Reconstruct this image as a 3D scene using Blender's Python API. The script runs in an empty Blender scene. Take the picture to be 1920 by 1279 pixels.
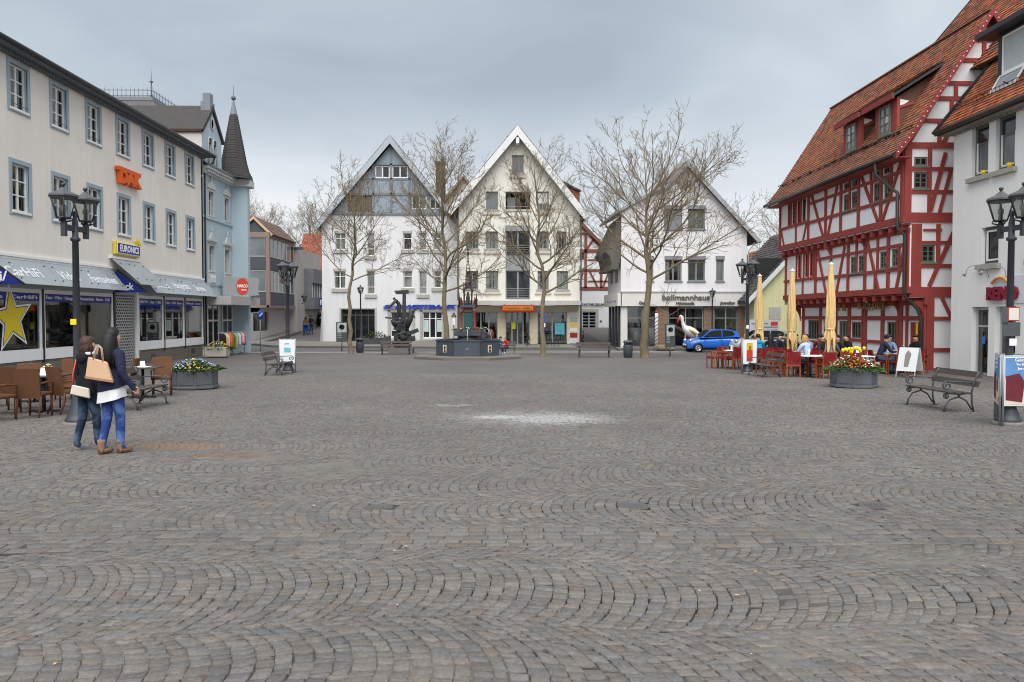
import bpy, bmesh, math, random
import numpy as np
from mathutils import Vector, Matrix, noise
random.seed(7); np.random.seed(7)
SC = bpy.context.scene
COL = SC.collection
R = math.radians
# ---------------------------------------------------------------- camera
cam = bpy.data.cameras.new('camera'); CAM = bpy.data.objects.new('camera', cam); COL.objects.link(CAM)
cam.sensor_width = 36; cam.lens = 27.45; cam.clip_end = 2000; cam.clip_start = 0.05
CAM.location = (0, 0, 1.7); CAM.rotation_euler = (R(90-1.82), 0, R(-1.17))
SC.camera = CAM
# ---------------------------------------------------------------- sky and sun
SUN_EL, SUN_AZ = 58, 182          # degrees; azimuth clockwise from +Y (behind the camera, to the left)
W = bpy.data.worlds.new('World'); SC.world = W; W.use_nodes = True
def sky_nodes():
    nt = W.node_tree; N = nt.nodes; L = nt.links; N.clear()
    out = N.new('ShaderNodeOutputWorld'); bg = N.new('ShaderNodeBackground'); bg.inputs[1].default_value = 0.1
    st = N.new('ShaderNodeTexSky'); st.sky_type = 'NISHITA'; st.sun_disc = False
    st.sun_elevation = R(SUN_EL); st.sun_rotation = R(SUN_AZ); st.dust_density = 3; st.altitude = 400
    tc = N.new('ShaderNodeTexCoord'); sx = N.new('ShaderNodeSeparateXYZ'); L.new(tc.outputs['Generated'], sx.inputs[0])
    # cloud sheet: project the view direction on a flat layer so that clouds flatten towards the horizon
    zz = N.new('ShaderNodeMath'); zz.operation = 'ADD'; zz.inputs[1].default_value = 0.22; L.new(sx.outputs[2], zz.inputs[0])
    mx = N.new('ShaderNodeMath'); mx.operation = 'MAXIMUM'; mx.inputs[1].default_value = 0.06; L.new(zz.outputs[0], mx.inputs[0])
    dv = N.new('ShaderNodeVectorMath'); dv.operation = 'DIVIDE'; cb = N.new('ShaderNodeCombineXYZ')
    for i in (0, 1, 2): L.new(mx.outputs[0], cb.inputs[i])
    L.new(tc.outputs['Generated'], dv.inputs[0]); L.new(cb.outputs[0], dv.inputs[1])
    def nz(scale, detail, rough, off, dist=0.0):
        mp = N.new('ShaderNodeMapping'); mp.inputs[1].default_value = off; L.new(dv.outputs[0], mp.inputs[0])
        n = N.new('ShaderNodeTexNoise'); n.inputs['Scale'].default_value = scale; n.inputs['Detail'].default_value = detail
        n.inputs['Roughness'].default_value = rough; n.inputs['Distortion'].default_value = dist
        L.new(mp.outputs[0], n.inputs[0]); return n.outputs[0]
    n1 = nz(0.62, 3, 0.42, (0.3, 3.4, 2.3), 0.4); n2 = nz(1.7, 4, 0.5, (1, 5, 2), 0.6)
    ad = N.new('ShaderNodeMath'); ad.operation = 'MULTIPLY_ADD'; ad.inputs[1].default_value = 0.26; L.new(n2, ad.inputs[0]); L.new(n1, ad.inputs[2])
    cr = N.new('ShaderNodeValToRGB'); e = cr.color_ramp.elements
    e[0].position = 0.45; e[0].color = (0.90, 0.905, 0.915, 1); e[1].position = 0.80; e[1].color = (0.40, 0.46, 0.52, 1)
    m = cr.color_ramp.elements.new(0.60); m.color = (0.66, 0.72, 0.765, 1)
    L.new(ad.outputs[0], cr.inputs[0])
    # overcast is palest low down, where one looks through most of the layer
    hz = N.new('ShaderNodeMapRange'); hz.inputs[1].default_value = 0.04; hz.inputs[2].default_value = 0.30
    hz.inputs[3].default_value = 0.80; hz.inputs[4].default_value = 0.0; hz.interpolation_type = 'SMOOTHSTEP'; L.new(sx.outputs[2], hz.inputs[0])
    mix = N.new('ShaderNodeMixRGB'); L.new(hz.outputs[0], mix.inputs[0]); L.new(cr.outputs[0], mix.inputs[1]); mix.inputs[2].default_value = (0.90, 0.905, 0.915, 1)
    sc = N.new('ShaderNodeMixRGB'); sc.blend_type = 'MULTIPLY'; sc.inputs[0].default_value = 1; L.new(mix.outputs[0], sc.inputs[1]); sc.inputs[2].default_value = (SKYK,)*3 + (1,)
    fin = N.new('ShaderNodeMixRGB'); fin.inputs[0].default_value = 0.93; L.new(st.outputs[0], fin.inputs[1]); L.new(sc.outputs[0], fin.inputs[2])
    L.new(fin.outputs[0], bg.inputs[0]); L.new(bg.outputs[0], out.inputs[0])
SKYK = 3.2
sky_nodes()
sl = bpy.data.lights.new('sun', 'SUN'); SUN = bpy.data.objects.new('sun', sl); COL.objects.link(SUN)
sl.energy = 1.5; sl.angle = R(70); sl.color = (1.0, 0.965, 0.92)
_a = R(SUN_AZ); _d = Vector((math.sin(_a)*math.cos(R(SUN_EL)), math.cos(_a)*math.cos(R(SUN_EL)), math.sin(R(SUN_EL))))
SUN.rotation_euler = _d.to_track_quat('Z', 'Y').to_euler(); SUN.location = (-30, -60, 60)
SC.view_settings.view_transform = 'Standard'; SC.view_settings.look = 'None'; SC.view_settings.exposure = 1.66; SC.view_settings.gamma = 1
SC.view_settings.use_curve_mapping = False
SC.cycles.max_bounces = 6; SC.cycles.transparent_max_bounces = 16; SC.cycles.use_denoising = True; SC.cycles.filter_width = 1.05
# ---------------------------------------------------------------- helpers
G = 0.0123
def zg(x, y):
    if y <= 50: return -G*y
    c = 0.0012 + 0.0008*min(1, max(0, (x+16)/8))
    return -G*50 + c*(y-50)**2
def lin(c): return tuple((v/255/12.92 if v/255 <= 0.04045 else ((v/255+0.055)/1.055)**2.4) for v in c)
MATS = {}
def M(name, rgb, rough=0.75, var=0.10, scale=1.5, bump=0.0, bscale=60, metal=0, spec=0.3, streak=0, attr=None, fine=0.06, coat=0):
    """procedural surface: base colour (0-255 sRGB) with broad and fine noise, optional rain streaks and relief"""
    if name in MATS: return MATS[name]
    m = bpy.data.materials.new(name); m.use_nodes = True; MATS[name] = m
    nt = m.node_tree; N = nt.nodes; L = nt.links; b = N['Principled BSDF']
    b.inputs['Roughness'].default_value = rough; b.inputs['Metallic'].default_value = metal
    b.inputs['Specular IOR Level'].default_value = spec; b.inputs['Coat Weight'].default_value = coat
    c = lin(rgb); base = None
    if attr:
        at = N.new('ShaderNodeAttribute'); at.attribute_name = attr; base = at.outputs['Color']
    tc = N.new('ShaderNodeTexCoord')
    if var or streak or fine:
        def noi(sc, det, vec=None):
            n = N.new('ShaderNodeTexNoise'); n.inputs['Scale'].default_value = sc; n.inputs['Detail'].default_value = det
            n.inputs['Roughness'].default_value = 0.6
            L.new(vec or tc.outputs['Object'], n.inputs[0]); return n.outputs[0]
        def rng(src, lo, hi):
            r = N.new('ShaderNodeMapRange'); r.inputs[1].default_value = 0.25; r.inputs[2].default_value = 0.75
            r.inputs[3].default_value = lo; r.inputs[4].default_value = hi; L.new(src, r.inputs[0]); return r.outputs[0]
        v = rng(noi(scale, 5), 1-var, 1+var)
        if fine:
            k = N.new('ShaderNodeMath'); k.operation = 'MULTIPLY'; L.new(v, k.inputs[0]); L.new(rng(noi(scale*14+20, 3), 1-fine, 1+fine), k.inputs[1]); v = k.outputs[0]
        if streak:
            mp = N.new('ShaderNodeMapping'); mp.inputs[3].default_value = (3.5, 3.5, 0.22); L.new(tc.outputs['Object'], mp.inputs[0])
            k = N.new('ShaderNodeMath'); k.operation = 'MULTIPLY'; L.new(v, k.inputs[0]); L.new(rng(noi(1.3, 5, mp.outputs[0]), 1-streak, 1+streak*0.4), k.inputs[1]); v = k.outputs[0]
        mu = N.new('ShaderNodeVectorMath'); mu.operation = 'SCALE'; L.new(v, mu.inputs['Scale'])
        if base: L.new(base, mu.inputs[0])
        else: mu.inputs[0].default_value = c
        L.new(mu.outputs[0], b.inputs['Base Color'])
    elif base: L.new(base, b.inputs['Base Color'])
    else: b.inputs['Base Color'].default_value = c + (1,)
    if bump:
        n = N.new('ShaderNodeTexNoise'); n.inputs['Scale'].default_value = bscale; n.inputs['Detail'].default_value = 4
        L.new(tc.outputs['Object'], n.inputs[0]); bp = N.new('ShaderNodeBump'); bp.inputs['Strength'].default_value = bump; bp.inputs['Distance'].default_value = 0.02
        L.new(n.outputs[0], bp.inputs['Height']); L.new(bp.outputs[0], b.inputs['Normal'])
    return m
def glassy(name, tint=(0.85, 0.9, 0.9), refl=1.0, rough=0.02):
    """a real pane: fresnel mirror over clear tinted transmission"""
    if name in MATS: return MATS[name]
    m = bpy.data.materials.new(name); m.use_nodes = True; MATS[name] = m; nt = m.node_tree; N = nt.nodes; L = nt.links; N.clear()
    o = N.new('ShaderNodeOutputMaterial'); mx = N.new('ShaderNodeMixShader'); t = N.new('ShaderNodeBsdfTransparent'); t.inputs[0].default_value = tint + (1,)
    g = N.new('ShaderNodeBsdfGlossy'); g.inputs['Roughness'].default_value = rough; g.inputs[0].default_value = (refl,)*3 + (1,)
    f = N.new('ShaderNodeFresnel'); f.inputs[0].default_value = 1.55
    k = N.new('ShaderNodeMath'); k.operation = 'MULTIPLY_ADD'; k.inputs[1].default_value = 1.0; k.inputs[2].default_value = 0.04; L.new(f.outputs[0], k.inputs[0])
    L.new(k.outputs[0], mx.inputs[0]); L.new(t.outputs[0], mx.inputs[1]); L.new(g.outputs[0], mx.inputs[2]); L.new(mx.outputs[0], o.inputs[0])
    return m
def tag(o, label=None, cat=None, group=None, kind=None):
    if label: o['label'] = label
    if cat: o['category'] = cat
    if group: o['group'] = group
    if kind: o['kind'] = kind
    return o
def thing(name, label, cat, loc=(0, 0, 0), rz=0, group=None):
    o = bpy.data.objects.new(name, None); o.empty_display_size = 0.2; COL.objects.link(o)
    o.location = loc; o.rotation_euler = (0, 0, rz); tag(o, label, cat, group); return o
def copy_tree(o, parent=None):
    c = o.copy(); COL.objects.link(c); c.parent = parent
    for ch in list(o.children): copy_tree(ch, c)
    return c
def place(o, x, y, rz=0, dz=0, s=1):
    o.location = (x, y, zg(x, y)+dz); o.rotation_euler = (0, 0, rz); o.scale = (s, s, s); return o
class MB:
    """collects shapes and links them as ONE mesh object"""
    def __init__(s, m=None): s.v = []; s.f = []; s.m = m; s.c = []; s.sm = []
    def add(s, vs, fs, col=None, smooth=False):
        b = len(s.v)
        s.v += [tuple(s.m @ Vector(p)) for p in vs] if s.m else [tuple(p) for p in vs]
        for f in fs: s.f.append([i+b for i in f]); s.c.append(col); s.sm.append(smooth)
        return s
    def box(s, x0, x1, y0, y1, z0, z1, col=None):
        return s.add([(x0,y0,z0),(x1,y0,z0),(x1,y1,z0),(x0,y1,z0),(x0,y0,z1),(x1,y0,z1),(x1,y1,z1),(x0,y1,z1)],
            [(0,3,2,1),(4,5,6,7),(0,1,5,4),(1,2,6,5),(2,3,7,6),(3,0,4,7)], col)
    def prism(s, poly, axis, a, b, col=None, smooth=False):
        """extrude a closed 2-D polygon; axis 'x','y','z' is the extrusion axis"""
        n = len(poly)
        def P(p, t): return {'x': (t, p[0], p[1]), 'y': (p[0], t, p[1]), 'z': (p[0], p[1], t)}[axis]
        vs = [P(p, a) for p in poly] + [P(p, b) for p in poly]
        fs = [list(range(n))[::-1], list(range(n, 2*n))] + [(i, (i+1) % n, n+(i+1) % n, n+i) for i in range(n)]
        if axis == 'y': fs = [list(f)[::-1] for f in fs]
        return s.add(vs, fs, col, smooth)
    def bar(s, p0, p1, w, d, up=(0, 0, 1), col=None):
        """rectangular bar from p0 to p1, w across, d deep (along 'up' made square to the bar)"""
        p0, p1 = Vector(p0), Vector(p1); t = (p1-p0).normalized(); u = Vector(up)
        if abs(t.dot(u)) > 0.99: u = Vector((1, 0, 0))
        a = t.cross(u).normalized(); c = a.cross(t).normalized(); a *= w/2; c *= d/2
        return s.add([p0-a-c, p0+a-c, p0+a+c, p0-a+c, p1-a-c, p1+a-c, p1+a+c, p1-a+c],
            [(0,3,2,1),(4,5,6,7),(0,1,5,4),(1,2,6,5),(2,3,7,6),(3,0,4,7)], col)
    def tube(s, pts, rad, n=8, cap=True, smooth=True, col=None, flat=1.0):
        pts = [Vector(p) for p in pts]; k = len(pts)
        if not hasattr(rad, '__len__'): rad = [rad]*k
        vs = []; fs = []; prev = None
        for i, p in enumerate(pts):
            t = (pts[min(i+1, k-1)]-pts[max(i-1, 0)]).normalized()
            if prev is None:
                a = t.cross(Vector((0, 0, 1))) if abs(t.z) < 0.95 else t.cross(Vector((1, 0, 0)))
            else: a = prev - t*prev.dot(t)
            a.normalize(); prev = a; b = t.cross(a)
            for j in range(n):
                th = 2*math.pi*j/n; vs.append(p + (a*math.cos(th)+b*math.sin(th)*flat)*rad[i])
        for i in range(k-1):
            for j in range(n): fs.append((i*n+j, i*n+(j+1) % n, (i+1)*n+(j+1) % n, (i+1)*n+j))
        if cap: fs.append(list(range(n))[::-1]); fs.append([(k-1)*n+j for j in range(n)])
        return s.add(vs, fs, col, smooth)
    def lathe(s, prof, n=12, c=(0, 0, 0), smooth=True, col=None, rot=0, sx=1, sy=1):
        vs = []; fs = []; k = len(prof)
        for r, z in prof:
            for j in range(n):
                th = 2*math.pi*j/n+rot; vs.append((c[0]+r*sx*math.cos(th), c[1]+r*sy*math.sin(th), c[2]+z))
        for i in range(k-1):
            for j in range(n): fs.append((i*n+j, i*n+(j+1) % n, (i+1)*n+(j+1) % n, (i+1)*n+j))
        if prof[0][0] > 1e-4: fs.append(list(range(n))[::-1])
        if prof[-1][0] > 1e-4: fs.append([(k-1)*n+j for j in range(n)])
        return s.add(vs, fs, col, smooth)
    def ball(s, c, r, n=8, sz=1, sx=1, sy=1, col=None, smooth=True):
        k = max(4, n//2+1)
        return s.lathe([(max(r*math.sin(math.pi*i/k), 1e-5), -r*sz*math.cos(math.pi*i/k)) for i in range(k+1)], n, c, smooth, col, 0, sx, sy)
    def build(s, name, mat, parent=None, bevel=0, kind=None):
        me = bpy.data.meshes.new(name); me.from_pydata(s.v, [], s.f); me.validate()
        if any(s.sm):
            me.polygons.foreach_set('use_smooth', (s.sm+[False]*len(me.polygons))[:len(me.polygons)])
        if any(c is not None for c in s.c):
            ca = me.color_attributes.new('Col', 'FLOAT_COLOR', 'CORNER'); d = []
            for p in me.polygons:
                c = s.c[p.index] or (0.5, 0.5, 0.5); d += (list(c)+[1])*p.loop_total
            ca.data.foreach_set('color', d)
        if bevel:
            bm = bmesh.new(); bm.from_mesh(me); bmesh.ops.bevel(bm, geom=bm.edges[:], offset=bevel, segments=1, affect='EDGES', clamp_overlap=True); bm.to_mesh(me); bm.free()
        return link(name, me, mat, parent, kind)
def link(name, me, mat, parent=None, kind=None):
    if mat is not None:
        for m in (mat if isinstance(mat, (list, tuple)) else [mat]): me.materials.append(m)
    o = bpy.data.objects.new(name, me); COL.objects.link(o)
    if parent: o.parent = parent
    if kind: o['kind'] = kind
    return o
def text(s, size, mat, parent, m, name='lettering', ext=0.01, width=None, bold=0.0, shear=0.0, space=1.0, align='CENTER'):
    """flat lettering as a mesh; m maps text x,y,z to the parent's frame; width squeezes it to fit"""
    cu = bpy.data.curves.new('t', 'FONT'); cu.body = s; cu.size = size; cu.extrude = ext; cu.offset = bold; cu.shear = shear; cu.space_character = space
    cu.align_x = align; cu.align_y = 'CENTER'; cu.resolution_u = 2
    o = bpy.data.objects.new('t', cu); COL.objects.link(o); dg = bpy.context.evaluated_depsgraph_get()
    me = bpy.data.meshes.new_from_object(o.evaluated_get(dg)); bpy.data.objects.remove(o); bpy.data.curves.remove(cu)
    xs = [v.co.x for v in me.vertices] or [0, 1]; ys = [v.co.y for v in me.vertices] or [0, 1]
    k = width/max(1e-4, (max(xs)-min(xs))) if width else 1
    me.transform(m @ Matrix.Diagonal((k, 1, 1, 1)) @ Matrix.Translation((0, -(max(ys)+min(ys))/2, 0)))
    me.name = name
    if size < 0.25: return link(name, me, mat, parent, 'stuff')
    # one object for each letter: islands whose outlines overlap sideways (dots, umlauts) stay together
    bm = bmesh.new(); bm.from_mesh(me); bm.verts.index_update(); inv = m.inverted(); seen = set(); isl = []
    for v in bm.verts:
        if v.index in seen: continue
        st = [v]; seen.add(v.index); grp = []
        while st:
            w = st.pop(); grp.append(w.index)
            for e in w.link_edges:
                o2 = e.other_vert(w)
                if o2.index not in seen: seen.add(o2.index); st.append(o2)
        xs = [(inv @ bm.verts[i].co).x for i in grp] if bm.verts.ensure_lookup_table() is None else 0
        isl.append([min(xs), max(xs), set(grp)])
    isl.sort(key=lambda q: q[0]); out = []
    for q in isl:
        if out and q[0] < out[-1][1]-0.35*min(q[1]-q[0], out[-1][1]-out[-1][0]) and (q[1] <= out[-1][1] or q[1]-q[0] < 0.5*size): out[-1][1] = max(out[-1][1], q[1]); out[-1][2] |= q[2]
        else: out.append(q)
    fl = [([l.vert.index for l in f.loops]) for f in bm.faces]; co = [v.co.copy() for v in bm.verts]; bm.free(); last = None
    for _, _, g in out:
        idx = {k: i for i, k in enumerate(sorted(g))}; b = bpy.data.meshes.new('letter'); b.from_pydata([co[k] for k in sorted(g)], [], [[idx[k] for k in f] for f in fl if f[0] in g]); last = link('letter', b, mat, parent)
    return last
def FW(x, y, z):   # text standing on a facade that looks towards -y
    return Matrix.Translation((x, y, z)) @ Matrix.Rotation(math.pi/2, 4, 'X')
UNITBOX = None
def unit_box():
    global UNITBOX
    if UNITBOX is None:
        UNITBOX = bpy.data.meshes.new('pane'); b = MB().box(-.5, .5, -.5, .5, -.5, .5); UNITBOX.from_pydata(b.v, [], b.f)
    return UNITBOX
_pm = {}
def slab(name, mat, parent, x0, x1, y0, y1, z0, z1, m=None):
    """a box piece that shares one mesh with every other piece of its material"""
    if mat.name not in _pm:
        me = unit_box().copy(); me.materials.append(mat); _pm[mat.name] = me
    o = bpy.data.objects.new(name, _pm[mat.name]); COL.objects.link(o); o.parent = parent
    t = Matrix.Translation(((x0+x1)/2, (y0+y1)/2, (z0+z1)/2)) @ Matrix.Diagonal((abs(x1-x0), abs(y1-y0), abs(z1-z0), 1))
    o.matrix_local = (m @ t) if m else t
    return o
def clip(poly, outline):
    """clip a polygon by a convex counter-clockwise outline"""
    n = len(outline)
    for i in range(n):
        ax, ay = outline[i]; bx, by = outline[(i+1) % n]; out = []
        if not poly: return []
        def sd(p): return (bx-ax)*(p[1]-ay)-(by-ay)*(p[0]-ax)
        for j in range(len(poly)):
            p, q = poly[j], poly[(j+1) % len(poly)]; a, b = sd(p), sd(q)
            if a >= -1e-9: out.append(p)
            if (a > 1e-9 and b < -1e-9) or (a < -1e-9 and b > 1e-9):
                t = a/(a-b); out.append((p[0]+(q[0]-p[0])*t, p[1]+(q[1]-p[1])*t))
        poly = out
    return poly
def wall(parent, mat, outline, holes=(), reveal=0.18, m=None, name='wall', y=0.0, rmat=None):
    """facade sheet in the local x-z plane looking to -y, with real openings and their reveals"""
    b = MB(m); us = sorted({p[0] for p in outline} | {h[0] for h in holes} | {h[1] for h in holes}); vs = sorted({p[1] for p in outline} | {h[2] for h in holes} | {h[3] for h in holes})
    for i in range(len(us)-1):
        for j in range(len(vs)-1):
            cu, cv = (us[i]+us[i+1])/2, (vs[j]+vs[j+1])/2
            if any(h[0] < cu < h[1] and h[2] < cv < h[3] for h in holes): continue
            p = clip([(us[i], vs[j]), (us[i+1], vs[j]), (us[i+1], vs[j+1]), (us[i], vs[j+1])], outline)
            if len(p) > 2: b.add([(q[0], y, q[1]) for q in p], [list(range(len(p)))])
    for (a, c, d, e) in holes:
        r = y+reveal
        b.add([(a,y,d),(a,r,d),(a,r,e),(a,y,e)], [(0,1,2,3)]); b.add([(c,y,d),(c,y,e),(c,r,e),(c,r,d)], [(0,1,2,3)])
        b.add([(a,y,e),(a,r,e),(c,r,e),(c,y,e)], [(0,1,2,3)]); b.add([(a,y,d),(c,y,d),(c,r,d),(a,r,d)], [(0,1,2,3)])
    return b.build(name, mat, parent)
def window(parent, x0, x1, z0, z1, fm, gm, cols=1, rows=1, y=0.12, fw=0.07, bar=0.045, m=None, sill=None, sillw=0.08, sur=None, surw=0.12, rowz=None, name='window', curtain=None, wallface=0.0):
    """frame > panes (and sill, surround) set y behind the wall face"""
    b = MB(m); d0, d1 = y-0.03, y+0.04
    b.box(x0, x0+fw, d0, d1, z0, z1); b.box(x1-fw, x1, d0, d1, z0, z1); b.box(x0+fw, x1-fw, d0, d1, z0, z0+fw); b.box(x0+fw, x1-fw, d0, d1, z1-fw, z1)
    xs = [x0+fw+(x1-x0-2*fw)*i/cols for i in range(cols+1)]
    zs = [z0+fw+(z1-z0-2*fw)*(t if rowz else i/rows) for i, t in enumerate(rowz or [0]*(rows+1))]
    for i, x in enumerate(xs[1:-1]): b.box(x-bar, x+bar, d0-0.004, d1, z0+fw, z1-fw)
    for z in zs[1:-1]: b.box(x0+fw, x1-fw, d0+0.006, d1, z-bar*0.6, z+bar*0.6)
    w = b.build(name, fm, parent)
    for i in range(cols):
        for j in range(len(zs)-1):
            g = gm if not isinstance(gm, (list, tuple)) else random.choice(gm)
            slab('pane', g, w, xs[i], xs[i+1], y+0.004, y+0.012, zs[j], zs[j+1], m)
    if curtain:
        k = random.random(); W_ = x1-x0
        for (a, b) in ([(x0+0.02, x1-0.02)] if k < 0.3 else [(x0+0.02, x0+W_*random.uniform(0.18, 0.34)), (x1-W_*random.uniform(0.18, 0.34), x1-0.02)] if k < 0.75 else [(x0+0.02, x1-0.02)] if k < 0.82 else []):
            n = max(4, int((b-a)/0.035)); zb = z0+fw*0.5+((z1-z0)*random.uniform(0.25, 0.6) if k >= 0.75 else 0); vs = []
            for i in range(n+1): q = a+(b-a)*i/n; o = y+0.10+0.018*math.sin(i*1.9)+0.008*math.sin(i*0.7); vs += [(q, o, zb), (q, o+0.004*math.sin(i), z1-fw*0.5)]
            MB(m).add(vs, [(2*i, 2*i+2, 2*i+3, 2*i+1) for i in range(n)], smooth=True).build('curtain', curtain, w)
    if sill: MB(m).box(x0-0.06, x1+0.06, wallface-sillw, wallface+y, z0-0.09, z0).build('sill', sill, w, 0.012)
    if sur:
        s = MB(m); q = surw; f0, f1 = wallface-0.035, wallface+0.02
        s.box(x0-q, x0, f0, f1, z0-q*0.9, z1+q); s.box(x1, x1+q, f0, f1, z0-q*0.9, z1+q); s.box(x0, x1, f0, f1, z1, z1+q); s.box(x0, x1, f0, f1, z0-q*0.9, z0)
        s.build('surround', sur, w)
    return w
def beam(parent, p0, p1, w, mat, m=None, y=-0.02, d=0.05, name='beam'):
    """timber lying in the facade plane between two (x,z) points"""
    b = MB(m); b.bar((p0[0], y, p0[1]), (p1[0], y, p1[1]), w, d, up=(0, 1, 0)); return b.build(name, mat, parent)
def tiles(parent, o, u, s, cols, rows, mat, palette, thick=0.025, name='roof_tiles', m=None, clipf=None):
    """tiled roof plane: every tile its own quad with a raised lower lip; o origin at the eave, u along it, s up the slope"""
    o, u, s = Vector(o), Vector(u), Vector(s); n = u.cross(s).normalized(); b = MB(m); du, ds = u/cols, s/rows
    if n.z < 0: n = -n
    for j in range(rows):
        st = 0.5*(j % 2)
        for i in range(cols+1):
            a0 = max(0, i-st); a1 = min(cols, i+1-st)
            if a1 <= a0: continue
            if clipf and not clipf((a0+a1)/2/cols, (j+.5)/rows): continue
            g = 0.04*min(1, (a1-a0)); k = thick*random.uniform(0.8, 1.25)
            p = o+du*(a0+g)+ds*j; q = o+du*(a1-g)+ds*j; t = 1.12
            c = random.choice(palette); c = [x*random.uniform(0.82, 1.15) for x in c]
            b.add([p+n*k, q+n*k, q+ds*t+n*0.004, p+ds*t+n*0.004, p, q], [(0,1,2,3), (4,5,1,0)], c)
    return b.build(name, mat, parent, kind='stuff')
# ---------------------------------------------------------------- ground
def ground_sheet():
    xs = [-160, -90, -50] + list(np.arange(-40, 41, 4.0)) + [50, 90, 160]; ys = [-40, -20, -10, 0, 10, 20, 30, 40, 50, 52, 54, 56, 58, 60, 62, 65, 68, 72, 76, 80, 85, 92, 110, 140, 200, 320]
    v = []; f = []
    for y in ys:
        for x in xs: v.append((x, y, zg(x, min(y, 92)) - 0.030))
    n = len(xs)
    for j in range(len(ys)-1):
        for i in range(n-1): f.append((j*n+i, j*n+i+1, (j+1)*n+i+1, (j+1)*n+i))
    me = bpy.data.meshes.new('ground'); me.from_pydata(v, [], f); me.polygons.foreach_set('use_smooth', [True]*len(f))
    return link('ground', me, M('asphalt', (100, 98, 97), 0.9, 0.12, 0.6, 0.3, 90), kind='structure')
GROUND = ground_sheet()
def stone_mat():
    m = bpy.data.materials.new('cobble_stone'); m.use_nodes = True; nt = m.node_tree; N = nt.nodes; L = nt.links; b = N['Principled BSDF']
    at = N.new('ShaderNodeAttribute'); at.attribute_name = 'Col'; ge = N.new('ShaderNodeNewGeometry')
    b.inputs['Roughness'].default_value = 0.72; b.inputs['Specular IOR Level'].default_value = 0.28
    def noi(sc, det, rough=0.6):
        n = N.new('ShaderNodeTexNoise'); n.inputs['Scale'].default_value = sc; n.inputs['Detail'].default_value = det; n.inputs['Roughness'].default_value = rough
        L.new(ge.outputs['Position'], n.inputs[0]); return n.outputs[0]
    def rng(s, a, b_, lo, hi):
        r = N.new('ShaderNodeMapRange'); r.inputs[1].default_value = a; r.inputs[2].default_value = b_; r.inputs[3].default_value = lo; r.inputs[4].default_value = hi; L.new(s, r.inputs[0]); return r.outputs[0]
    def mul(a, b_):
        k = N.new('ShaderNodeMath'); k.operation = 'MULTIPLY'; L.new(a, k.inputs[0]); L.new(b_, k.inputs[1]); return k.outputs[0]
    v = mul(rng(noi(0.25, 4), 0.3, 0.7, 0.86, 1.14), mul(rng(noi(46, 4), 0.3, 0.7, 0.74, 1.26), rng(noi(210, 2), 0.3, 0.7, 0.76, 1.24)))
    sc = N.new('ShaderNodeVectorMath'); sc.operation = 'SCALE'; L.new(at.outputs['Color'], sc.inputs[0]); L.new(v, sc.inputs['Scale'])
    col = sc.outputs[0]
    def patch(col, cx, cy, rx, ry, nscale, thr, rgb, strength, rot=0):
        """spilled powder: an uneven patch lying on the stones"""
        mp = N.new('ShaderNodeMapping'); mp.vector_type = 'TEXTURE'; mp.inputs[1].default_value = (cx, cy, 0); mp.inputs[2].default_value = (0, 0, rot); mp.inputs[3].default_value = (rx, ry, 100)
        L.new(ge.outputs['Position'], mp.inputs[0]); ln = N.new('ShaderNodeVectorMath'); ln.operation = 'LENGTH'; L.new(mp.outputs[0], ln.inputs[0])
        fall = rng(ln.outputs['Value'], 0.15, 1.0, 1, 0)
        k = N.new('ShaderNodeMath'); k.operation = 'MULTIPLY_ADD'; k.inputs[1].default_value = 0.55; L.new(fall, k.inputs[0]); L.new(noi(nscale, 6, 0.75), k.inputs[2])
        f = mul(rng(k.outputs[0], thr, thr+0.10, 0, strength), rng(ln.outputs['Value'], 0.9, 1.05, 1, 0))
        mx = N.new('ShaderNodeMixRGB'); L.new(f, mx.inputs[0]); L.new(col, mx.inputs[1]); mx.inputs[2].default_value = rgb + (1,); return mx.outputs[0]
    col = patch(col, 0.05, 14.5, 1.4, 0.9, 7.0, 0.91, (0.42, 0.42, 0.42), 0.8)
    col = patch(col, 1.05, 14.2, 2.7, 2.6, 15.0, 0.94, (0.42, 0.42, 0.42), 0.7)
    col = patch(col, 0.8, 14.4, 3.4, 2.8, 4.0, 0.82, (0.26, 0.26, 0.26), 0.35)
    col = patch(col, -0.9, 16.8, 1.8, 1.2, 6.0, 0.96, (0.32, 0.32, 0.32), 0.45)
    col = patch(col, -4.6, 11.15, 1.4, 0.6, 3.6, 0.80, (0.205, 0.128, 0.082), 0.7, -0.25)
    col = patch(col, -3.6, 10.3, 1.5, 0.45, 5.0, 0.88, (0.165, 0.098, 0.062), 0.6)
    L.new(col, b.inputs['Base Color'])
    bp = N.new('ShaderNodeBump'); bp.inputs['Strength'].default_value = 0.35; bp.inputs['Distance'].default_value = 0.006; L.new(noi(120, 4), bp.inputs['Height']); L.new(bp.outputs[0], b.inputs['Normal'])
    return m
STONE = stone_mat()
PAL = np.array([(0.188,0.176,0.167),(0.205,0.182,0.166),(0.162,0.166,0.178),(0.198,0.190,0.186),(0.170,0.156,0.148),(0.225,0.208,0.195),(0.205,0.166,0.142),(0.150,0.152,0.158)])
PW = np.array([5,4,3.2,5,3,1.6,0.9,1.6]); PW = PW/PW.sum()
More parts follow.
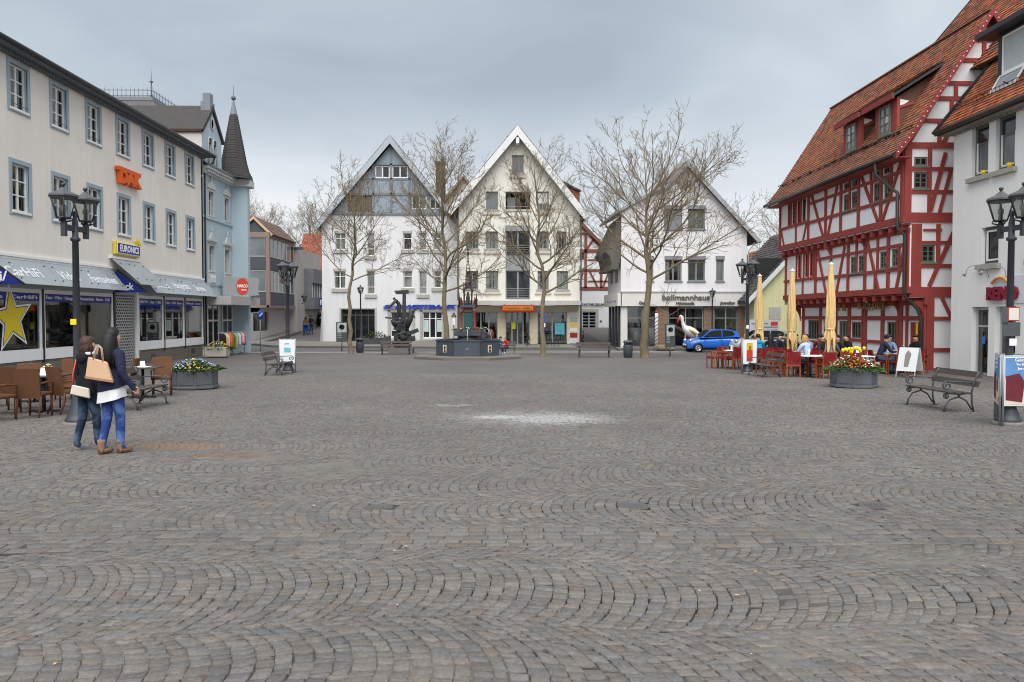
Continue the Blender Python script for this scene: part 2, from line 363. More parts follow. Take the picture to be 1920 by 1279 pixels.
def cobbles():
    # bed of joint sand below the stones: full and pale in places, washed out and dark in others
    xs = [-26, -18]+list(np.arange(-12, 12.01, 0.25))+[18, 26]; ys = [-3.0, 1.0]+list(np.arange(2.5, 18.01, 0.25))+[22, 27]; V = []; F = []; CC = []; nx = len(xs)
    for y in ys:
        for x in xs:
            q = noise.fractal(Vector((x*0.75, y*0.75, 3.1)), 1.0, 2.0, 3)+0.35*noise.noise(Vector((x*3, y*3, 1)))+(0.22 if y < 5.4 else 0.12); k = min(1, max(0, 0.5+q*1.3)); V.append((x, y, -G*y-0.019+0.0115*k)); CC.append((0.018+0.125*k*k, 0.016+0.116*k*k, 0.013+0.105*k*k, 1))
    for j in range(len(ys)-1):
        for i in range(nx-1): F.append((j*nx+i, j*nx+i+1, (j+1)*nx+i+1, (j+1)*nx+i))
    me0 = bpy.data.meshes.new('square_paving'); me0.from_pydata(V, [], F); ca0 = me0.color_attributes.new('Col', 'FLOAT_COLOR', 'POINT'); ca0.data.foreach_set('color', [c for q in CC for c in q])
    root = link('square_paving', me0, M('joint_sand', (96, 90, 84), 0.95, 0.15, 6, attr='Col'), kind='structure')
    Q = []                                       # stones: four (x,y) corners, counter-clockwise
    Wb, p = 1.31, 0.099; Rr = 0.98; holes = [(-1.10, 7.31, 0.15), (1.30, 7.31, 0.17), (3.60, 7.30, 0.17)]
    y0 = 2.2; ystrip = (5.92, 6.50); k = 0; bands = []
    bands.append((5.54, 6.85, 1)); y = 5.54
    while y > 2.0: bands.append((y-Wb, y, 1)); y -= Wb
    y = ystrip[1]
    while y < 26.6: bands.append((y, y+Wb, -1 if y < 10 else 1)); y += Wb
    rs = np.random.RandomState(3)
    for (a, c, sg) in bands:
        ym = (a+c)/2; half = 0.70*a+3.4; ph = math.asin(Wb/2/Rr); nst = 18
        x0 = rs.uniform(-0.06, 0.06); j0 = int(-half/p)-6; bx = rs.uniform(-0.013, 0.013, int(half/p)+8-j0)
        for j in range(int(-half/p)-6, int(half/p)+6):
            cuts = np.linspace(-ph, ph, nst+1); st = 0.5*(j % 2)
            cuts = np.concatenate([[-ph], cuts[:-1]+(st+0.0)*2*ph/nst, [ph]]) if st else cuts
            cuts[1:-1] += rs.uniform(-0.034, 0.034, len(cuts)-2)
            for t0, t1 in zip(cuts[:-1], cuts[1:]):
                if t1-t0 < 0.03: continue
                P = []
                for (t, q) in ((t0, j), (t0, j+1), (t1, j+1), (t1, j)):
                    P.append((x0+q*p+bx[q-j0]+sg*(Rr*math.cos(t)-Rr*0.85), ym+Rr*math.sin(t)))
                if c > 6 and a < 5.9 and sum(q_[1] for q_ in P)/4 > 5.90: continue
                Q.append(P)
    nr = 5; h = (ystrip[1]-ystrip[0])/nr
    for i in range(nr):
        x = -9+rs.uniform(0, 0.1)
        while x < 9:
            w = rs.uniform(0.13, 0.19); a = ystrip[0]+i*h; Q.append([(x, a), (x+w, a), (x+w, a+h), (x, a+h)]); x += w
    Q = np.array(Q)
    Q = Q + rs.uniform(-0.0075, 0.0075, Q.shape)
    wx, wy = Q[:,:,0].copy(), Q[:,:,1].copy(); fade = np.clip(np.abs(wy-6.2)/1.2, 0, 1)     # the layers did not set out the bows with a ruler
    Q[:,:,1] = wy+fade*(0.20*np.sin(wx*0.42+0.8)+0.13*np.sin(wx*0.95+wy*0.6)+0.07*np.sin(wx*2.1-wy*0.9)); Q[:,:,0] = wx+0.10*np.sin(wy*0.9+wx*0.25)+0.05*np.sin(wy*2.3+wx*0.8); cen = Q.mean(1)
    keep = np.ones(len(Q), bool)
    for hx, hy, hr in holes: keep &= np.hypot(cen[:,0]-hx, cen[:,1]-hy) > hr
    Q = Q[keep]; cen = cen[keep]; n = len(Q)
    col = PAL[rs.choice(len(PAL), n, p=PW)]; col = (col*0.6+np.array([0.178, 0.163, 0.154])*0.4)*rs.uniform(0.85, 1.15, (n,1))*0.71*np.array([1.0, 0.985, 0.97])
    # settle: gentle waves of the bed plus a random height and tilt for each stone
    hz = rs.normal(0, 0.0022, n) + 0.008*np.sin(cen[:,0]*0.9+1.3*np.sin(cen[:,1]*0.7))*np.sin(cen[:,1]*0.8+0.4)
    tx, ty = rs.normal(0, 0.022, n), rs.normal(0, 0.022, n)
    ex = (Q[:,1]-Q[:,0]+Q[:,2]-Q[:,3])/2; et = (Q[:,3]-Q[:,0]+Q[:,2]-Q[:,1])/2
    ex /= np.maximum(np.linalg.norm(ex, axis=1, keepdims=True), 0.03); et /= np.maximum(np.linalg.norm(et, axis=1, keepdims=True), 0.03); sx = np.array([1, -1, -1, 1])[None,:,None]; st_ = np.array([1, 1, -1, -1])[None,:,None]; gx = rs.uniform(0.7, 1.4, n)[:,None,None]; gt = rs.uniform(0.5, 1.6, n)[:,None,None]
    def ring(ix, it, dz):
        P = Q+ex[:,None,:]*sx*ix*gx+et[:,None,:]*st_*it*gt
        z = -G*P[:,:,1]+hz[:,None]+dz+tx[:,None]*(P[:,:,0]-cen[:,None,0])+ty[:,None]*(P[:,:,1]-cen[:,None,1])
        return np.dstack([P, z])
    A = ring(0.0026, 0.0048, -0.05); B = ring(0.0030, 0.0054, -0.003); Cc = ring(0.0066, 0.0098, 0.0)
    def mesh(idx):
        V = np.concatenate([A[idx], B[idx], Cc[idx]], 1); k = len(idx)
        base = np.array([[8,9,10,11]]+[[i, (i+1) % 4, 4+(i+1) % 4, 4+i] for i in range(4)]+[[4+i, 4+(i+1) % 4, 8+(i+1) % 4, 8+i] for i in range(4)])
        F = (base[None]+12*np.arange(k)[:,None,None]).reshape(-1, 4)
        me = bpy.data.meshes.new('cobblestone'); me.vertices.add(12*k); me.vertices.foreach_set('co', V.reshape(-1)); me.loops.add(F.size); me.loops.foreach_set('vertex_index', F.reshape(-1).astype(np.int32))
        me.polygons.add(len(F)); me.polygons.foreach_set('loop_start', np.arange(0, F.size, 4, dtype=np.int32)); me.update(calc_edges=True)
        ca = me.color_attributes.new('Col', 'FLOAT_COLOR', 'CORNER'); d = np.ones((k, 36, 4), np.float32); d[:,:,:3] = col[idx][:,None,:]; ca.data.foreach_set('color', d.reshape(-1))
        me.validate(); me.materials.append(STONE); return me
    infr = np.abs(cen[:,0]-0.02*cen[:,1]) < 0.655*cen[:,1]-0.1
    vis = np.where(infr & (cen[:,1] > 3.80))[0]; near = vis[np.argsort(cen[vis,1])][:300]
    rest = np.setdiff1d(np.arange(n), near)
    for i in near: link('cobblestone', mesh(np.array([i])), None, root)
    link('cobblestone_field', mesh(rest), None, root, 'stuff')
    for hx, hy, hr in holes:
        mc = MB(); mc.lathe([(hr-0.015, -0.03), (hr-0.015, -0.004), (hr-0.03, -0.002), (hr-0.035, -0.006), (0.0001, -0.006)], 20, (hx, hy, -G*hy), False)
        for a in range(4): mc.box(hx-0.085+a*0.05, hx-0.06+a*0.05, hy-0.05, hy+0.05, -G*hy-0.0065, -G*hy-0.003)
        mc.build('manhole_cover', M('cast_iron', (92, 90, 90), 0.6, 0.15, 8, metal=0.3), root)
    return root
PAVING = cobbles()
def paving_far():
    """beyond the stones one can tell apart the square goes on as one sheet with the same stone in its material"""
    m = bpy.data.materials.new('far_paving'); m.use_nodes = True; nt = m.node_tree; N = nt.nodes; L = nt.links; b = N['Principled BSDF']; b.inputs['Roughness'].default_value = 0.75; b.inputs['Specular IOR Level'].default_value = 0.28
    ge = N.new('ShaderNodeNewGeometry'); mp = N.new('ShaderNodeMapping'); mp.inputs[3].default_value = (7.5, 7.5, 0); L.new(ge.outputs['Position'], mp.inputs[0])
    vo = N.new('ShaderNodeTexVoronoi'); vo.inputs['Scale'].default_value = 1; L.new(mp.outputs[0], vo.inputs[0])
    ve = N.new('ShaderNodeTexVoronoi'); ve.feature = 'DISTANCE_TO_EDGE'; ve.inputs['Scale'].default_value = 1; L.new(mp.outputs[0], ve.inputs[0])
    cr = N.new('ShaderNodeValToRGB'); cr.color_ramp.elements[0].color = (0.108, 0.104, 0.102, 1); cr.color_ramp.elements[1].color = (0.146, 0.134, 0.126, 1); L.new(vo.outputs['Color'], cr.inputs[0])
    r = N.new('ShaderNodeMapRange'); r.inputs[1].default_value = 0; r.inputs[2].default_value = 0.07; r.inputs[3].default_value = 0.6; r.inputs[4].default_value = 1; L.new(ve.outputs['Distance'], r.inputs[0])
    n = N.new('ShaderNodeTexNoise'); n.inputs['Scale'].default_value = 0.35; n.inputs['Detail'].default_value = 6; L.new(ge.outputs['Position'], n.inputs[0])
    r2 = N.new('ShaderNodeMapRange'); r2.inputs[1].default_value = 0.3; r2.inputs[2].default_value = 0.7; r2.inputs[3].default_value = 0.86; r2.inputs[4].default_value = 1.12; L.new(n.outputs[0], r2.inputs[0])
    k = N.new('ShaderNodeMath'); k.operation = 'MULTIPLY'; L.new(r.outputs[0], k.inputs[0]); L.new(r2.outputs[0], k.inputs[1])
    s = N.new('ShaderNodeVectorMath'); s.operation = 'SCALE'; L.new(cr.outputs[0], s.inputs[0]); L.new(k.outputs[0], s.inputs['Scale']); L.new(s.outputs[0], b.inputs['Base Color'])
    q = MB()
    for x0, x1, y0, y1 in ((-22, 22, 26.5, 49.4), (-22, -11.5, 8, 26.5), (14.2, 22, 8, 26.5)):
        o = 0.0 if y0 > 20 else -0.016
        q.add([(x0,y0,-G*y0-0.003+o), (x1,y0,-G*y0-0.003+o), (x1,y1,-G*y1-0.003+o), (x0,y1,-G*y1-0.003+o)], [(0,1,2,3)])
    q.build('paving_sheet', m, PAVING, kind='stuff')
paving_far()
def road_edges():
    gut = M('gutter_concrete', (142, 140, 137), 0.85, 0.1, 0.8); k = MB()
    for i in range(-11, 11):
        x0, x1 = i*2.0, i*2.0+1.985
        k.add([(x0, 49.4, -G*49.4+0.004), (x1, 49.4, -G*49.4+0.004), (x1, 50.9, zg(x1, 50.9)+0.004), (x0, 50.9, zg(x0, 50.9)+0.004)], [(0,1,2,3)])
    k.build('gutter_strip', gut, kind='structure')
    kb = M('kerb_stone', (106, 104, 102), 0.85, 0.12, 1.5); pv = M('pavement_slab', (116, 113, 109), 0.88, 0.1, 0.7, 0.2, 30)
    def footway(name, pts, h=0.12):
        """raised footway with a kerb: pts run along the road edge, then back along the house fronts"""
        b = MB(); n = len(pts)
        top = [(x, y, zg(x, y)+h) for x, y in pts]; bot = [(x, y, zg(x, y)-0.1) for x, y in pts]
        b.add(top+bot, [list(range(n))]+[(i, n+i, n+(i+1) % n, (i+1) % n) for i in range(n)])
        o = b.build(name, pv, kind='structure')
        return o
    def kerb(parent, pts, h=0.125, w=0.14):
        for (a, c) in zip(pts[:-1], pts[1:]):
            a, c = Vector(a), Vector(c); L_ = (c-a).length; n = max(1, int(L_/1.0)); t = (c-a)/n
            for i in range(n):
                p = a+t*(i+0.01); q = a+t*(i+0.99); b = MB(); nn = Vector((t.y, -t.x)).normalized()*w
                zz = lambda v: zg(v.x, v.y)
                b.add([(p.x, p.y, zz(p)-0.1), (q.x, q.y, zz(q)-0.1), (q.x+nn.x, q.y+nn.y, zz(q)-0.1), (p.x+nn.x, p.y+nn.y, zz(p)-0.1),
                       (p.x, p.y, zz(p)+h), (q.x, q.y, zz(q)+h), (q.x+nn.x, q.y+nn.y, zz(q)+h-0.01), (p.x+nn.x, p.y+nn.y, zz(p)+h-0.01)],
                      [(0,3,2,1),(4,5,6,7),(0,1,5,4),(1,2,6,5),(2,3,7,6),(3,0,4,7)]); b.build('kerb_stone', kb, parent)
    f1 = footway('pavement', [(-18.5, 60.2), (-16.5, 57.6), (-13, 56.2), (-6, 55.5), (1.0, 54.2), (5.6, 54.0), (5.6, 58.4), (-3, 58.4), (-3.1, 62.4), (-14, 62.4), (-14, 62.5), (-18.5, 62.4)])
    kerb(f1, [(-18.5, 60.2), (-16.5, 57.6), (-13, 56.2), (-6, 55.5), (1.0, 54.2), (5.6, 54.0)])
    f2 = footway('pavement', [(8.3, 52.8), (19, 52.8), (19, 54.4), (8.3, 54.4)]); kerb(f2, [(8.3, 52.8), (19, 52.8)])
    f3 = footway('pavement', [(-22, 50.6), (-17.6, 52), (-18.4, 56), (-18.6, 62), (-18.4, 80), (-22, 80), (-22, 66)], 0.1)
    # manhole and drains in the roadway, darker asphalt repair
    ra = MB()
    for (x0, x1, y0, y1) in ((-4, 1.0, 51.4, 53.2), (6.0, 8.2, 55, 70)):
        ra.add([(x0,y0,zg(x0,y0)-0.02), (x1,y0,zg(x1,y0)-0.02), (x1,y1,zg(x1,y1)-0.02), (x0,y1,zg(x0,y1)-0.02)], [(0,1,2,3)])
    ra.build('asphalt_patch', M('asphalt_dark', (84, 83, 83), 0.9, 0.1, 1), GROUND)
road_edges()

def litter():
    """crumbs, cigarette ends and leaf scraps on the setts"""
    rd = random.Random(21); b = MB(); cs = [lin(c) for c in ((220, 218, 210), (200, 196, 186), (150, 110, 70), (96, 84, 66), (206, 170, 120))]
    for i in range(45):
        y = 3.9+rd.random()**1.6*18; x = rd.uniform(-0.66, 0.68)*y; s = rd.uniform(0.004, 0.010); a = rd.uniform(0, 3.14); z = -G*y+0.010; dx, dy = s*math.cos(a), s*math.sin(a)
        b.add([(x-dx*2, y-dy*2, z), (x+dy, y-dx, z+0.003), (x+dx*2, y+dy*2, z), (x-dy, y+dx, z+0.004)], [(0,1,2,3)], rd.choice(cs))
    tag(b.build('litter', M('litter_mix', (200, 200, 190), 0.8, 0.05, 4, attr='Col'), kind='stuff'), 'tiny scraps of litter and leaf bits scattered over the setts', 'litter')
litter()
# ---------------------------------------------------------------- shared materials
WHITE = M('white_paint', (236, 236, 236), 0.55, 0.03, 2); FRAME = M('window_white', (232, 232, 231), 0.45, 0.03, 3)
DGLASS = M('window_glass', (38, 42, 46), 0.06, 0.25, 1.2, spec=0.6); DGLASS2 = M('window_glass_pale', (112, 118, 122), 0.08, 0.2, 1.5, spec=0.6); DGLASS3 = M('window_glass_black', (20, 22, 24), 0.05, 0.2, 1, spec=0.6)  # pale glass: reflected overcast sky is put into its base colour
DG = [DGLASS, DGLASS, DGLASS2, DGLASS3]
CURT = M('net_curtain', (206, 206, 202), 0.9, 0.10, 5); SHOPG = glassy('shop_glass', (0.80, 0.86, 0.85)); CLEARG = glassy('clear_glass', (0.93, 0.95, 0.94))
BLACKMETAL = M('black_iron', (44, 46, 50), 0.45, 0.15, 6, metal=0.4, spec=0.5); DGREY = M('dark_grey_metal', (78, 82, 86), 0.5, 0.08, 3); MGREY = M('mid_grey_metal', (150, 154, 158), 0.45, 0.06, 3); SILL = M('sill_stone', (176, 174, 168), 0.8, 0.1, 3)
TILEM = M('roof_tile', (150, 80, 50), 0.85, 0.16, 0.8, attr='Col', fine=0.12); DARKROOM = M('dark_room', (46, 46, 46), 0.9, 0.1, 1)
ORANGE_T = [lin(c) for c in ((164, 92, 62), (176, 102, 68), (148, 82, 58), (156, 98, 72), (128, 80, 62), (180, 110, 76))]
BROWN_T = [lin(c) for c in ((134, 88, 68), (146, 96, 74), (120, 78, 62), (108, 78, 66), (152, 102, 80), (128, 90, 74))]
GREY_T = [lin(c) for c in ((78, 76, 78), (88, 86, 88), (68, 66, 68), (94, 90, 90))]
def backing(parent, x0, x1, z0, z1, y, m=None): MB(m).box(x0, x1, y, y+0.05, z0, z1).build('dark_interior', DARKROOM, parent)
BLUE = M('shop_blue', (38, 52, 140), 0.5, 0.05, 2); YELLOW = M('sign_yellow', (232, 206, 40), 0.5, 0.04, 2); SIGNWHITE = M('sign_white', (240, 240, 242), 0.5, 0.02, 2)
# ---------------------------------------------------------------- cream shop building on the left
def left_building():
    B = -0.55; T = thing('shop_building', 'long cream plastered shop building with blue grey window surrounds and glazed shopfront', 'building', (-16.35, 26, B), R(90))
    z = lambda v: v-B; cream = M('cream_plaster', (238, 232, 224), 0.9, 0.06, 0.5, 0.15, 160, streak=0.07); bl = M('bluegrey_paint', (160, 176, 186), 0.8, 0.05, 1.5)
    xc = [27.34-26+2.487*k for k in range(-4, 7)]; holes = []
    for c in xc: holes += [(c-0.51, c+0.51, z(8.75), z(10.27)), (c-0.51, c+0.51, z(5.27), z(6.92))]
    wall(T, cream, [(-13, z(3.7)), (18.02, z(3.7)), (18.02, z(10.62)), (-13, z(10.62))], holes, 0.16)
    MB().box(17.9, 18.02, 0, 8, 0, z(10.6)).build('side_wall', cream, T); MB().box(-13, -12.9, 0, 8, 0, z(10.6)).build('side_wall', cream, T)
    # blue reveals are part of the surround: thin liners in the openings
    for c in xc:
        for (a, b_) in ((z(8.75), z(10.27)), (z(5.27), z(6.92))):
            up = a > z(7); gm = CLEARG
            w = window(T, c-0.49, c+0.49, a+0.02, b_-0.02, FRAME, gm, 2, 3, 0.12, 0.06, 0.035, sill=WHITE, sillw=0.07, sur=bl, surw=0.15, curtain=CURT)
            ln = MB(); ln.box(c-0.508, c-0.49, 0.0, 0.158, a+0.002, b_-0.002); ln.box(c+0.49, c+0.508, 0.0, 0.158, a+0.002, b_-0.002); ln.box(c-0.49, c+0.49, 0.0, 0.158, b_-0.02, b_-0.002); ln.build('reveal_lining', bl, w)
            if up:
                g = MB(); g.tube([(c-0.5, -0.02, a+0.16), (c+0.5, -0.02, a+0.16)], 0.011, 5)
                for q in (-0.5, 0.5): g.tube([(c+q, -0.02, a+0.16), (c+q, 0.02, a+0.16)], 0.011, 5)
                g.build('guard_rail', DGREY, w)
    backing(T, -13, 18, z(3.7), z(10.6), 0.4)
    # eave: soffit, scalloped board, gutter, tile edge
    grey = M('eave_grey', (104, 110, 116), 0.7, 0.06, 1); MB().box(-13, 18.4, -0.52, 0.0, z(10.56), z(10.64)).build('soffit', grey, T)
    sc = MB().box(-13, 18.1, -0.10, -0.02, z(10.44), z(10.555))
    for i in range(int(31/0.16)): x = -12.9+i*0.16; sc.box(x, x+0.09, -0.22, -0.10, z(10.42), z(10.555))
    sc.build('dentil_board', grey, T)
    gt = MB(); gt.tube([(-13, -0.58, z(10.66)), (18.5, -0.58, z(10.66))], 0.085, 8); gt.build('gutter', M('zinc_dark', (62, 64, 68), 0.5, 0.1, 2, metal=0.3), T)
    gd = MB().tube([(18.42, -0.58, z(10.6)), (18.42, -0.5, z(10.3)), (18.3, -0.12, z(10.05)), (18.2, -0.1, z(9.8)), (18.16, -0.09, z(0))], 0.05, 7); gd.build('downpipe', M('zinc_dark', (62, 64, 68)), T)
    tiles(T, (-13, -0.56, z(10.70)), (31.5, 0, 0), (0, 5.6, 2.4), 140, 8, TILEM, BROWN_T)
    MB().prism([(-0.5, z(10.64)), (5.0, z(13.0)), (10, z(10.7))], 'x', -12.9, 18.3).build('roof', M('roof_under', (90, 70, 60)), T)
    # shopfront
    GW = M('canopy_glass', (160, 167, 172), 0.16, 0.10, 0.7, spec=0.6); tw = M('fascia_white', (242, 243, 244), 0.5, 0.03, 1)
    gray = M('fascia_grey', (176, 180, 184), 0.7, 0.06, 1)
    MB().box(-13, 18.0, 0.0, 0.1, z(2.63), z(3.71)).build('fascia', gray, T)
    for (a, b_) in ((-13, 7.45), (11.2, 18.0)):
        MB().box(a, b_, -0.10, -0.002, z(3.71), z(3.80)).box(a, b_, -0.07, -0.002, z(3.63), z(3.70)).build('fascia_trim', tw, T)
    def canopy(a, b_, zt, zb, out, n):
        for i in range(n):
            x0 = a+(b_-a)*i/n+0.01; x1 = a+(b_-a)*(i+1)/n-0.01
            p = MB(); p.add([(x0, -0.06, z(zt)), (x1, -0.06, z(zt)), (x1, -out, z(zb)), (x0, -out, z(zb)), (x0, -0.06, z(zt)+0.014), (x1, -0.06, z(zt)+0.014), (x1, -out, z(zb)+0.014), (x0, -out, z(zb)+0.014)],
                [(0,1,2,3),(7,6,5,4),(0,4,5,1),(1,5,6,2),(2,6,7,3),(3,7,4,0)]); q = p.build('canopy_pane', GW, T)
            f = MB()
            for fx in (x0+0.25, x1-0.25):
                for t in (0.2, 0.8): MB().ball((fx, -0.06-(out-0.06)*t, z(zt)+(zb-zt)*t+0.03), 0.03, 6).build('glass_fixing', DGREY, q)
    canopy(-12.5, 7.6, 3.62, 2.78, 0.72, 8); canopy(10.3, 18.3, 3.62, 2.78, 0.72, 4); canopy(7.5, 10.2, 4.15, 3.05, 1.3, 2)
    tl = MB().box(7.4, 10.1, -0.10, -0.002, z(4.16), z(4.25)); tl.build('fascia_trim', tw, T)
    # cross fins beside the two entrances, blue with white lettering, towards the square
    for fx, s, wd in ((-0.95, 'HiFi/', 0.95), (7.88, 'Buck', 0.75)):
        MB().prism([(-0.02, z(2.72)), (-0.02, z(3.62)), (-0.16, z(3.62)), (-1.35, z(2.72))], 'x', fx, fx+0.04).build('entrance_fin', BLUE, T)
        MB().bar((fx+0.02, -0.10, z(3.68)), (fx+0.02, -1.42, z(2.72)), 0.06, 0.06).build('fin_bar', BLACKMETAL, T)
        text(s, 0.42, SIGNWHITE, T, Matrix.Translation((fx-0.012, -0.42, z(2.98))) @ Matrix.Rotation(-math.pi/2, 4, 'Z') @ Matrix.Rotation(math.pi/2, 4, 'X'), 'lettering', 0.006, wd, 0.008)
    ltr = M('frosted_letter', (232, 236, 240), 0.6, 0.03, 2); tilt = math.atan2(0.84, 0.66)
    for s, x, wd in (('HiFi/', -2.7, 1.0), ('CarHiFi', 0.75, 2.0), ('Video', 3.55, 1.35), ('Fernsehen', 6.1, 2.1), ('Elektro', 11.6, 1.5), ('Hausgeräte', 14.0, 2.0), ('Service', 16.4, 1.4)):
        text(s, 0.56, ltr, T, Matrix.Translation((x, -0.395, z(3.16)+0.02)) @ Matrix.Rotation(tilt, 4, 'X') @ Matrix.Translation((0, 0, 0.03)), 'lettering', 0.004, wd, 0.010)
    bays = [(-13, -3.5, ''), (-3.5, 2.5, 'Telecom · Plasma · CarHiFi'), (2.5, 7.74, 'Foto · Video · Hausgeräte · Haustechnik · Plasma · DVD'), (9.98, 12.78, 'HDTV · Sat · HiFi'), (12.78, 15.35, 'Video · DVD · Plasma'), (15.35, 17.96, 'Multimedia · Computer')]
    for (a, b_, s) in bays:
        w = MB(); d0, d1 = -0.02, 0.10; w.box(a+0.06, b_-0.06, d0, d1, z(2.52), z(2.66)); w.box(a+0.06, a+0.15, d0, d1, z(0.5), z(2.52)); w.box(b_-0.15, b_-0.06, d0, d1, z(0.5), z(2.52)); w.box(a+0.06, b_-0.06, d0-0.02, d1, z(0.14), z(0.54))
        w = w.build('shop_window', tw, T)
        slab('pane', SHOPG, w, a+0.15, b_-0.15, 0.03, 0.045, z(0.54), z(2.52))
        slab('blue_strip', BLUE, w, a+0.155, b_-0.155, 0.012, 0.024, z(2.24), z(2.515))
        if s: text(s, 0.17, SIGNWHITE, w, FW((a+b_)/2, 0.008, z(2.37)), 'lettering', 0.002, b_-a-0.55, 0.003)
        MB().box(b_-0.055, b_+0.055, -0.05, 0.10, z(0.05), z(2.68)).build('mullion', BLACKMETAL, T)
    MB().box(9.80, 9.96, -0.06, 0.1, z(-0.45), z(2.9)).build('pilaster', tw, T)
    MB().box(7.70, 7.84, -0.06, 0.1, z(-0.5), z(2.75)).build('pilaster', BLACKMETAL, T)
    # roller grille over the entrance: perforated steel curtain, one slat after another
    gm = M('grille_steel', (178, 178, 178), 0.45, 0.06, 4, metal=0.2); dk = DARKROOM
    for i in range(25):
        zz = z(-0.42)+i*0.127; g = MB(); g.box(7.9, 9.78, 0.03, 0.05, zz, zz+0.055)
        for j in range(11): g.box(7.9+j*0.173+0.08*(i % 2), 7.955+j*0.173+0.08*(i % 2), 0.031, 0.049, zz+0.055, zz+0.127)
        g.build('grille_slat', gm, T)
    backing(T, 7.8, 9.85, 0, z(2.8), 0.7)
    # brick plinth
    bk = M('plinth_brick', (128, 120, 112), 0.9, 0.12, 2, 0.2, 40)
    for (a, b_) in ((-13, 7.7), (9.97, 18.02)):
        p = MB().box(a, b_, 0.03, 0.2, 0, z(0.14)).build('plinth', bk, T)
        for j in range(9):
            zz = z(0.13)-0.075*(j+1)
            if zz < 0: break
            st = 0.125*(j % 2)
            for i in range(int((b_-a)/0.25)-1): slab('brick', bk, p, a+st+i*0.25+0.005, a+st+i*0.25+0.243, 0.005, 0.05, zz+0.004, zz+0.068) if (a+st+i*0.25 > 4.2 and a < 0) else None
            q = MB()
            for i in range(int((b_-a)/0.25)-1):
                if not (a+st+i*0.25 > 4.2 and a < 0): q.box(a+st+i*0.25+0.005, a+st+i*0.25+0.243, 0.005, 0.05, zz+0.004, zz+0.068)
            q.build('brick_course', bk, p, kind='stuff')
    MB().box(16.2, 16.7, -0.004, 0.01, z(-0.3), z(-0.02)).build('vent_grille', DGREY, T); MB().box(11.3, 11.8, -0.004, 0.01, z(-0.32), z(-0.1)).build('vent_grille', DGREY, T)
    # shop interior
    flo = M('shop_floor', (120, 112, 104), 0.5, 0.1, 1); iw = M('shop_inner_wall', (150, 148, 142), 0.9, 0.1, 0.6)
    MB().box(-13, 18, 0.12, 6, z(0.02), z(0.1)).build('shop_floor', flo, T); MB().box(-13, 18, 6, 6.1, 0, z(3.2)).build('shop_back_wall', iw, T); MB().box(-13, 18, 0.1, 6, z(3.2), z(3.3)).build('shop_ceiling', iw, T); MB().box(-13, -12.9, 0.1, 6, z(0.1), z(3.2)).build('shop_end_wall', iw, T); MB().box(17.85, 17.9, 0.1, 6, z(0.1), z(3.2)).build('shop_end_wall', iw, T)
    pil = M('shop_column', (196, 202, 196), 0.7, 0.06, 1)
    for x in (1.2, 4.9, 7.0, 11.6, 14.6): MB().lathe([(0.17, z(0.1)), (0.17, z(3.2))], 14, (x, 1.0, 0)).build('column', pil, T)
    rr = random.Random(5); pals = [M('goods_%d' % i, c, 0.5, 0.05, 2) for i, c in enumerate(((30, 30, 32), (210, 212, 214), (60, 64, 70), (150, 40, 40), (90, 120, 130), (180, 176, 160), (46, 90, 60)))]
    for i in range(52):
        x = rr.uniform(-4, 17.4); y = rr.uniform(0.5, 3.5)
        if 7.4 < x < 10.2: continue
        h = rr.choice((0.3, 0.5, 0.9, 1.3, 1.6)); w = rr.uniform(0.2, 0.6); b_ = MB(); b_.box(x-w/2, x+w/2, y-0.15, y+0.15, z(0.1), z(0.1)+h)
        if h < 1: b_.box(x-w*0.4, x+w*0.4, y-0.05, y+0.02, z(0.1)+h, z(0.1)+h+0.35)
        b_.build('display_goods', rr.choice(pals), T)
    return T
left_building()
def wall_signs():
    s = thing('wall_sign', 'orange block letter sign reading DAK high on the cream wall', 'sign', (-16.35, 35.05, 7.85), R(90)); om = M('dak_orange', (222, 96, 30), 0.5, 0.05, 2)
    MB().prism([(-1.05, 0.14), (1.02, 0.14), (1.02, 0.30), (-1.05, 0.30)], 'y', -0.22, -0.03).build('bar', om, s)
    text('DAK', 0.80, om, s, FW(0.0, -0.14, -0.08), 'lettering', 0.09, 2.0, 0.05)
    s = thing('wall_sign', 'blue and white sign reading EURONICS with yellow rim above shop entrance', 'sign', (-16.35, 34.85, 4.64), R(90))
    MB().box(-1.14, 1.14, -0.16, -0.02, -0.29, 0.29).build('rim', YELLOW, s, 0.03); MB().box(-1.08, 1.08, -0.19, -0.165, -0.245, 0.245).build('rim_white', SIGNWHITE, s, 0.02)
    MB().box(-1.02, 1.02, -0.205, -0.192, -0.20, 0.20).build('field', BLUE, s); text('EURONICS', 0.40, SIGNWHITE, s, FW(0.02, -0.212, 0.0), 'lettering', 0.004, 1.75, 0.012)
    def star(cx, cz, r, y0, y1, mat, rot=0.3, k=0.42):
        p = []
        for i in range(10): a = rot+math.pi*i/5+math.pi/2; q = r if i % 2 == 0 else r*k; p.append((cx+q*math.cos(a), cz+q*math.sin(a)))
        vs = [(a, y0, b) for a, b in p]+[(cx, y0, cz)]+[(a, y1, b) for a, b in p]
        fs = [(10, (i+1) % 10, i)[::-1] for i in range(10)]+[(i, (i+1) % 10, 11+(i+1) % 10, 11+i) for i in range(10)]
        return MB().add(vs, fs).build('star', mat, s)
    star(0.78, 0.38, 0.20, -0.21, -0.15, YELLOW); star(1.02, 0.34, 0.13, -0.21, -0.15, YELLOW)
    s = thing('window_sticker', 'big yellow five pointed star sticker with white outline on shop window', 'sticker', (-16.35, 26.72, 1.62), R(90))
    star(0, 0, 1.24, -0.0005, 0.006, SIGNWHITE, 0.12); star(0, 0, 1.06, -0.006, -0.001, BLUE, 0.12); star(0, 0, 0.98, -0.012, -0.007, YELLOW, 0.12)
wall_signs()
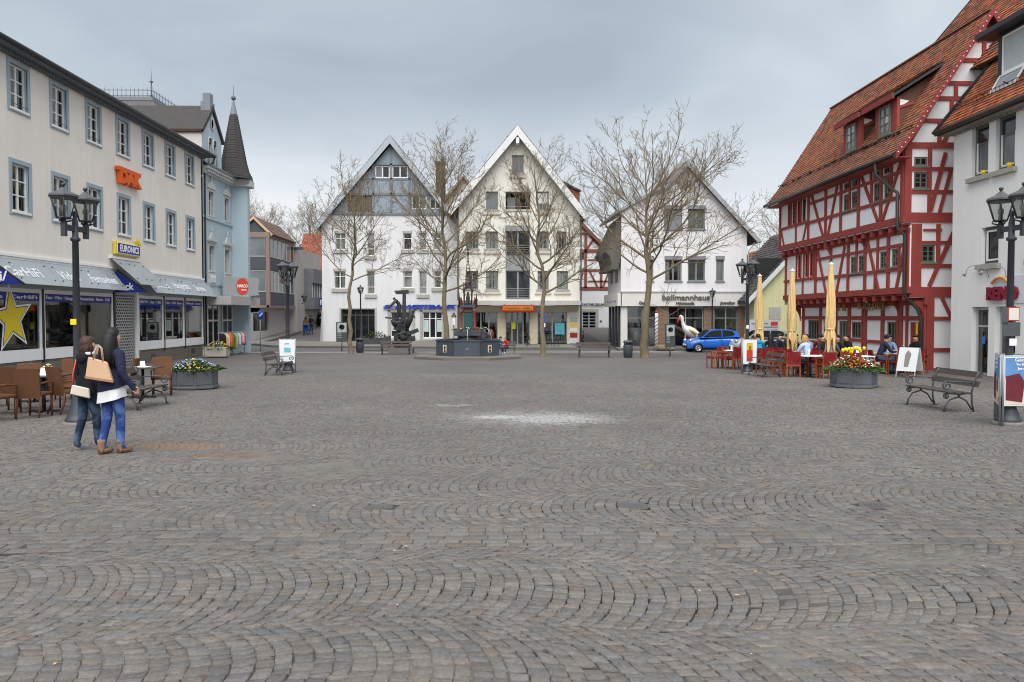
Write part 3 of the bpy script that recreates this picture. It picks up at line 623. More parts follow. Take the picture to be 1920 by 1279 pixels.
# ---------------------------------------------------------------- pale blue corner house with spire
def blue_house():
    B = -0.6; T = thing('corner_house', 'pale blue corner house with pointed slate spire, gabled dormer and iron roof cresting', 'building', (-16.35, 44.1, B), R(90)); z = lambda v: v-B
    bl = M('pale_blue_plaster', (176, 194, 204), 0.9, 0.05, 0.5, 0.12, 150, streak=0.05); st = M('pale_trim', (196, 198, 198), 0.85, 0.06, 1.2); slate = M('slate', (88, 86, 88), 0.7, 0.12, 2); lead = M('lead', (120, 126, 134), 0.55, 0.08, 2); dk = M('slate_dark', (66, 64, 64), 0.8, 0.12, 3)
    wx = (1.25, 3.85); holes = []
    for x in wx: holes += [(x-0.42, x+0.42, z(7.45), z(8.85)), (x-0.42, x+0.42, z(4.3), z(5.75))]
    wall(T, bl, [(0, 0), (4.8, 0), (4.8, z(9.75)), (0, z(9.75))], holes, 0.2)
    # corner bay: a short face towards the square, then away
    MB().add([(4.8, 0, 0), (4.95, -0.92, 0), (4.8, 0, z(9.75)), (4.95, -0.92, z(9.75)), (5.6, -0.85, 0), (5.6, -0.85, z(9.75)), (7.2, 2.5, 0), (7.2, 2.5, z(9.75))], [(0,1,3,2), (1,4,5,3), (4,6,7,5)]).build('corner_bay', bl, T)
    MB().box(0.05, 8, 7.9, 8, 0, z(9.7)).build('side_wall', bl, T); backing(T, 0.1, 5.2, 0, z(9.7), 0.5)
    cf = M('house_frame', (210, 210, 206), 0.6, 0.04, 2)
    for x in wx:
        for a, b_ in ((7.45, 8.85), (4.3, 5.75)):
            w = window(T, x-0.4, x+0.4, z(a)+0.01, z(b_)-0.01, cf, [DGLASS2, DGLASS], 2, 2, 0.16, 0.06, 0.03, sill=st, sur=st, surw=0.13, rowz=[0, 0.66, 1])
            p = MB(); t = z(b_)+0.14
            if a > 7: p.prism([(x-0.6, t), (x+0.6, t), (x+0.6, t+0.22), (x+0.3, t+0.30), (x, t+0.52), (x-0.3, t+0.30), (x-0.6, t+0.22)], 'y', -0.09, 0.0)
            else: p.box(x-0.66, x+0.66, -0.16, 0, t+0.10, t+0.22); p.box(x-0.58, x+0.58, -0.08, 0, t, t+0.10); p.prism([(x-0.4, t+0.22), (x+0.4, t+0.22), (x+0.16, t+0.48), (x, t+0.66), (x-0.16, t+0.48)], 'y', -0.09, 0)
            p.lathe([(0.05, 0), (0.09, 0.06), (0.03, 0.12), (0.06, 0.18), (0.001, 0.3)], 8, (x, -0.05, t+(0.5 if a > 7 else 0.64))); p.build('pediment', st, w)
            if a < 7:
                q = MB().box(x-0.55, x+0.55, -0.06, 0, z(a)-0.85, z(a)-0.12)
                for i in range(4): q.lathe([(0.05, -0.3), (0.08, -0.2), (0.04, 0), (0.06, 0.15)], 8, (x-0.3+0.2*i, -0.09, z(a)-0.42))
                q.build('apron', st, w)
    for zz in (7.28, 3.55): MB().box(0, 4.8, -0.07, 0.0, z(zz)-0.06, z(zz)+0.08).build('string_course', bl, T)
    # cornice with modillions
    c = MB(); c.box(0, 4.75, -0.40, 0.0, z(9.95), z(10.12)); c.box(0, 4.75, -0.16, 0, z(9.70), z(9.95)); c.add([(4.62, -0.1, z(9.72)), (4.7, -1.22, z(9.72)), (5.8, -1.1, z(9.72)), (6.2, 0.4, z(9.72)), (4.62, -0.1, z(10.14)), (4.7, -1.22, z(10.14)), (5.8, -1.1, z(10.14)), (6.2, 0.4, z(10.14))], [(0,1,5,4), (1,2,6,5), (4,5,6,7), (3,2,1,0), (2,3,7,6)])
    c.build('cornice', st, T)
    for i in range(16): MB().box(0.12+i*0.29, 0.26+i*0.29, -0.34, -0.165, z(9.78), z(9.945)).build('modillion', st, T)
    MB().box(0, 4.7, -0.47, -0.36, z(10.10), z(10.2)).build('gutter', lead, T)
    # mansard roof with a flat top and cresting
    MB().add([(0, -0.3, z(10.14)), (5.0, -0.3, z(10.14)), (5.0, 1.0, z(11.3)), (0, 1.0, z(11.3)), (0, 5.5, z(14.9)), (4.6, 3.4, z(13.9))], [(0,1,2,3)]).build('roof', slate, T)
    rf = MB(); rf.add([(0.1, 0.9, z(11.2)), (8, 0.9, z(11.2)), (7.7, 3.65, z(14.3)), (2.1, 3.65, z(14.3)), (0.1, 12, z(11.2)), (8, 12, z(11.2)), (7.7, 9.5, z(14.3)), (2.1, 9.5, z(14.3))], [(0,1,2,3), (1,5,6,2), (3,2,6,7), (4,0,3,7), (5,4,7,6)]); rf.build('roof_mansard', slate, T)
    MB().box(2.0, 7.8, 3.55, 3.75, z(14.2), z(14.42)).box(2.0, 2.2, 3.75, 9.5, z(14.2), z(14.42)).build('roof_curb', lead, T)
    cr = MB(); zt = z(14.42)
    def rail(p, q, n):
        p, q = Vector(p), Vector(q)
        for t in (0.08, 0.40): cr.tube([p+Vector((0, 0, t)), q+Vector((0, 0, t))], 0.02, 4)
        for i in range(n+1): a = p+(q-p)*i/n; cr.tube([a, a+Vector((0, 0, 0.62 if i % 2 else 0.5))], [0.02, 0.012], 4); cr.tube([a+Vector((-0.05, 0, 0.46)), a+Vector((0.05, 0, 0.46))], 0.012, 4)
    rail((2.1, 3.65, zt), (7.7, 3.65, zt), 26); rail((2.1, 3.65, zt), (2.1, 9.5, zt), 24); cr.build('roof_cresting', M('crest_iron', (118, 124, 130), 0.6, 0.1, 3), T)
    fi = [(0.12, 0), (0.07, 0.3), (0.05, 0.5), (0.10, 0.56), (0.05, 0.62), (0.09, 0.9), (0.05, 1.0), (0.05, 1.3), (0.20, 1.42), (0.05, 1.52), (0.03, 1.8), (0.008, 2.9)]
    for x, y, s in ((2.1, 3.65, 0.62), (7.7, 3.65, 0.45), (2.1, 9.5, 0.6)): MB().lathe([(a*s, b*s) for a, b in fi], 8, (x, y, zt)).build('finial', M('finial_zinc', (92, 98, 106), 0.5, 0.1, 2), T)
    # gabled dormer on the facade
    gy = -0.02; g = -0.05; ge = 3.05; gc = (g+ge)/2
    wall(T, bl, [(g, z(10.1)), (ge, z(10.1)), (ge, z(12.15)), (gc, z(13.55)), (g, z(12.15))], [(gc-0.62, gc-0.12, z(10.4), z(11.6)), (gc+0.12, gc+0.62, z(10.4), z(11.6))], 0.2, None, 'dormer_wall', gy)
    MB().box(g, g+0.1, gy+0.01, 4.5, z(10.1), z(12.15)).build('dormer_cheek', st, T); MB().box(ge-0.1, ge, gy+0.01, 4.5, z(10.1), z(12.15)).build('dormer_cheek', st, T)
    for sgn in (-1, 1):
        x0 = gc+sgn*(ge-g)/2; b_ = MB(); e = x0+sgn*0.22
        b_.add([(gc, gy-0.12, z(13.78)), (e, gy-0.12, z(12.05)), (e, 4.6, z(12.05)), (gc, 4.6, z(13.78)), (gc, gy-0.12, z(13.5)), (x0+sgn*0.1, gy-0.12, z(11.9)), (x0+sgn*0.1, 4.6, z(11.9)), (gc, 4.6, z(13.5))], [(0,1,2,3), (0,4,5,1), (4,7,6,5)]); b_.build('dormer_roof', dk, T)
    for sgn in (-1, 1):
        x = gc+sgn*0.37; w = MB(); pts = [(x+0.25*math.cos(a), z(11.6)+0.25*math.sin(a)) for a in np.linspace(0, math.pi, 9)]
        w.prism([(x+0.25*math.cos(a), z(11.6)+0.26*math.sin(a)) for a in np.linspace(0, math.pi, 9)], 'y', gy-0.004, gy+0.1); w = w.build('arched_window', DGLASS, T)
        slab('pane', DGLASS2, w, x-0.25, x+0.25, gy+0.1, gy+0.12, z(10.4), z(11.6)); r_ = MB(); r_.tube([(x-0.3, gy-0.03, z(10.4))]+[(x-0.3*math.cos(a), gy-0.03, z(11.6)+0.3*math.sin(a)) for a in np.linspace(0, math.pi, 9)]+[(x+0.3, gy-0.03, z(10.4))], 0.045, 5); r_.box(x-0.02, x+0.02, gy+0.05, gy+0.095, z(10.4), z(11.6)); r_.build('surround', st, w)
    ro = MB().lathe([(0.2, 0), (0.27, 0.05), (0.30, 0.0)], 12); ro.v = [(gc+a, gy-0.03-c, z(12.75)+b*1.25) for a, b, c in ro.v]; ro.build('round_vent', st, T)
    MB().lathe([(0.19, 0), (0.0001, 0.0)], 12, (0, 0, 0)).build('round_vent', DGREY, T).matrix_local = Matrix.Translation((gc, gy-0.006, z(12.75))) @ Matrix.Rotation(math.pi/2, 4, 'X')
    MB().box(gc-0.34, gc+0.34, gy-0.05, gy+0.5, z(13.4), z(13.95)).box(gc-0.24, gc+0.24, gy, gy+0.42, z(13.95), z(14.45)).build('gable_chimney', lead, T)
    # spire over the corner
    cx, cy = 4.75, -0.2; sp = [(1.12, z(10.14)), (0.92, z(10.5)), (0.76, z(11.1)), (0.55, z(12.3)), (0.22, z(14.1))]
    MB().lathe(sp, 8, (cx, cy, 0), False, rot=R(22.5)).build('spire', dk, T); MB().lathe([(0.23, z(14.1)), (0.06, z(14.9)), (0.03, z(14.92)), (0.04, z(15.0))], 8, (cx, cy, 0), False, rot=R(22.5)).build('spire_tip', lead, T)
    rings = MB()
    for i in range(24):
        t = z(10.25)+i*0.16; k = next(j for j in range(len(sp)-1) if sp[j+1][1] >= t-1e-6); a, b_ = sp[k], sp[k+1]; rr = a[0]+(b_[0]-a[0])*(t-a[1])/(b_[1]-a[1])
        rings.lathe([(rr+0.002, t), (rr+0.022, t), (rr-0.02, t+0.15)], 8, (cx, cy, 0), False, rot=R(22.5))
    rings.build('slate_course', dk, T, kind='stuff')
    MB().ball((cx, cy, z(15.12)), 0.15, 10).tube([(cx, cy, z(15.2)), (cx, cy, z(15.9))], 0.014, 4).build('ball_finial', M('finial_zinc', (92, 98, 106)), T)
    # ground floor: canopy and shop openings
    MB().box(0.05, 5.4, -1.5, 0.0, z(2.35), z(2.85)).build('shop_canopy', M('canopy_grey', (178, 176, 174), 0.8, 0.06, 1), T)
    for a, b_ in ((0.4, 2.1), (2.8, 4.5)):
        w = MB().box(a, b_, -0.03, -0.004, z(-0.4), z(2.3)).build('shop_window', DGLASS, T); f = MB()
        for x in (a, (a+b_)/2, b_): f.box(x-0.05, x+0.05, -0.07, -0.03, z(-0.4), z(2.3))
        f.box(a+0.05, b_-0.05, -0.065, -0.03, z(1.4), z(1.5)); f.build('shop_frame', cf, w)
    return T
blue_house()
def marco_sign():
    s = thing('shop_sign', 'grey wavy edged shop sign with red oval reading MARCO above canopy', 'sign', (-15.25, 47.1, 2.95), R(40)); gm = M('marco_grey', (158, 160, 162), 0.6, 0.05, 2)
    rnd = random.Random(2); n = 26; p = [(-1.1+2.2*i/n, 0.03*rnd.uniform(-1, 1)) for i in range(n+1)] + [(1.1+0.04*rnd.uniform(-1, 1), 0.1+0.9*i/8) for i in range(9)] + [(1.1-2.2*i/n, 1.05+0.04*rnd.uniform(-1, 1)) for i in range(n+1)] + [(-1.1+0.05*rnd.uniform(-1, 1), 1.0-0.9*i/8) for i in range(9)]
    MB().prism(p, 'y', 0, 0.04).build('board', gm, s)
    MB().prism([(0.08+0.36*math.cos(a), 0.53+0.50*math.sin(a)) for a in np.linspace(0, 2*math.pi, 24)[:-1]], 'y', -0.03, -0.002).build('oval', M('marco_red', (214, 74, 58), 0.5, 0.04, 2), s)
    text('MARCO', 0.26, SIGNWHITE, s, FW(0.08, -0.036, 0.56), 'lettering', 0.004, 0.62, 0.01); text('MODE', 0.11, SIGNWHITE, s, FW(0.16, -0.036, 0.32), 'lettering', 0.004, 0.3, 0.004)
    for x in (-0.8, 0.8): MB().tube([(x, 0.06, -0.1), (x, 0.06, 0.5)], 0.02, 5).build('bracket', DGREY, s)
marco_sign()
# ---------------------------------------------------------------- gabled houses at the far side of the square
def house(name, label, x0, y, B, rz=0): return thing(name, label, 'building', (x0, y, B), rz)
def gable_roof(T, xl, zl, xa, za, xr, zr, y0, y1, mat, edge, edgew=0.34, th=0.16, pal=None):
    for sgn, (xe, ze) in ((-1, (xl, zl)), (1, (xr, zr))):
        d = Vector((xe-xa, 0, ze-za)); n = Vector((-d.z, 0, d.x)).normalized(); n = n if n.z > 0 else -n
        a, e = Vector((xa, 0, za)), Vector((xe, 0, ze)); up = Vector((0, 0, 1))/max(0.2, n.z); Y0, Y1 = Vector((0, y0, 0)), Vector((0, y1, 0))
        MB().add([a+Y0, e+Y0, e+Y1, a+Y1, a+up*th+Y0, e+n*th+Y0, e+n*th+Y1, a+up*th+Y1], [(0,1,2,3), (7,6,5,4), (0,4,5,1), (1,5,6,2), (2,6,7,3)]).build('roof', mat, T)
        q = Vector((0, -0.03, 0)); w = n*(-edgew+th); wa = up*(-edgew+th)
        MB().add([a+up*th*0.8+Y0+q, e+n*th*0.8+Y0+q, e+w+Y0+q, a+wa+Y0+q, a+up*th*0.8+Y0, e+n*th*0.8+Y0, e+w+Y0, a+wa+Y0], [(0,1,2,3)[::sgn], (3,2,6,7), (0,4,5,1)]).build('bargeboard', edge, T)
        if pal: tiles(T, e+n*th+Y0, Y1-Y0, a-e, int((y1-y0)/0.3), int((a-e).length/0.34), TILEM, pal, 0.03)
def bank():
    X0, Y, B = -13.72, 62, -0.55; T = house('gabled_house', 'tall white gabled bank house with blue grey boarded gable top', X0, Y, B); x = lambda v: v-X0; z = lambda v: v-B
    wt = M('bank_plaster', (216, 217, 219), 0.9, 0.05, 0.5, 0.1, 120, streak=0.09); bb = M('bluegrey_boards', (146, 158, 170), 0.8, 0.08, 1.2, streak=0.1); bt = M('bluegrey_timber', (124, 132, 142), 0.8, 0.08, 2); sl = M('bank_stone', (170, 168, 164), 0.85, 0.08, 2)
    W2 = [(-12.68, -11.85, 6.95, 8.25), (-10.17, -9.59, 6.45, 8.25), (-7.32, -6.65, 6.96, 8.26), (-6.10, -5.48, 6.96, 8.26), (-4.97, -4.30, 6.96, 8.26)]
    W3 = [(-12.79, -11.87, 3.89, 5.27), (-10.19, -9.57, 3.43, 5.28), (-7.33, -6.62, 3.93, 5.28), (-6.11, -5.45, 3.43, 5.28), (-4.93, -4.31, 3.94, 5.28)]
    GW = [(-8.44, -6.55, 0.05, 2.16), (-5.91, -4.15, -0.03, 2.16)]; EN = (-12.22, -9.59, -0.33, 2.25)
    H = [(x(a), x(b), z(c), z(d)) for a, b, c, d in W2+W3+GW+[EN]]
    wall(T, wt, [(0, 0), (x(-2.78), 0), (x(-2.78), z(9.75)), (0, z(9.75))], H, 0.28)
    MB().box(0, 0.02, 0.01, 14, 0, z(9.0)).build('side_wall', wt, T); MB().box(x(-2.8), x(-2.78), 0.01, 14, 0, z(9.0)).build('side_wall', wt, T); backing(T, 0.1, x(-2.9), 0, z(9.7), 0.55)
    MB().prism([(-0.14, 0), (0.0, 0), (0.0, z(2.2))], 'y', -0.25, 0.4).build('buttress', sl, T)
    for w in W2+W3:
        a, b, c, d = w; tall = d-c > 1.6
        o = window(T, x(a)+0.005, x(b)-0.005, z(c)+0.005, z(d)-0.005, FRAME, CLEARG, 2 if w[0] < -11 else 1, 2, 0.2, 0.06, 0.04, rowz=[0, 0.7, 1] if not tall else [0, 0.30, 1], curtain=CURT)
        MB().box(x(a)-0.16, x(b)+0.16, -0.12, 0.0, z(c)-0.28, z(c)-0.005).build('sill', sl, o)
        MB().box(x(a)-0.06, x(b)+0.06, -0.015, 0.0, z(d), z(d)+0.18).build('lintel', sl, o)
    for (a, b, c, d) in GW:
        o = window(T, x(a)+0.1, x(b)-0.1, z(c), z(d)-0.1, FRAME, [DGLASS], 3, 2, 0.18, 0.07, 0.05, rowz=[0, 0.76, 1])
        s = MB(); s.box(x(a)-0.12, x(a)+0.1, -0.06, 0.2, z(c)-0.1, z(d)); s.box(x(b)-0.1, x(b)+0.12, -0.06, 0.2, z(c)-0.1, z(d)); s.box(x(a)-0.12, x(b)+0.12, -0.06, 0.2, z(d)-0.1, z(d)+0.12); s.box(x(a)-0.2, x(b)+0.2, -0.14, 0.2, z(c)-0.32, z(c)-0.1); s.build('stone_frame', sl, o)
        for q in (0.17, 0.83): MB().box(x(a)+0.1+(b-a-0.2)*(q-0.12), x(a)+0.1+(b-a-0.2)*(q+0.12), 0.174, 0.18, z(c)+0.5, z(d)-0.75).build('poster', M('pale_poster', (196, 214, 216), 0.6, 0.1, 6), o)
    a, b, c, d = EN; e = MB(); e.box(x(a)-0.14, x(a), -0.05, 0.26, z(c), z(d)); e.box(x(b), x(b)+0.14, -0.05, 0.26, z(c), z(d)); e.box(x(a)-0.14, x(b)+0.14, -0.05, 0.26, z(d), z(d)+0.12); e.build('entrance_frame', sl, T)
    slab('pane', DGLASS3, T, x(a), x(b), 0.27, 0.30, z(c), z(d)); f = MB()
    for q in np.linspace(x(a)+0.03, x(b)-0.03, 6): f.box(q-0.03, q+0.03, 0.2, 0.265, z(c), z(d))
    f.box(x(a)+0.06, x(b)-0.06, 0.21, 0.26, z(1.75), z(1.83)); f.build('entrance_door', DGREY, T)
    # boarded gable
    xa, za = x(-8.26), z(15.25); ol = [(x(-13.0), z(9.76)), (x(-2.80), z(9.76)), (x(-3.35), z(10.2)), (xa, za), (x(-13.0), z(9.85))]
    GH = [(-9.51, -8.34, 12.56, 13.52), (-8.17, -6.92, 12.57, 13.52), (-6.64, -5.46, 10.15, 11.23), (-5.25, -4.29, 10.15, 11.0)]; LG = (-11.66, -9.75, 9.84, 11.22)
    wall(T, bb, [(x(-12.9), z(9.76)), (x(-3.6), z(9.76)), (xa, za-0.1)], [(x(q[0]), x(q[1]), z(q[2]), z(q[3])) for q in GH]+[(x(LG[0]), x(LG[1]), z(LG[2]), z(LG[3]))], 0.2, None, 'gable_wall', -0.04)
    backing(T, x(-11.7), x(-4.6), z(9.8), z(11.3), 0.4); backing(T, x(-9.7), x(-6.7), z(12.4), z(13.6), 0.35)
    # each upright board of the cladding, cut by the roof line
    k = 0; px = x(-12.6)
    while px < x(-3.9):
        top = za-0.35-abs(px+0.1-xa)*(za-z(9.76))/(xa-x(-12.9))
        segs = [(z(9.8), top)]
        for q in GH+[LG]:
            if x(q[0])-0.16 < px < x(q[1])-0.02:
                segs = [s for (u, v) in segs for s in ((u, min(v, z(q[2])-0.06)), (max(u, z(q[3])+0.06), v)) if s[1]-s[0] > 0.1]
        for (u, v) in segs:
            if v-u > 0.12: slab('board', bb, T, px+0.006, px+0.165, -0.062, -0.041, u, v)
        px += 0.172
    def tb(p, q, w=0.16): beam(T, (x(p[0]), z(p[1])), (x(q[0]), z(q[1])), w, bt, None, -0.085, 0.06)
    tb((-8.25, 9.8), (-8.25, 15.0)); tb((-9.7, 13.62), (-6.8, 13.62), 0.13); tb((-10.4, 12.48), (-6.0, 12.48), 0.12); tb((-12.0, 11.30), (-4.4, 11.30), 0.2); tb((-9.65, 9.8), (-9.65, 13.6)); tb((-6.8, 9.8), (-6.8, 13.55)); tb((-13.2, 9.78), (-3.3, 9.78), 0.18)
    for q in GH: window(T, x(q[0])+0.005, x(q[1])-0.005, z(q[2]), z(q[3]), FRAME, [DGLASS2, DGLASS], 2, 1, 0.06, 0.09, 0.05, wallface=-0.04)
    lg = MB()
    bw = M('loggia_wood', (112, 100, 92), 0.8, 0.12, 2, streak=0.1)
    for i in range(14): slab('board', bw, T, x(LG[0])+0.01+i*0.136, x(LG[0])+0.13+i*0.136, 0.02, 0.05, z(LG[2])+0.02, z(LG[3])-0.02 if i % 5 else z(LG[3])-0.3)
    gable_roof(T, x(-14.25), z(8.55), xa, z(15.6), x(-2.9), z(9.0), -0.55, 14, M('bank_roof', (120, 100, 92), 0.85), M('bluegrey_barge', (166, 174, 182), 0.7, 0.06, 1), 0.42, 0.14, BROWN_T)
    return T
bank()
s = thing('wall_sign', 'blue slanted lettering SÜDWESTBANK on the white bank wall', 'sign', (-6.1, 61.9, 2.48)); text('SÜDWESTBANK', 0.36, M('bank_blue', (40, 66, 170), 0.4, 0.05, 2), s, FW(0, -0.05, 0), 'lettering', 0.04, 5.9, 0.03, 0.35, 1.05)
MB().box(-2.8, 2.8, 0.0, 0.06, -0.05, 0.0).build('rail', MGREY, s)
def cream_house():
    X0, Y, B = -2.75, 58, -0.6; T = house('gabled_house', 'cream gabled house with stone clad shop floor and glazed centre bay', X0, Y, B); x = lambda v: v-X0; z = lambda v: v-B
    cr = M('cream_house_plaster', (222, 220, 211), 0.9, 0.06, 0.5, 0.1, 120, streak=0.10); sl = M('cream_sill', (196, 190, 176), 0.8, 0.08, 2); fr = M('grey_frame', (142, 146, 148), 0.5, 0.05, 2); tr = M('travertine', (206, 196, 174), 0.8, 0.08, 1.5, 0.1, 30)
    xa, za = x(1.58), z(15.2); TOP = (1.18, 2.05, 12.25, 13.58); R1 = [(-0.75, 0.16, 9.54, 10.91), (3.04, 3.91, 9.55, 10.92)]; LOG = (0.71, 2.53, 9.59, 10.91)
    R2 = [(-2.21, -1.30, 6.67, 7.96), (-0.75, 0.16, 6.67, 7.97), (3.08, 3.91, 6.68, 7.98), (4.50, 5.22, 6.68, 7.98)]; R3 = [(-2.21, -1.31, 3.67, 5.05), (-0.75, 0.16, 3.67, 5.05), (3.08, 3.91, 3.67, 5.05), (4.5, 5.35, 3.67, 5.05)]; CT = (0.71, 2.53, 2.95, 8.40)
    H = [(x(a), x(b), z(c), z(d)) for a, b, c, d in [TOP]+R1+[LOG]+R2+R3+[CT]]
    wall(T, cr, [(0, z(2.85)), (x(6.2), z(2.85)), (x(6.2), z(9.6)), (xa, za), (0, z(9.95))], H, 0.26)
    MB().box(0.0, 0.02, 0.01, 14, 0, z(9.2)).build('side_wall', cr, T); MB().box(x(6.18), x(6.2), 0.01, 14, 0, z(9.2)).build('side_wall', cr, T)
    backing(T, 0.05, x(6.15), z(2.9), z(9.3), 0.6); backing(T, x(-0.9), x(4.0), z(9.3), z(11), 0.9); backing(T, x(0.9), x(2.3), z(12), z(13.7), 0.5)
    for w in [TOP]+R1+R2+R3:
        a, b, c, d = w; pale = w in (TOP, R1[0])
        o = window(T, x(a)+0.01, x(b)-0.01, z(c)+0.01, z(d)-0.01, fr, DGLASS2 if pale else CLEARG, 1 if pale else 2, 1, 0.18, 0.06, 0.03, curtain=None if pale else CURT)
        MB().box(x(a)-0.2, x(b)+0.2, -0.10, 0.0, z(c)-0.34, z(c)-0.20).build('sill', sl, o)
        g = MB(); g.tube([(x(a)-0.12, -0.06, z(c)-0.02), (x(b)+0.12, -0.06, z(c)-0.02)], 0.022, 5); g.tube([(x(a)-0.12, -0.06, z(c)-0.10), (x(b)+0.12, -0.06, z(c)-0.10)], 0.015, 5); g.build('flower_rail', fr, o)
        if w == R1[1]: MB().box(x(a)+0.1, x(b)-0.1, 0.15, 0.16, z(c)+0.5, z(d)-0.1).build('blind', CURT, o)
    # centre bay: two tall french windows behind rails with a grey panel between
    MB().box(x(0.71), x(2.53), 0.05, 0.2, z(5.08), z(6.15)).build('bay_panel', fr, T); MB().box(x(0.71), x(2.53), 0.02, 0.2, z(8.0), z(8.38)).build('blind_box', fr, T)
    for (c, d) in ((2.98, 5.06), (6.18, 7.98)):
        o = window(T, x(0.72), x(2.52), z(c), z(d), fr, [DGLASS3, DGLASS], 2, 1, 0.2, 0.06, 0.06, name='french_window'); g = MB()
        for i in range(5): g.tube([(x(0.72), 0.05, z(c)+0.12+i*0.16), (x(2.52), 0.05, z(c)+0.12+i*0.16)], 0.018, 4)
        for q in (0.76, 1.62, 2.48): g.box(x(q)-0.02, x(q)+0.02, 0.03, 0.07, z(c), z(c)+0.85)
        g.build('railing', MGREY, o)
        for i in range(7): MB().box(x(0.8)+i*0.24, x(0.84)+i*0.24, 0.235, 0.245, z(c)+0.1, z(d)-0.1).build('blind_slat', CURT, o)
    a, b, c, d = LOG; slab('pane', DGLASS2, T, x(0.85), x(1.45), 0.55, 0.57, z(c), z(d)-0.35); g = MB(); g.tube([(x(a), -0.02, z(c)+0.2), (x(b), -0.02, z(c)+0.2)], 0.02, 5); g.build('loggia_rail', MGREY, T); MB().box(x(a)-0.1, x(b)+0.1, -0.06, 0.0, z(c)-0.12, z(c)).build('sill', sl, T)
    gable_roof(T, x(-3.55), z(9.30), xa, z(15.45), x(6.75), z(9.0), -0.75, 14, M('cream_roof', (110, 84, 72), 0.85), M('white_barge', (214, 216, 216), 0.6, 0.05, 1), 0.48, 0.12, BROWN_T)
    MB().box(xa-0.12, xa+0.12, -0.7, -0.1, z(14.3), z(14.75)).build('ridge_beam', WHITE, T)
    # shed dormer on the right-hand slope
    MB().add([(x(4.7), 0.8, z(11.95)), (x(6.35), 0.8, z(11.1)), (x(6.35), 4, z(11.1)), (x(4.7), 4, z(11.95)), (x(6.3), 0.95, z(11.0)), (x(5.35), 0.95, z(10.9)), (x(6.3), 0.95, z(9.6)), (x(6.3), 4, z(9.6)), (x(6.3), 4, z(11.0))], [(0,1,2,3), (4,6,7,8)]).build('dormer', M('dormer_brown', (128, 84, 66), 0.8), T)
    MB().add([(x(4.7), 0.8, z(12.0)), (x(6.4), 0.8, z(11.15)), (x(6.4), 0.8, z(10.98)), (x(4.85), 0.8, z(11.78))], [(3,2,1,0)]).build('dormer_edge', BLACKMETAL, T); MB().add([(x(4.9), 0.97, z(11.75)), (x(6.3), 0.97, z(11.0)), (x(6.3), 0.97, z(9.9))], [(2,1,0)]).build('dormer_cheek', M('dormer_brown'  , (128, 84, 66)), T)
    # ground floor
    GF = [(-2.6, -1.78, 0, 0), (0.11, 0.71, 0, 0), (2.49, 3.09, 0, 0), (5.28, 6.2, 0, 0)]
    for (a, b, _, _) in GF:
        p = MB().box(x(a)+0.01, x(b)-0.01, 0.03, 0.5, 0.02, z(2.02)).build('pier', tr, T)
        for i in range(6):
            zz = z(-0.42)+i*0.405; mid = (x(a)+x(b))/2
            for (u, v) in ((x(a), mid-0.004), (mid+0.004, x(b))) if (i % 2 or b-a > 0.7) else ((x(a), x(b)),): slab('stone_panel', tr, p, u, v, -0.03, 0.028, zz+0.004, zz+0.40)
    lt = MB().box(0.0, x(6.2), 0.0, 0.5, z(2.03), z(2.5)).build('lintel', tr, T)
    cnp = M('canopy_concrete', (186, 184, 180), 0.85, 0.1, 1, streak=0.15); MB().box(-0.1, x(6.22), -1.0, 0.3, z(2.52), z(2.84)).build('canopy', cnp, T)
    for (a, b, n) in ((-1.78, 0.11, 3), (0.71, 2.49, 4), (3.09, 5.28, 2)):
        o = window(T, x(a)+0.01, x(b)-0.01, z(-0.40) if n == 4 else z(-0.25), z(2.02), fr, SHOPG, n, 1, 0.12, 0.05, 0.05, name='shop_window' if n != 4 else 'shop_door')
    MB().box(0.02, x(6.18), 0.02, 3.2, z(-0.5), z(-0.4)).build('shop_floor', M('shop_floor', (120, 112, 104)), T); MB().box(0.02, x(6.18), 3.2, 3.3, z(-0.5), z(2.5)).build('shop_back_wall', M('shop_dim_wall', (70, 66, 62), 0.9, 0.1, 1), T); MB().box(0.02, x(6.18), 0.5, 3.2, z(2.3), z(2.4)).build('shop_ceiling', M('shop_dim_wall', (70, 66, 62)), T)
    MB().box(-0.05, x(6.25), -0.9, 0.1, 0.0, z(-0.36)).build('step', M('pavement_slab', (116, 113, 109)), T)
    rr = random.Random(9); cs = [M('stationery_%d' % i, c, 0.6, 0.05, 3) for i, c in enumerate(((190, 50, 44), (40, 90, 150), (220, 190, 60), (210, 210, 210), (60, 140, 130), (160, 90, 50)))]
    for i in range(46):
        px = rr.choice((rr.uniform(-1.7, 0.05), rr.uniform(0.8, 2.4), rr.uniform(3.15, 5.2), rr.uniform(3.15, 5.2))); py = rr.uniform(0.3, 2.2); h = rr.uniform(0.1, 0.5); w = rr.uniform(0.1, 0.3); b0 = rr.uniform(-0.3, 0.9)
        MB().box(x(px)-w/2, x(px)+w/2, py, py+0.15, z(b0), z(b0)+h).build('display_goods', rr.choice(cs), T)
    MB().box(x(4.38), x(5.1), 0.10, 0.108, z(0.35), z(1.2)).build('poster', M('teal_poster', (90, 170, 186), 0.5, 0.25, 4), T); MB().box(x(1.15), x(1.45), 0.06, 0.07, z(0.75), z(1.25)).build('notice', M('lime_notice', (206, 214, 40), 0.5, 0.05, 3), T)
    MB().tube([(-0.06, -0.1, z(9.9)), (-0.06, -0.1, 0)], 0.06, 6).build('downpipe', DGREY, T); MB().tube([(x(6.3), -0.1, z(8.9)), (x(6.3), -0.1, 0)], 0.06, 6).build('downpipe', DGREY, T)
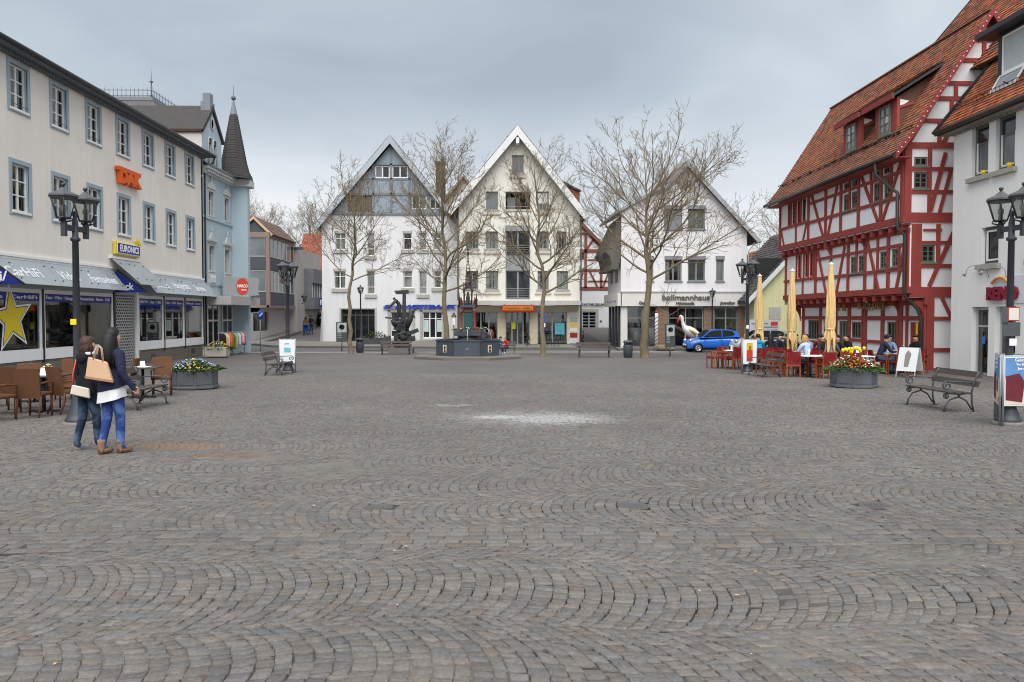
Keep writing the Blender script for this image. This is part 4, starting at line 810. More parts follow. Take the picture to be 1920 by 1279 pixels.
    # little name plates beside the right-hand pier
    for i, (c, h) in enumerate((((200, 202, 200), 0.3), ((150, 170, 172), 0.35), ((214, 186, 120), 0.35), ((220, 220, 222), 0.3), ((150, 36, 50), 0.33), ((200, 206, 216), 0.35))): MB().box(x(5.5), x(6.05), -0.065, -0.034, z(2.05)-i*0.40-h, z(2.05)-i*0.40).build('name_plate', M('plate_%d' % i, c, 0.4, 0.05, 4), T)
    return T
cream_house()
s = thing('shop_sign', 'red and orange box sign hanging over the stationery shop door', 'sign', (1.6, 57.0, 2.28)); MB().box(-1.22, 1.22, -0.1, 0.1, -0.26, 0.22).build('box', M('sign_darkred', (150, 54, 28), 0.5, 0.06, 2), s, 0.02); MB().box(-1.1, 1.1, -0.115, -0.101, -0.16, 0.15).build('panel', M('sign_orange', (206, 110, 40), 0.5, 0.08, 3), s)
rl = random.Random(3); lb = MB(); px = -0.98
while px < 0.95:
    w_ = rl.uniform(0.04, 0.09); hh = rl.uniform(0.05, 0.09); px += (0.14 if abs(px-0.25) < 0.06 else 0); lb.box(px, px+w_, -0.122, -0.1155, -0.08, -0.08+hh*1.7); px += w_+0.025
lb.build('blurred_print', M('sign_olive', (96, 92, 30), 0.6, 0.1, 3), s, kind='stuff')
MB().box(-1.0, -0.95, -0.02, 0.02, 0.22, 0.30).box(0.95, 1.0, -0.02, 0.02, 0.22, 0.30).build('hanger', DGREY, s)
def back_gable():
    T = house('gabled_house', 'small weathered grey gable with brick chimney between two taller houses', -3.9, 71, 0.0); g = M('weathered_plaster', (178, 172, 164), 0.9, 0.1, 0.6)
    # seen only above the neighbours: apex near 11.9 m
    wall(T, g, [(-2.0, 0), (3.4, 0), (3.4, 11.2), (1.0, 14.2), (-1.9, 10.6)], [(0.75, 1.25, 12.5, 13.1)], 0.2); backing(T, 0.7, 1.3, 12.4, 13.2, 0.3)
    window(T, 0.76, 1.24, 12.5, 13.1, M('brown_frame', (92, 62, 50)), DGLASS3, 1, 1, 0.15)
    gable_roof(T, -2.3, 10.25, 1.0, 14.3, 3.8, 10.8, -0.3, 8, M('old_roof', (110, 84, 72), 0.9), M('old_barge', (140, 128, 120), 0.8), 0.2, 0.1)
    ck = M('chimney_brick', (92, 84, 80), 0.9, 0.12, 3); c = MB().box(-1.2, -0.45, -4.2, -3.4, 8.0, 14.7).build('chimney', ck, T)
    for i in range(int(5.4/0.2)):
        for j in range(3): slab('brick', ck, c, -1.205+j*0.25+0.01, -1.205+j*0.25+0.245, -4.225, -4.2, 9.25+i*0.2, 9.25+i*0.2+0.18)
    MB().box(-1.28, -0.37, -4.28, -3.32, 14.7, 14.85).build('chimney_cap', DGREY, c); MB().lathe([(0.12, 0), (0.1, 0.45)], 8, (-0.65, -3.8, 14.85)).build('chimney_pot', DGREY, c)
back_gable()
def museum():
    X0, Y, B = 6.2, 75, 0.3; T = house('timber_framed_house', 'white museum house with red brown timber framing down the narrow alley', X0, Y, B); x = lambda v: v-X0; z = lambda v: v-B
    wt = M('museum_plaster', (220, 222, 226), 0.9, 0.04, 0.5); br = M('museum_timber', (126, 76, 68), 0.85, 0.1, 3)
    wall(T, wt, [(0, 0), (6.5, 0), (6.5, z(6.0)), (x(7.2), z(11.4)), (0, z(10.5))], [(x(8.30), x(9.62), z(0.55), z(2.12)), (x(8.0), x(8.45), z(7.1), z(7.9))], 0.3)
    MB().box(0.0, 0.1, 0.01, 9, 0, z(8)).box(6.4, 6.5, 0.01, 9, 0, z(6.0)).build('side_wall', wt, T); backing(T, 0.5, 4, 0.1, z(8.3), 0.5)
    for p, q, w in (((6.3, 4.36), (12.6, 4.36), 0.34), ((6.3, 6.1), (12.6, 6.1), 0.24), ((6.3, 7.95), (10.4, 7.95), 0.34), ((6.3, 9.6), (8.7, 9.6), 0.25), ((8.6, 4.4), (8.6, 9.9), 0.26), ((10.1, 4.4), (10.1, 7.8), 0.24), ((7.9, 4.4), (7.9, 8), 0.2), ((9.0, 6.0), (9.75, 4.5), 0.18), ((8.35, 5.9), (7.95, 4.5), 0.16), ((10.3, 4.5), (10.8, 5.9), 0.16), ((7.3, 11.2), (12.3, 6.1), 0.3), ((8.7, 8.1), (9.3, 9.0), 0.2), ((8.8, 5.05), (12.6, 5.05), 0.14), ((8.8, 7.1), (11.2, 7.1), 0.14)):
        beam(T, (x(p[0]), z(p[1])), (x(q[0]), z(q[1])), w, br, None, -0.03, 0.06)
    window(T, x(8.0), x(8.45), z(7.1), z(7.9), DGREY, DGLASS, 1, 2, 0.1)
    ds = MB(); ds.box(x(8.08), x(8.28), -0.05, 0.1, z(0.35), z(2.35)); ds.box(x(9.64), x(9.86), -0.05, 0.1, z(0.35), z(2.35)); ds.box(x(8.08), x(9.86), -0.055, 0.1, z(2.14), z(2.4)); ds.build('door_surround', SILL, T)
    window(T, x(8.31), x(9.61), z(0.5), z(2.1), M('museum_door', (176, 186, 194), 0.6), [DGLASS3], 2, 5, 0.2, 0.07, 0.05, name='door'); slab('plaque', DGREY, T, x(9.98), x(10.18), -0.02, -0.002, z(1.1), z(1.3))
    gable_roof(T, -0.4, z(10.2), x(7.2), z(11.6), 6.9, z(5.6), -0.4, 9, M('old_roof', (110, 84, 72)), br, 0.3, 0.1)
museum()
s = thing('wall_sign', 'small dark capital letters STADTMUSEUM on the museum wall', 'sign', (9.2, 74.9, 2.83)); text('STADTMUSEUM', 0.34, M('bronze_letter', (60, 50, 44), 0.5), s, FW(0, -0.02, 0), 'lettering', 0.02, 2.3, 0.008, 0, 1.1); MB().box(-1.2, 1.2, 0.02, 0.04, -0.02, 0.02).build('rail', WHITE, s)
def bull():
    X0, Y, B = 8.66, 54, -0.65; T = house('gabled_house', 'white gabled jeweller house with brown clad shopfront piers and slate side roof', X0, Y, B); x = lambda v: v-X0; z = lambda v: v-B
    wt = M('bull_plaster', (222, 220, 222), 0.9, 0.05, 0.5, 0.1, 120, streak=0.09); gr = M('bull_grey', (128, 130, 134), 0.6, 0.05, 2); sl = M('bull_slate', (96, 92, 88), 0.75, 0.15, 3)
    TW = [(11.61, 12.88, 7.71, 9.10), (13.28, 14.47, 7.72, 9.11)]; MW = [(10.41, 10.90, 4.14, 5.61), (11.71, 12.87, 4.14, 5.61), (13.30, 14.50, 4.14, 5.62), (15.27, 15.81, 4.14, 5.62)]
    H = [(x(a), x(b), z(c), z(d)) for a, b, c, d in TW+MW]
    xa, za = x(13.14), z(11.95)
    H1 = [h for h in H if h[0] < x(11.3)]; H2 = [h for h in H if h[0] > x(11.3)]
    wall(T, wt, [(0, z(2.38)), (x(11.4), z(2.38)), (x(11.4), z(10.48)), (0, z(8.95))], H1, 0.22); wall(T, wt, [(x(11.4), z(2.38)), (x(17.40), z(2.38)), (x(17.40), z(7.5)), (xa, z(12.08)), (x(11.4), z(10.4))], H2, 0.22)
    sw = wall(T, wt, [(0, z(2.4)), (6.4, z(2.4)), (6.4, z(8.2)), (0, z(8.2))], [(1.2, 2.4, z(4.1), z(5.5)), (3.6, 4.8, z(4.1), z(5.5))], 0.2, Matrix.Translation((0, 6.4, 0)) @ Matrix.Rotation(-math.pi/2, 4, 'Z'), 'side_wall')
    sm = Matrix.Translation((0, 6.4, 0)) @ Matrix.Rotation(-math.pi/2, 4, 'Z')
    for a in (1.2, 3.6): window(T, a, a+1.2, z(4.1), z(5.5), gr, DG, 2, 1, 0.15, m=sm)
    MB().box(x(17.38), x(17.40), 0.01, 12, 0, z(7)).build('side_wall', wt, T); backing(T, 0.3, x(17.3), z(2.4), z(7.2), 0.5); backing(T, x(11.2), x(14.8), z(7.2), z(9.3), 0.5)
    for w in TW+MW:
        a, b, c, d = w; o = window(T, x(a)+0.01, x(b)-0.01, z(c)+0.01, z(d)-0.01, gr, CLEARG, 2 if b-a > 0.8 else 1, 1, 0.16, 0.07, 0.05, curtain=CURT)
        MB().box(x(a)-0.04, x(b)+0.04, -0.05, 0.14, z(d), z(d)+0.26).build('blind_box', gr, o); MB().box(x(a)-0.06, x(b)+0.06, -0.08, 0.1, z(c)-0.08, z(c)).build('sill', gr, o)
        if w == TW[0]:
            for i in range(22): slab('shutter_slat', gr, o, x(a)+0.02, x(b)-0.02, 0.08, 0.095, z(c)+0.03+i*0.06, z(c)+0.085+i*0.06)
    # roof: straight right slope; left side flat dormer roof over a flared slate skirt
    zin = M('bull_verge', (152, 154, 156), 0.6, 0.06, 2)
    gable_roof(T, x(11.3), z(10.35), xa, z(12.2), x(18.15), z(6.85), -0.45, 12, M('bull_roof', (120, 92, 84), 0.85), zin, 0.28, 0.12)
    MB().add([(x(8.2), -0.3, z(8.72)), (x(11.55), -0.3, z(10.55)), (x(11.55), 8, z(10.55)), (x(8.2), 8, z(8.72)), (x(8.2), -0.3, z(8.92)), (x(11.55), -0.3, z(10.75)), (x(11.55), 8, z(10.75)), (x(8.2), 8, z(8.92))], [(0,1,2,3), (7,6,5,4), (0,4,5,1), (3,7,4,0)]).build('dormer_roof', zin, T)
    prof = [(0.12, 8.75), (-0.10, 8.3), (-0.45, 7.5), (-0.85, 6.6), (-1.05, 6.15), (-0.78, 5.9), (-0.62, 5.3), (-0.75, 4.95), (-0.2, 4.95), (0.05, 6.0)]
    sk = MB().prism([(a, z(b)) for a, b in prof], 'y', 0.15, 6.2).build('slate_skirt', sl, T)
    for j in range(5):
        for i in range(5):
            t = (i+0.5)/5; p0, p1 = prof[j], prof[j+1]; a = (p0[0]+(p1[0]-p0[0])*i/5, p0[1]+(p1[1]-p0[1])*i/5); b = (p0[0]+(p1[0]-p0[0])*(i+1)/5, p0[1]+(p1[1]-p0[1])*(i+1)/5)
            MB().prism([(a[0]-0.02, z(a[1])), (b[0]-0.045, z(b[1])), (b[0]+0.05, z(b[1])), (a[0]+0.05, z(a[1]))], 'y', 0.13-0.002*((i+j) % 2), 6.22).build('slate_course', sl, sk)
    # fascia band
    bd = M('fascia_pale', (214, 212, 208), 0.7, 0.04, 1); MB().box(-0.06, x(17.42), -0.28, 0.0, z(2.40), z(3.32)).build('fascia', bd, T); MB().box(-0.1, x(17.46), -0.32, 0.02, z(3.32), z(3.40)).build('fascia_cap', MGREY, T)
    MB().box(-0.28, 0.0, -0.28, 6.4, z(2.41), z(3.31)).build('fascia', bd, T)
    for q in range(4): MB().lathe([(0.10, 0), (0.10, 0.08)], 12).build('fascia_emblem', MGREY, T).matrix_local = Matrix.Translation((-0.28, 0.6+q*1.2, z(2.8))) @ Matrix.Rotation(-math.pi/2, 4, 'Y')
    pb = M('brown_clad', (136, 112, 96), 0.75, 0.1, 2); jt = M('clad_joint', (196, 184, 168), 0.7)
    for (a, b) in ((11.24, 11.93), (14.44, 15.14), (16.84, 17.42)):
        p = MB().box(x(a)+0.01, x(b)-0.01, 0.03, 0.4, 0.02, z(2.39)).build('pier', jt, T)
        for i in range(9): slab('clad_panel', pb, p, x(a), x(b), -0.02, 0.028, z(-0.55)+i*0.33+0.018, z(-0.55)+i*0.33+0.33)
    MB().box(0, 0.42, -0.1, 0.4, 0, z(2.39)).build('pier', bd, T)
    for (a, b, n) in ((9.1, 11.22, 2), (11.95, 14.42, 2), (15.16, 16.82, 2)):
        window(T, x(a)+0.01, x(b)-0.01, z(-0.42), z(2.38), MGREY, SHOPG, n, 2, 0.14, 0.05, 0.04, rowz=[0, 0.72, 1], name='shop_window')
    for i in range(4): MB().box(-0.02, 0.1, 0.9+i*1.5, 1.15+i*1.5, 0, z(2.4)).build('mullion', DGREY, T)
    slab('pane', DGLASS3, T, 0.05, 0.07, 0.4, 6.3, 0, z(2.38))
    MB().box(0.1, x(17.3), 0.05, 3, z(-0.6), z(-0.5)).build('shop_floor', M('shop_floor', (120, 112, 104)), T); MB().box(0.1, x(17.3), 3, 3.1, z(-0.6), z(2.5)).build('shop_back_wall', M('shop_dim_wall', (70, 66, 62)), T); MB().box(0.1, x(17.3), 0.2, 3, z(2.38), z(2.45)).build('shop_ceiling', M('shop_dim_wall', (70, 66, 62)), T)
    g = MB()
    for i in range(30):
        t = i*0.075
        g.tube([(x(9.15)+t, 0.1, z(-0.4)), (x(9.15)+t+0.02, 0.1, z(0.9))], 0.008, 4)
    for i in range(16): g.tube([(x(10.2), 0.1, z(-0.4)+i*0.11), (x(11.18), 0.1, z(-0.1)+i*0.11)], 0.008, 4)
    g.build('window_grille', MGREY, T)
    rr = random.Random(3); cs = [M('jewel_%d' % i, c, 0.4, 0.1, 5) for i, c in enumerate(((210, 200, 170), (90, 100, 110), (60, 120, 90), (180, 170, 150), (40, 44, 60)))]
    for i in range(40):
        px = rr.choice((rr.uniform(9.3, 11), rr.uniform(12.1, 14.2), rr.uniform(15.3, 16.7))); h = rr.uniform(0.08, 0.6); w = rr.uniform(0.06, 0.3); b0 = rr.uniform(-0.4, 1.0); py = rr.uniform(0.3, 2)
        MB().box(x(px)-w/2, x(px)+w/2, py, py+0.2, z(b0), z(b0)+h).build('display_goods', rr.choice(cs), T)
    MB().tube([(x(17.9), -0.2, z(6.8)), (x(17.5), -0.1, z(6.2)), (x(17.5), -0.1, 0)], 0.05, 6).build('downpipe', MGREY, T); MB().tube([(x(18.2), -0.5, z(6.85)), (x(18.2), 12, z(6.85))], 0.09, 6).build('gutter', MGREY, T)
    return T
bull()
bz = M('letter_bronze', (120, 112, 106), 0.35, 0.1, 4, metal=0.5)
for s_, cx, cz, wd, sz, lab in (('bullmannhaus', 13.1, 3.0, 3.3, 0.52, 'raised metal letters bullmannhaus on the pale fascia'), ('Hörakustik', 13.05, 2.60, 1.3, 0.26, 'small metal letters Hörakustik below the larger house name'), ('Juwelier', 16.0, 2.60, 1.05, 0.26, 'small metal letters Juwelier over the right shop window'), ('Optik', 10.2, 2.60, 0.75, 0.26, 'small metal letters Optik half hidden by tree trunk')):
    s = thing('wall_sign', lab, 'sign', (cx, 53.7, cz)); text(s_, sz, bz, s, FW(0, -0.03, 0), 'lettering', 0.02, wd, 0.012); MB().box(-wd/2, wd/2, 0.0, 0.018, -0.012, 0.012).build('rail', M('fascia_pale', (214, 212, 208)), s)
def brown_house():
    B = -0.5; T = house('office_building', 'brown framed three storey modern building with strip windows at street corner', -19.02, 66, B); z = lambda v: v-B
    bf = M('brown_frame_metal', (136, 116, 110), 0.6, 0.06, 2); pn = M('panel_anthracite', (74, 78, 88), 0.6, 0.06, 1.5); wl = M('brown_house_plaster', (198, 192, 188), 0.85, 0.05, 0.8); sil = M('alu_frame', (196, 198, 198), 0.45, 0.04, 3)
    F = Matrix.Identity(4); S = Matrix.Rotation(math.pi/2, 4, 'Z')     # front looks to -y, side along +y looks to +x
    for m, x0, x1, n in ((F, -9.0, 0.0, 5), (S, 0.0, 8.4, 6)):
        MB(m).box(x0, x1, 0.08, 0.3, z(2.55), z(8.75)).build('wall', bf, T)
        for (c, d) in ((6.70, 8.28), (3.76, 5.52)):
            w = (x1-x0-0.5)/n
            for i in range(n):
                a = x0+0.25+i*w; window(T, a+0.02, a+w-0.02, z(c), z(d), sil, [DGLASS, DGLASS2] if m is S else [M('pale_blind', (150, 168, 186), 0.4, 0.1, 1.5), DGLASS2], 1, 1, 0.03, 0.05, 0.03, m)
        for (c, d) in ((5.60, 6.64), (2.64, 3.70)):
            w = (x1-x0-0.5)/n
            for i in range(n): slab('panel', pn, T, x0+0.25+i*w+0.015, x0+0.25+(i+1)*w-0.015, 0.0, 0.06, z(c), z(d), m)
        MB(m).box(x0, x1+(0.06 if m is F else 0), -0.06 if m is F else -0.064, 0.10, z(8.30), z(8.72)).build('cornice', bf, T); MB(m).box(x0, x1, -0.05 if m is F else -0.054, 0.10, z(2.42), z(2.62)).build('cornice', bf, T)
    MB().box(-0.22, 0.05, -0.05, 0.22, z(2.40), z(8.6)).build('corner_post', bf, T)
    MB().box(-9, -0.03, 0.3, 8.4, z(8.3), z(8.45)).build('flat_roof', DGREY, T)
    # ground floor set back, pale plaster, two shop windows
    MB().box(-9, -0.9, -2.4, 0.3, z(2.0), z(2.4)).build('ground_ceiling', wl, T)
    GF = Matrix.Translation((-0.9, 0.0, 0)) @ Matrix.Rotation(math.pi/2, 4, 'Z'); wall(T, wl, [(-2.4, 0), (8.4, 0), (8.4, z(2.42)), (-2.4, z(2.42))], [(-1.5, 2.9, z(0.45), z(2.05))], 0.2, GF, 'ground_wall'); slab('pane', DGLASS, T, -1.5, 2.9, 0.18, 0.2, z(0.45), z(2.05), GF)
    wall(T, wl, [(-9, 0), (-0.92, 0), (-0.92, z(2.42)), (-9, z(2.42))], [(-7.2, -5.2, z(0.3), z(2.0)), (-4.4, -2.9, z(0.3), z(2.0))], 0.2, Matrix.Translation((0, -2.4, 0)), 'ground_wall')
    for a, b in ((-7.2, -5.2), (-4.4, -2.9)): window(T, a, b, z(0.3), z(2.0), sil, [DGLASS3, DGLASS], 2, 1, 0.12, m=Matrix.Translation((0, -2.4, 0)))
    # gabled tile roof above
    gable_roof(T, -3.0, z(8.5), -1.35, z(10.0), 0.2, z(8.5), 0.3, 8, M('brown_roof', (128, 108, 98), 0.85), M('barge_tan', (196, 170, 140), 0.8), 0.22, 0.12, [lin(c) for c in ((116, 98, 90), (126, 106, 96), (106, 90, 84))]); MB().prism([(-2.8, z(8.6)), (0.0, z(8.6)), (-1.35, z(9.9))], 'y', 0.5, 0.6).build('gable_panel', DGREY, T)
brown_house()
def side_street():
    T = house('plain_house', 'plain grey rendered house with grey balcony panels in the side street', -18.9, 74.6, 0.0); g = M('grey_render', (172, 168, 165), 0.9, 0.06, 0.6); pn = M('panel_anthracite2', (112, 114, 118), 0.7, 0.06, 1)
    MB().box(-8, 0.0, 0.0, 10, -0.6, 8.2).build('wall', g, T); MB().box(-8, 0.6, -0.1, 0.2, 8.0, 8.25).build('eave', DGREY, T); MB().box(0.01, 0.9, 3.0, 9.5, 5.0, 6.4).build('balcony_panel', pn, T); MB().box(0.01, 0.7, 3.0, 9.5, 3.6, 5.0).build('window_band', DGLASS2, T); MB().box(0.01, 0.9, 3.0, 9.5, 2.4, 3.6).build('balcony_panel', pn, T)
    for i in range(6): MB().box(0.70, 0.73, 3.2+i*1.05, 3.25+i*1.05, 3.6, 5.0).build('mullion', FRAME, T)
    T = house('barn', 'tall old barn with steep orange red tile roof behind the side street', -19.0, 92, 0.5)
    MB().box(-4, 6, 0.4, 10, 0, 5.2).build('wall', M('barn_dark', (92, 88, 86), 0.9, 0.1, 1), T); tiles(T, (-4.5, -0.3, 5.3), (10.6, 0, 0), (0, 4.6, 6.0), 60, 40, TILEM, [lin(c) for c in ((140, 82, 66), (130, 76, 62), (148, 92, 76), (118, 70, 58))]); MB().prism([(-0.2, 5.2), (4.4, 11.2), (9.5, 5.2)], 'x', -4.4, 6.0).build('roof', M('roof_under', (90, 70, 60)), T)
    MB().box(-4.5, 6.1, -0.42, -0.28, 5.1, 5.4).build('eave_board', M('eave_orange', (160, 92, 68), 0.8), T)
    for q in (-1.2, 0.4, 2.4): MB().box(q, q+0.35, 0.2, 0.4, 0, 5.1).build('post', M('barn_post', (190, 188, 184), 0.8), T)
    T = house('red_roofed_house', 'low house with red tiled roof behind the yellow house', 22.5, 66, -0.3)
    MB().box(-1.9, 5, 0.1, 8, 0, 3.0).build('wall', M('pale_wall', (196, 190, 180), 0.9), T)
    MB().add([(-2.4, -0.3, 2.7), (1.6, -0.3, 8.0), (1.6, 8, 8.0), (-2.4, 8, 2.7)], [(0,1,2,3)]).build('roof', M('roof_under', (90, 70, 60)), T); tiles(T, (-2.4, 8, 2.75), (0, -8.3, 0), (4.0, 0, 5.3), 30, 22, TILEM, BROWN_T+ORANGE_T, 0.05)
    wall(T, M('pale_wall', (196, 190, 180)), [(-2.0, 2), (1.6, 2), (1.6, 7.9), (-2.0, 3.1)], [], 0.1, None, 'gable_wall', 0.08); MB().bar((-2.4, -0.34, 2.7), (1.6, -0.34, 8.0), 0.14, 0.22).build('bargeboard', M('white_barge', (226, 228, 228)), T)
    T = house('yellow_house', 'pale yellow house with dark slate roof and small window behind the cafe parasols', 17.3, 52, -0.6); yl = M('yellow_plaster', (216, 214, 168), 0.9, 0.06, 0.6, streak=0.08)
    wall(T, yl, [(0, 0), (9, 0), (9, 8.3), (4.3, 8.3), (0.0, 3.75)], [(2.4, 2.85, 4.9, 5.8), (3.7, 4.6, 1.6, 3.0)], 0.2); backing(T, 0.3, 6, 0, 6.2, 0.4); window(T, 2.4, 2.85, 4.9, 5.8, FRAME, DGLASS, 1, 1, 0.12); window(T, 3.7, 4.6, 1.6, 3.0, FRAME, DGLASS2, 1, 2, 0.12)
    MB().box(0, 0.1, 0.02, 9, 0, 3.7).build('side_wall', yl, T); slab('shutter_box', SILL, T, 1.0, 1.75, -0.06, -0.003, 2.1, 2.9)
    MB().add([(-0.6, -0.25, 3.15), (4.3, -0.25, 8.4), (4.3, 9, 8.4), (-0.6, 9, 3.15), (-0.6, -0.25, 3.3), (4.3, -0.25, 8.55), (4.3, 9, 8.55), (-0.6, 9, 3.3)], [(0,1,2,3), (0,4,5,1), (3,7,4,0)]).build('roof', M('slate_dark', (66, 64, 64)), T); tiles(T, (-0.6, 9, 3.32), (0, -9.3, 0), (4.9, 0, 5.25), 30, 26, TILEM, GREY_T, 0.04)
    MB().bar((-0.6, -0.3, 3.17), (4.3, -0.3, 8.42), 0.10, 0.26).build('bargeboard', M('white_barge', (226, 228, 228)), T)
    MB().tube([(3.0, 0.5, 7.2), (3.3, 0.3, 8.4)], 0.02, 4).tube([(2.9, 0.2, 8.0), (3.9, 0.2, 7.8)], 0.015, 4).build('antenna', MGREY, T)
side_street()
# ---------------------------------------------------------------- red timber-framed house on the right
RED = M('red_timber', (150, 68, 62), 0.8, 0.10, 2.5, 0.25, 25, fine=0.10); INF = M('infill_plaster', (238, 238, 240), 0.9, 0.03, 1.0, 0.12, 60); WOODG = M('weathered_frame', (112, 112, 102), 0.8, 0.08, 4)
def timber_house():
    B = -0.62; T = house('timber_framed_house', 'big red timber framed house with white infill, jettied storeys and steep tiled roof', 15.5, 42.5, B, R(-90)); z = lambda v: v-B
    LEN = 13.0; Y1, Y0 = 0.25, 0.9
    GM = Matrix.Translation((LEN, 0, 0)) @ Matrix.Rotation(math.pi/2, 4, 'Z')
    W2 = [(7.81, 8.38, 6.36, 7.10), (8.60, 9.16, 6.36, 7.10), (10.58, 11.12, 6.36, 7.14), (11.45, 11.97, 6.36, 7.16)]; S2 = [(7.81, 8.36, 7.27, 7.60), (8.58, 9.10, 7.27, 7.62), (10.50, 11.04, 7.31, 7.62), (11.40, 11.88, 7.33, 7.64)]
    F2 = [(1.12+i*0.66, 1.58+i*0.66, 6.48, 7.62) for i in range(4)]; W1 = [(8.02, 8.56, 3.6, 4.32), (8.76, 9.26, 3.6, 4.32), (10.68, 11.21, 3.64, 4.33), (11.64, 12.14, 3.66, 4.36)]; F1 = [(1.95, 2.35, 3.68, 4.88), (2.9, 3.3, 3.68, 4.88), (3.5, 3.9, 3.68, 4.88)]
    W0 = [(1.75, 3.15, 0.5, 1.5), (3.7, 4.7, 0.5, 1.5), (5.48, 6.5, 0.0, 1.48), (6.78, 7.95, 0.7, 1.45), (10.05, 10.95, -0.1, 1.47)]; D0 = (11.86, 12.75, -0.55, 1.46)
    q = lambda L: [(a, b, z(c), z(d)) for a, b, c, d in L]
    wall(T, INF, [(0, z(5.2)), (LEN, z(5.2)), (LEN, z(8.2)), (0, z(8.2))], q(W2+S2+F2), 0.12, None, 'wall', 0.0)
    wall(T, INF, [(0.1, z(2.57)), (LEN, z(2.57)), (LEN, z(5.2)), (0.1, z(5.2))], q(W1+F1), 0.12, None, 'wall', Y1)
    wall(T, INF, [(0.9, 0), (LEN, 0), (LEN, z(2.5)), (0.9, z(2.5))], q(W0+[D0]), 0.15, None, 'wall', Y0)
    for a, y, h0, h1 in ((0, 0, 5.2, 8.2), (0.1, Y1, 2.3, 5.2), (0.9, Y0, -0.6, 2.5)): MB().box(a, a+0.02, y+0.01, 5.9, z(h0), z(h1)).build('end_wall', INF, T)
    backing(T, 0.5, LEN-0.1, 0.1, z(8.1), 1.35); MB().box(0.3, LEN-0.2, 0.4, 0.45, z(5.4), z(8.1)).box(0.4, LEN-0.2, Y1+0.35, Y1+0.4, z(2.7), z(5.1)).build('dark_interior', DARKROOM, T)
    def tb(y, p, q_, w=0.19, m=None, d=0.07, nm='beam'): return beam(T, (p[0], z(p[1])), (q_[0], z(q_[1])), w*0.84, RED, m, y-0.022, d+random.uniform(0, 0.006), nm)
    # second storey
    for x0 in (0.1, 3.95, 5.98, 7.60, 9.30, 11.25, 12.9): tb(0, (x0, 5.45), (x0, 8.1), 0.24)
    for x0, a, b in ((2.35, 5.45, 6.4), (8.48, 6.3, 8.1), (10.4, 7.2, 8.1), (12.06, 6.3, 8.1), (10.46, 6.3, 7.2)): tb(0, (x0, a), (x0, b), 0.17)
    tb(0.0, (0, 5.38), (13.1, 5.38), 0.30, d=0.12); tb(0, (0.2, 6.40), (3.9, 6.40), 0.16); tb(0, (4.1, 6.32), (12.85, 6.26), 0.17); tb(0, (4.1, 7.24), (12.85, 7.22), 0.15); tb(0, (0, 7.80), (13, 7.80), 0.34, d=0.1); tb(0, (0.2, 7.68), (3.9, 7.68), 0.14)
    for p, r_ in (((4.30, 7.65), (5.72, 5.5)), ((7.20, 7.6), (6.28, 5.5)), ((9.52, 7.65), (11.02, 5.55)), ((12.78, 7.6), (11.42, 5.55))): tb(-0.005, p, r_, 0.17)
    for x0 in (1.65, 2.31, 2.97): tb(0, (x0, 6.4), (x0, 7.7), 0.16)
    for p, r_ in (((0.25, 6.35), (0.7, 5.5)), ((3.75, 6.35), (3.3, 5.5))): tb(-0.004, p, r_, 0.13)
    # first storey
    for x0 in (0.35, 4.30, 6.05, 7.85, 9.45, 11.42, 12.88): tb(Y1, (x0, 2.7), (x0, 5.05), 0.24)
    for x0, a, b in ((8.66, 3.5, 4.95), (10.55, 3.55, 4.95), (12.26, 3.55, 4.5), (2.7, 2.75, 3.55), (10.35, 2.75, 3.5)): tb(Y1, (x0, a), (x0, b), 0.16)
    tb(Y1, (0.1, 2.70), (13.1, 2.70), 0.30, d=0.12); tb(Y1, (0.1, 3.58), (4.2, 3.58), 0.16); tb(Y1, (4.4, 3.53), (12.85, 3.53), 0.17); tb(Y1, (4.4, 4.48), (12.85, 4.46), 0.15); tb(Y1, (0.1, 5.0), (13, 4.97), 0.22); tb(Y1, (0.3, 4.95), (4.2, 4.95), 0.16)
    for p, r_ in (((4.52, 4.9), (5.55, 2.8)), ((7.5, 4.85), (6.7, 2.8)), ((9.66, 4.85), (10.65, 2.8)), ((12.82, 4.85), (12.10, 2.8))): tb(Y1-0.005, p, r_, 0.17)
    for x0 in (1.85, 2.44, 2.82, 3.4, 4.0): tb(Y1, (x0, 3.6), (x0, 4.95), 0.14)
    # ground floor
    for x0 in (1.2, 3.4, 5.2, 6.62, 8.2, 9.75, 11.25, 12.88): tb(Y0, (x0, -0.5), (x0, 2.3), 0.28, d=0.09)
    for x0, a, b in ((4.9, 0.4, 2.2), (7.95, 0.3, 2.2), (11.7, -0.4, 2.2), (10.98, -0.4, 1.6)): tb(Y0, (x0, a), (x0, b), 0.18)
    tb(Y0, (1.0, 1.62), (13, 1.62), 0.20); tb(Y0, (1.0, 2.28), (13.1, 2.28), 0.34, d=0.12); tb(Y0, (1.0, 0.38), (5.2, 0.38), 0.18); tb(Y0, (6.6, 0.62), (8.2, 0.62), 0.16); tb(Y0, (8.2, 0.60), (9.75, 0.60), 0.16); tb(Y0, (1.0, -0.48), (13, -0.48), 0.26)
    # joist ends below each jetty, each its own piece
    for i in range(17): slab('joist_end', RED, T, 0.45+i*0.76, 0.69+i*0.76, -0.02, Y1+0.05, z(4.98), z(5.22))
    for i in range(15): slab('joist_end', RED, T, 1.2+i*0.81, 1.44+i*0.81, Y1-0.03, Y0+0.05, z(2.32), z(2.55))
    MB().box(0.1, LEN, Y1+0.02, Y0+0.02, z(2.5), z(2.56)).build('jetty_soffit', RED, T); MB().box(0.1, LEN, 0.02, Y1+0.02, z(5.17), z(5.23)).build('jetty_soffit', RED, T)
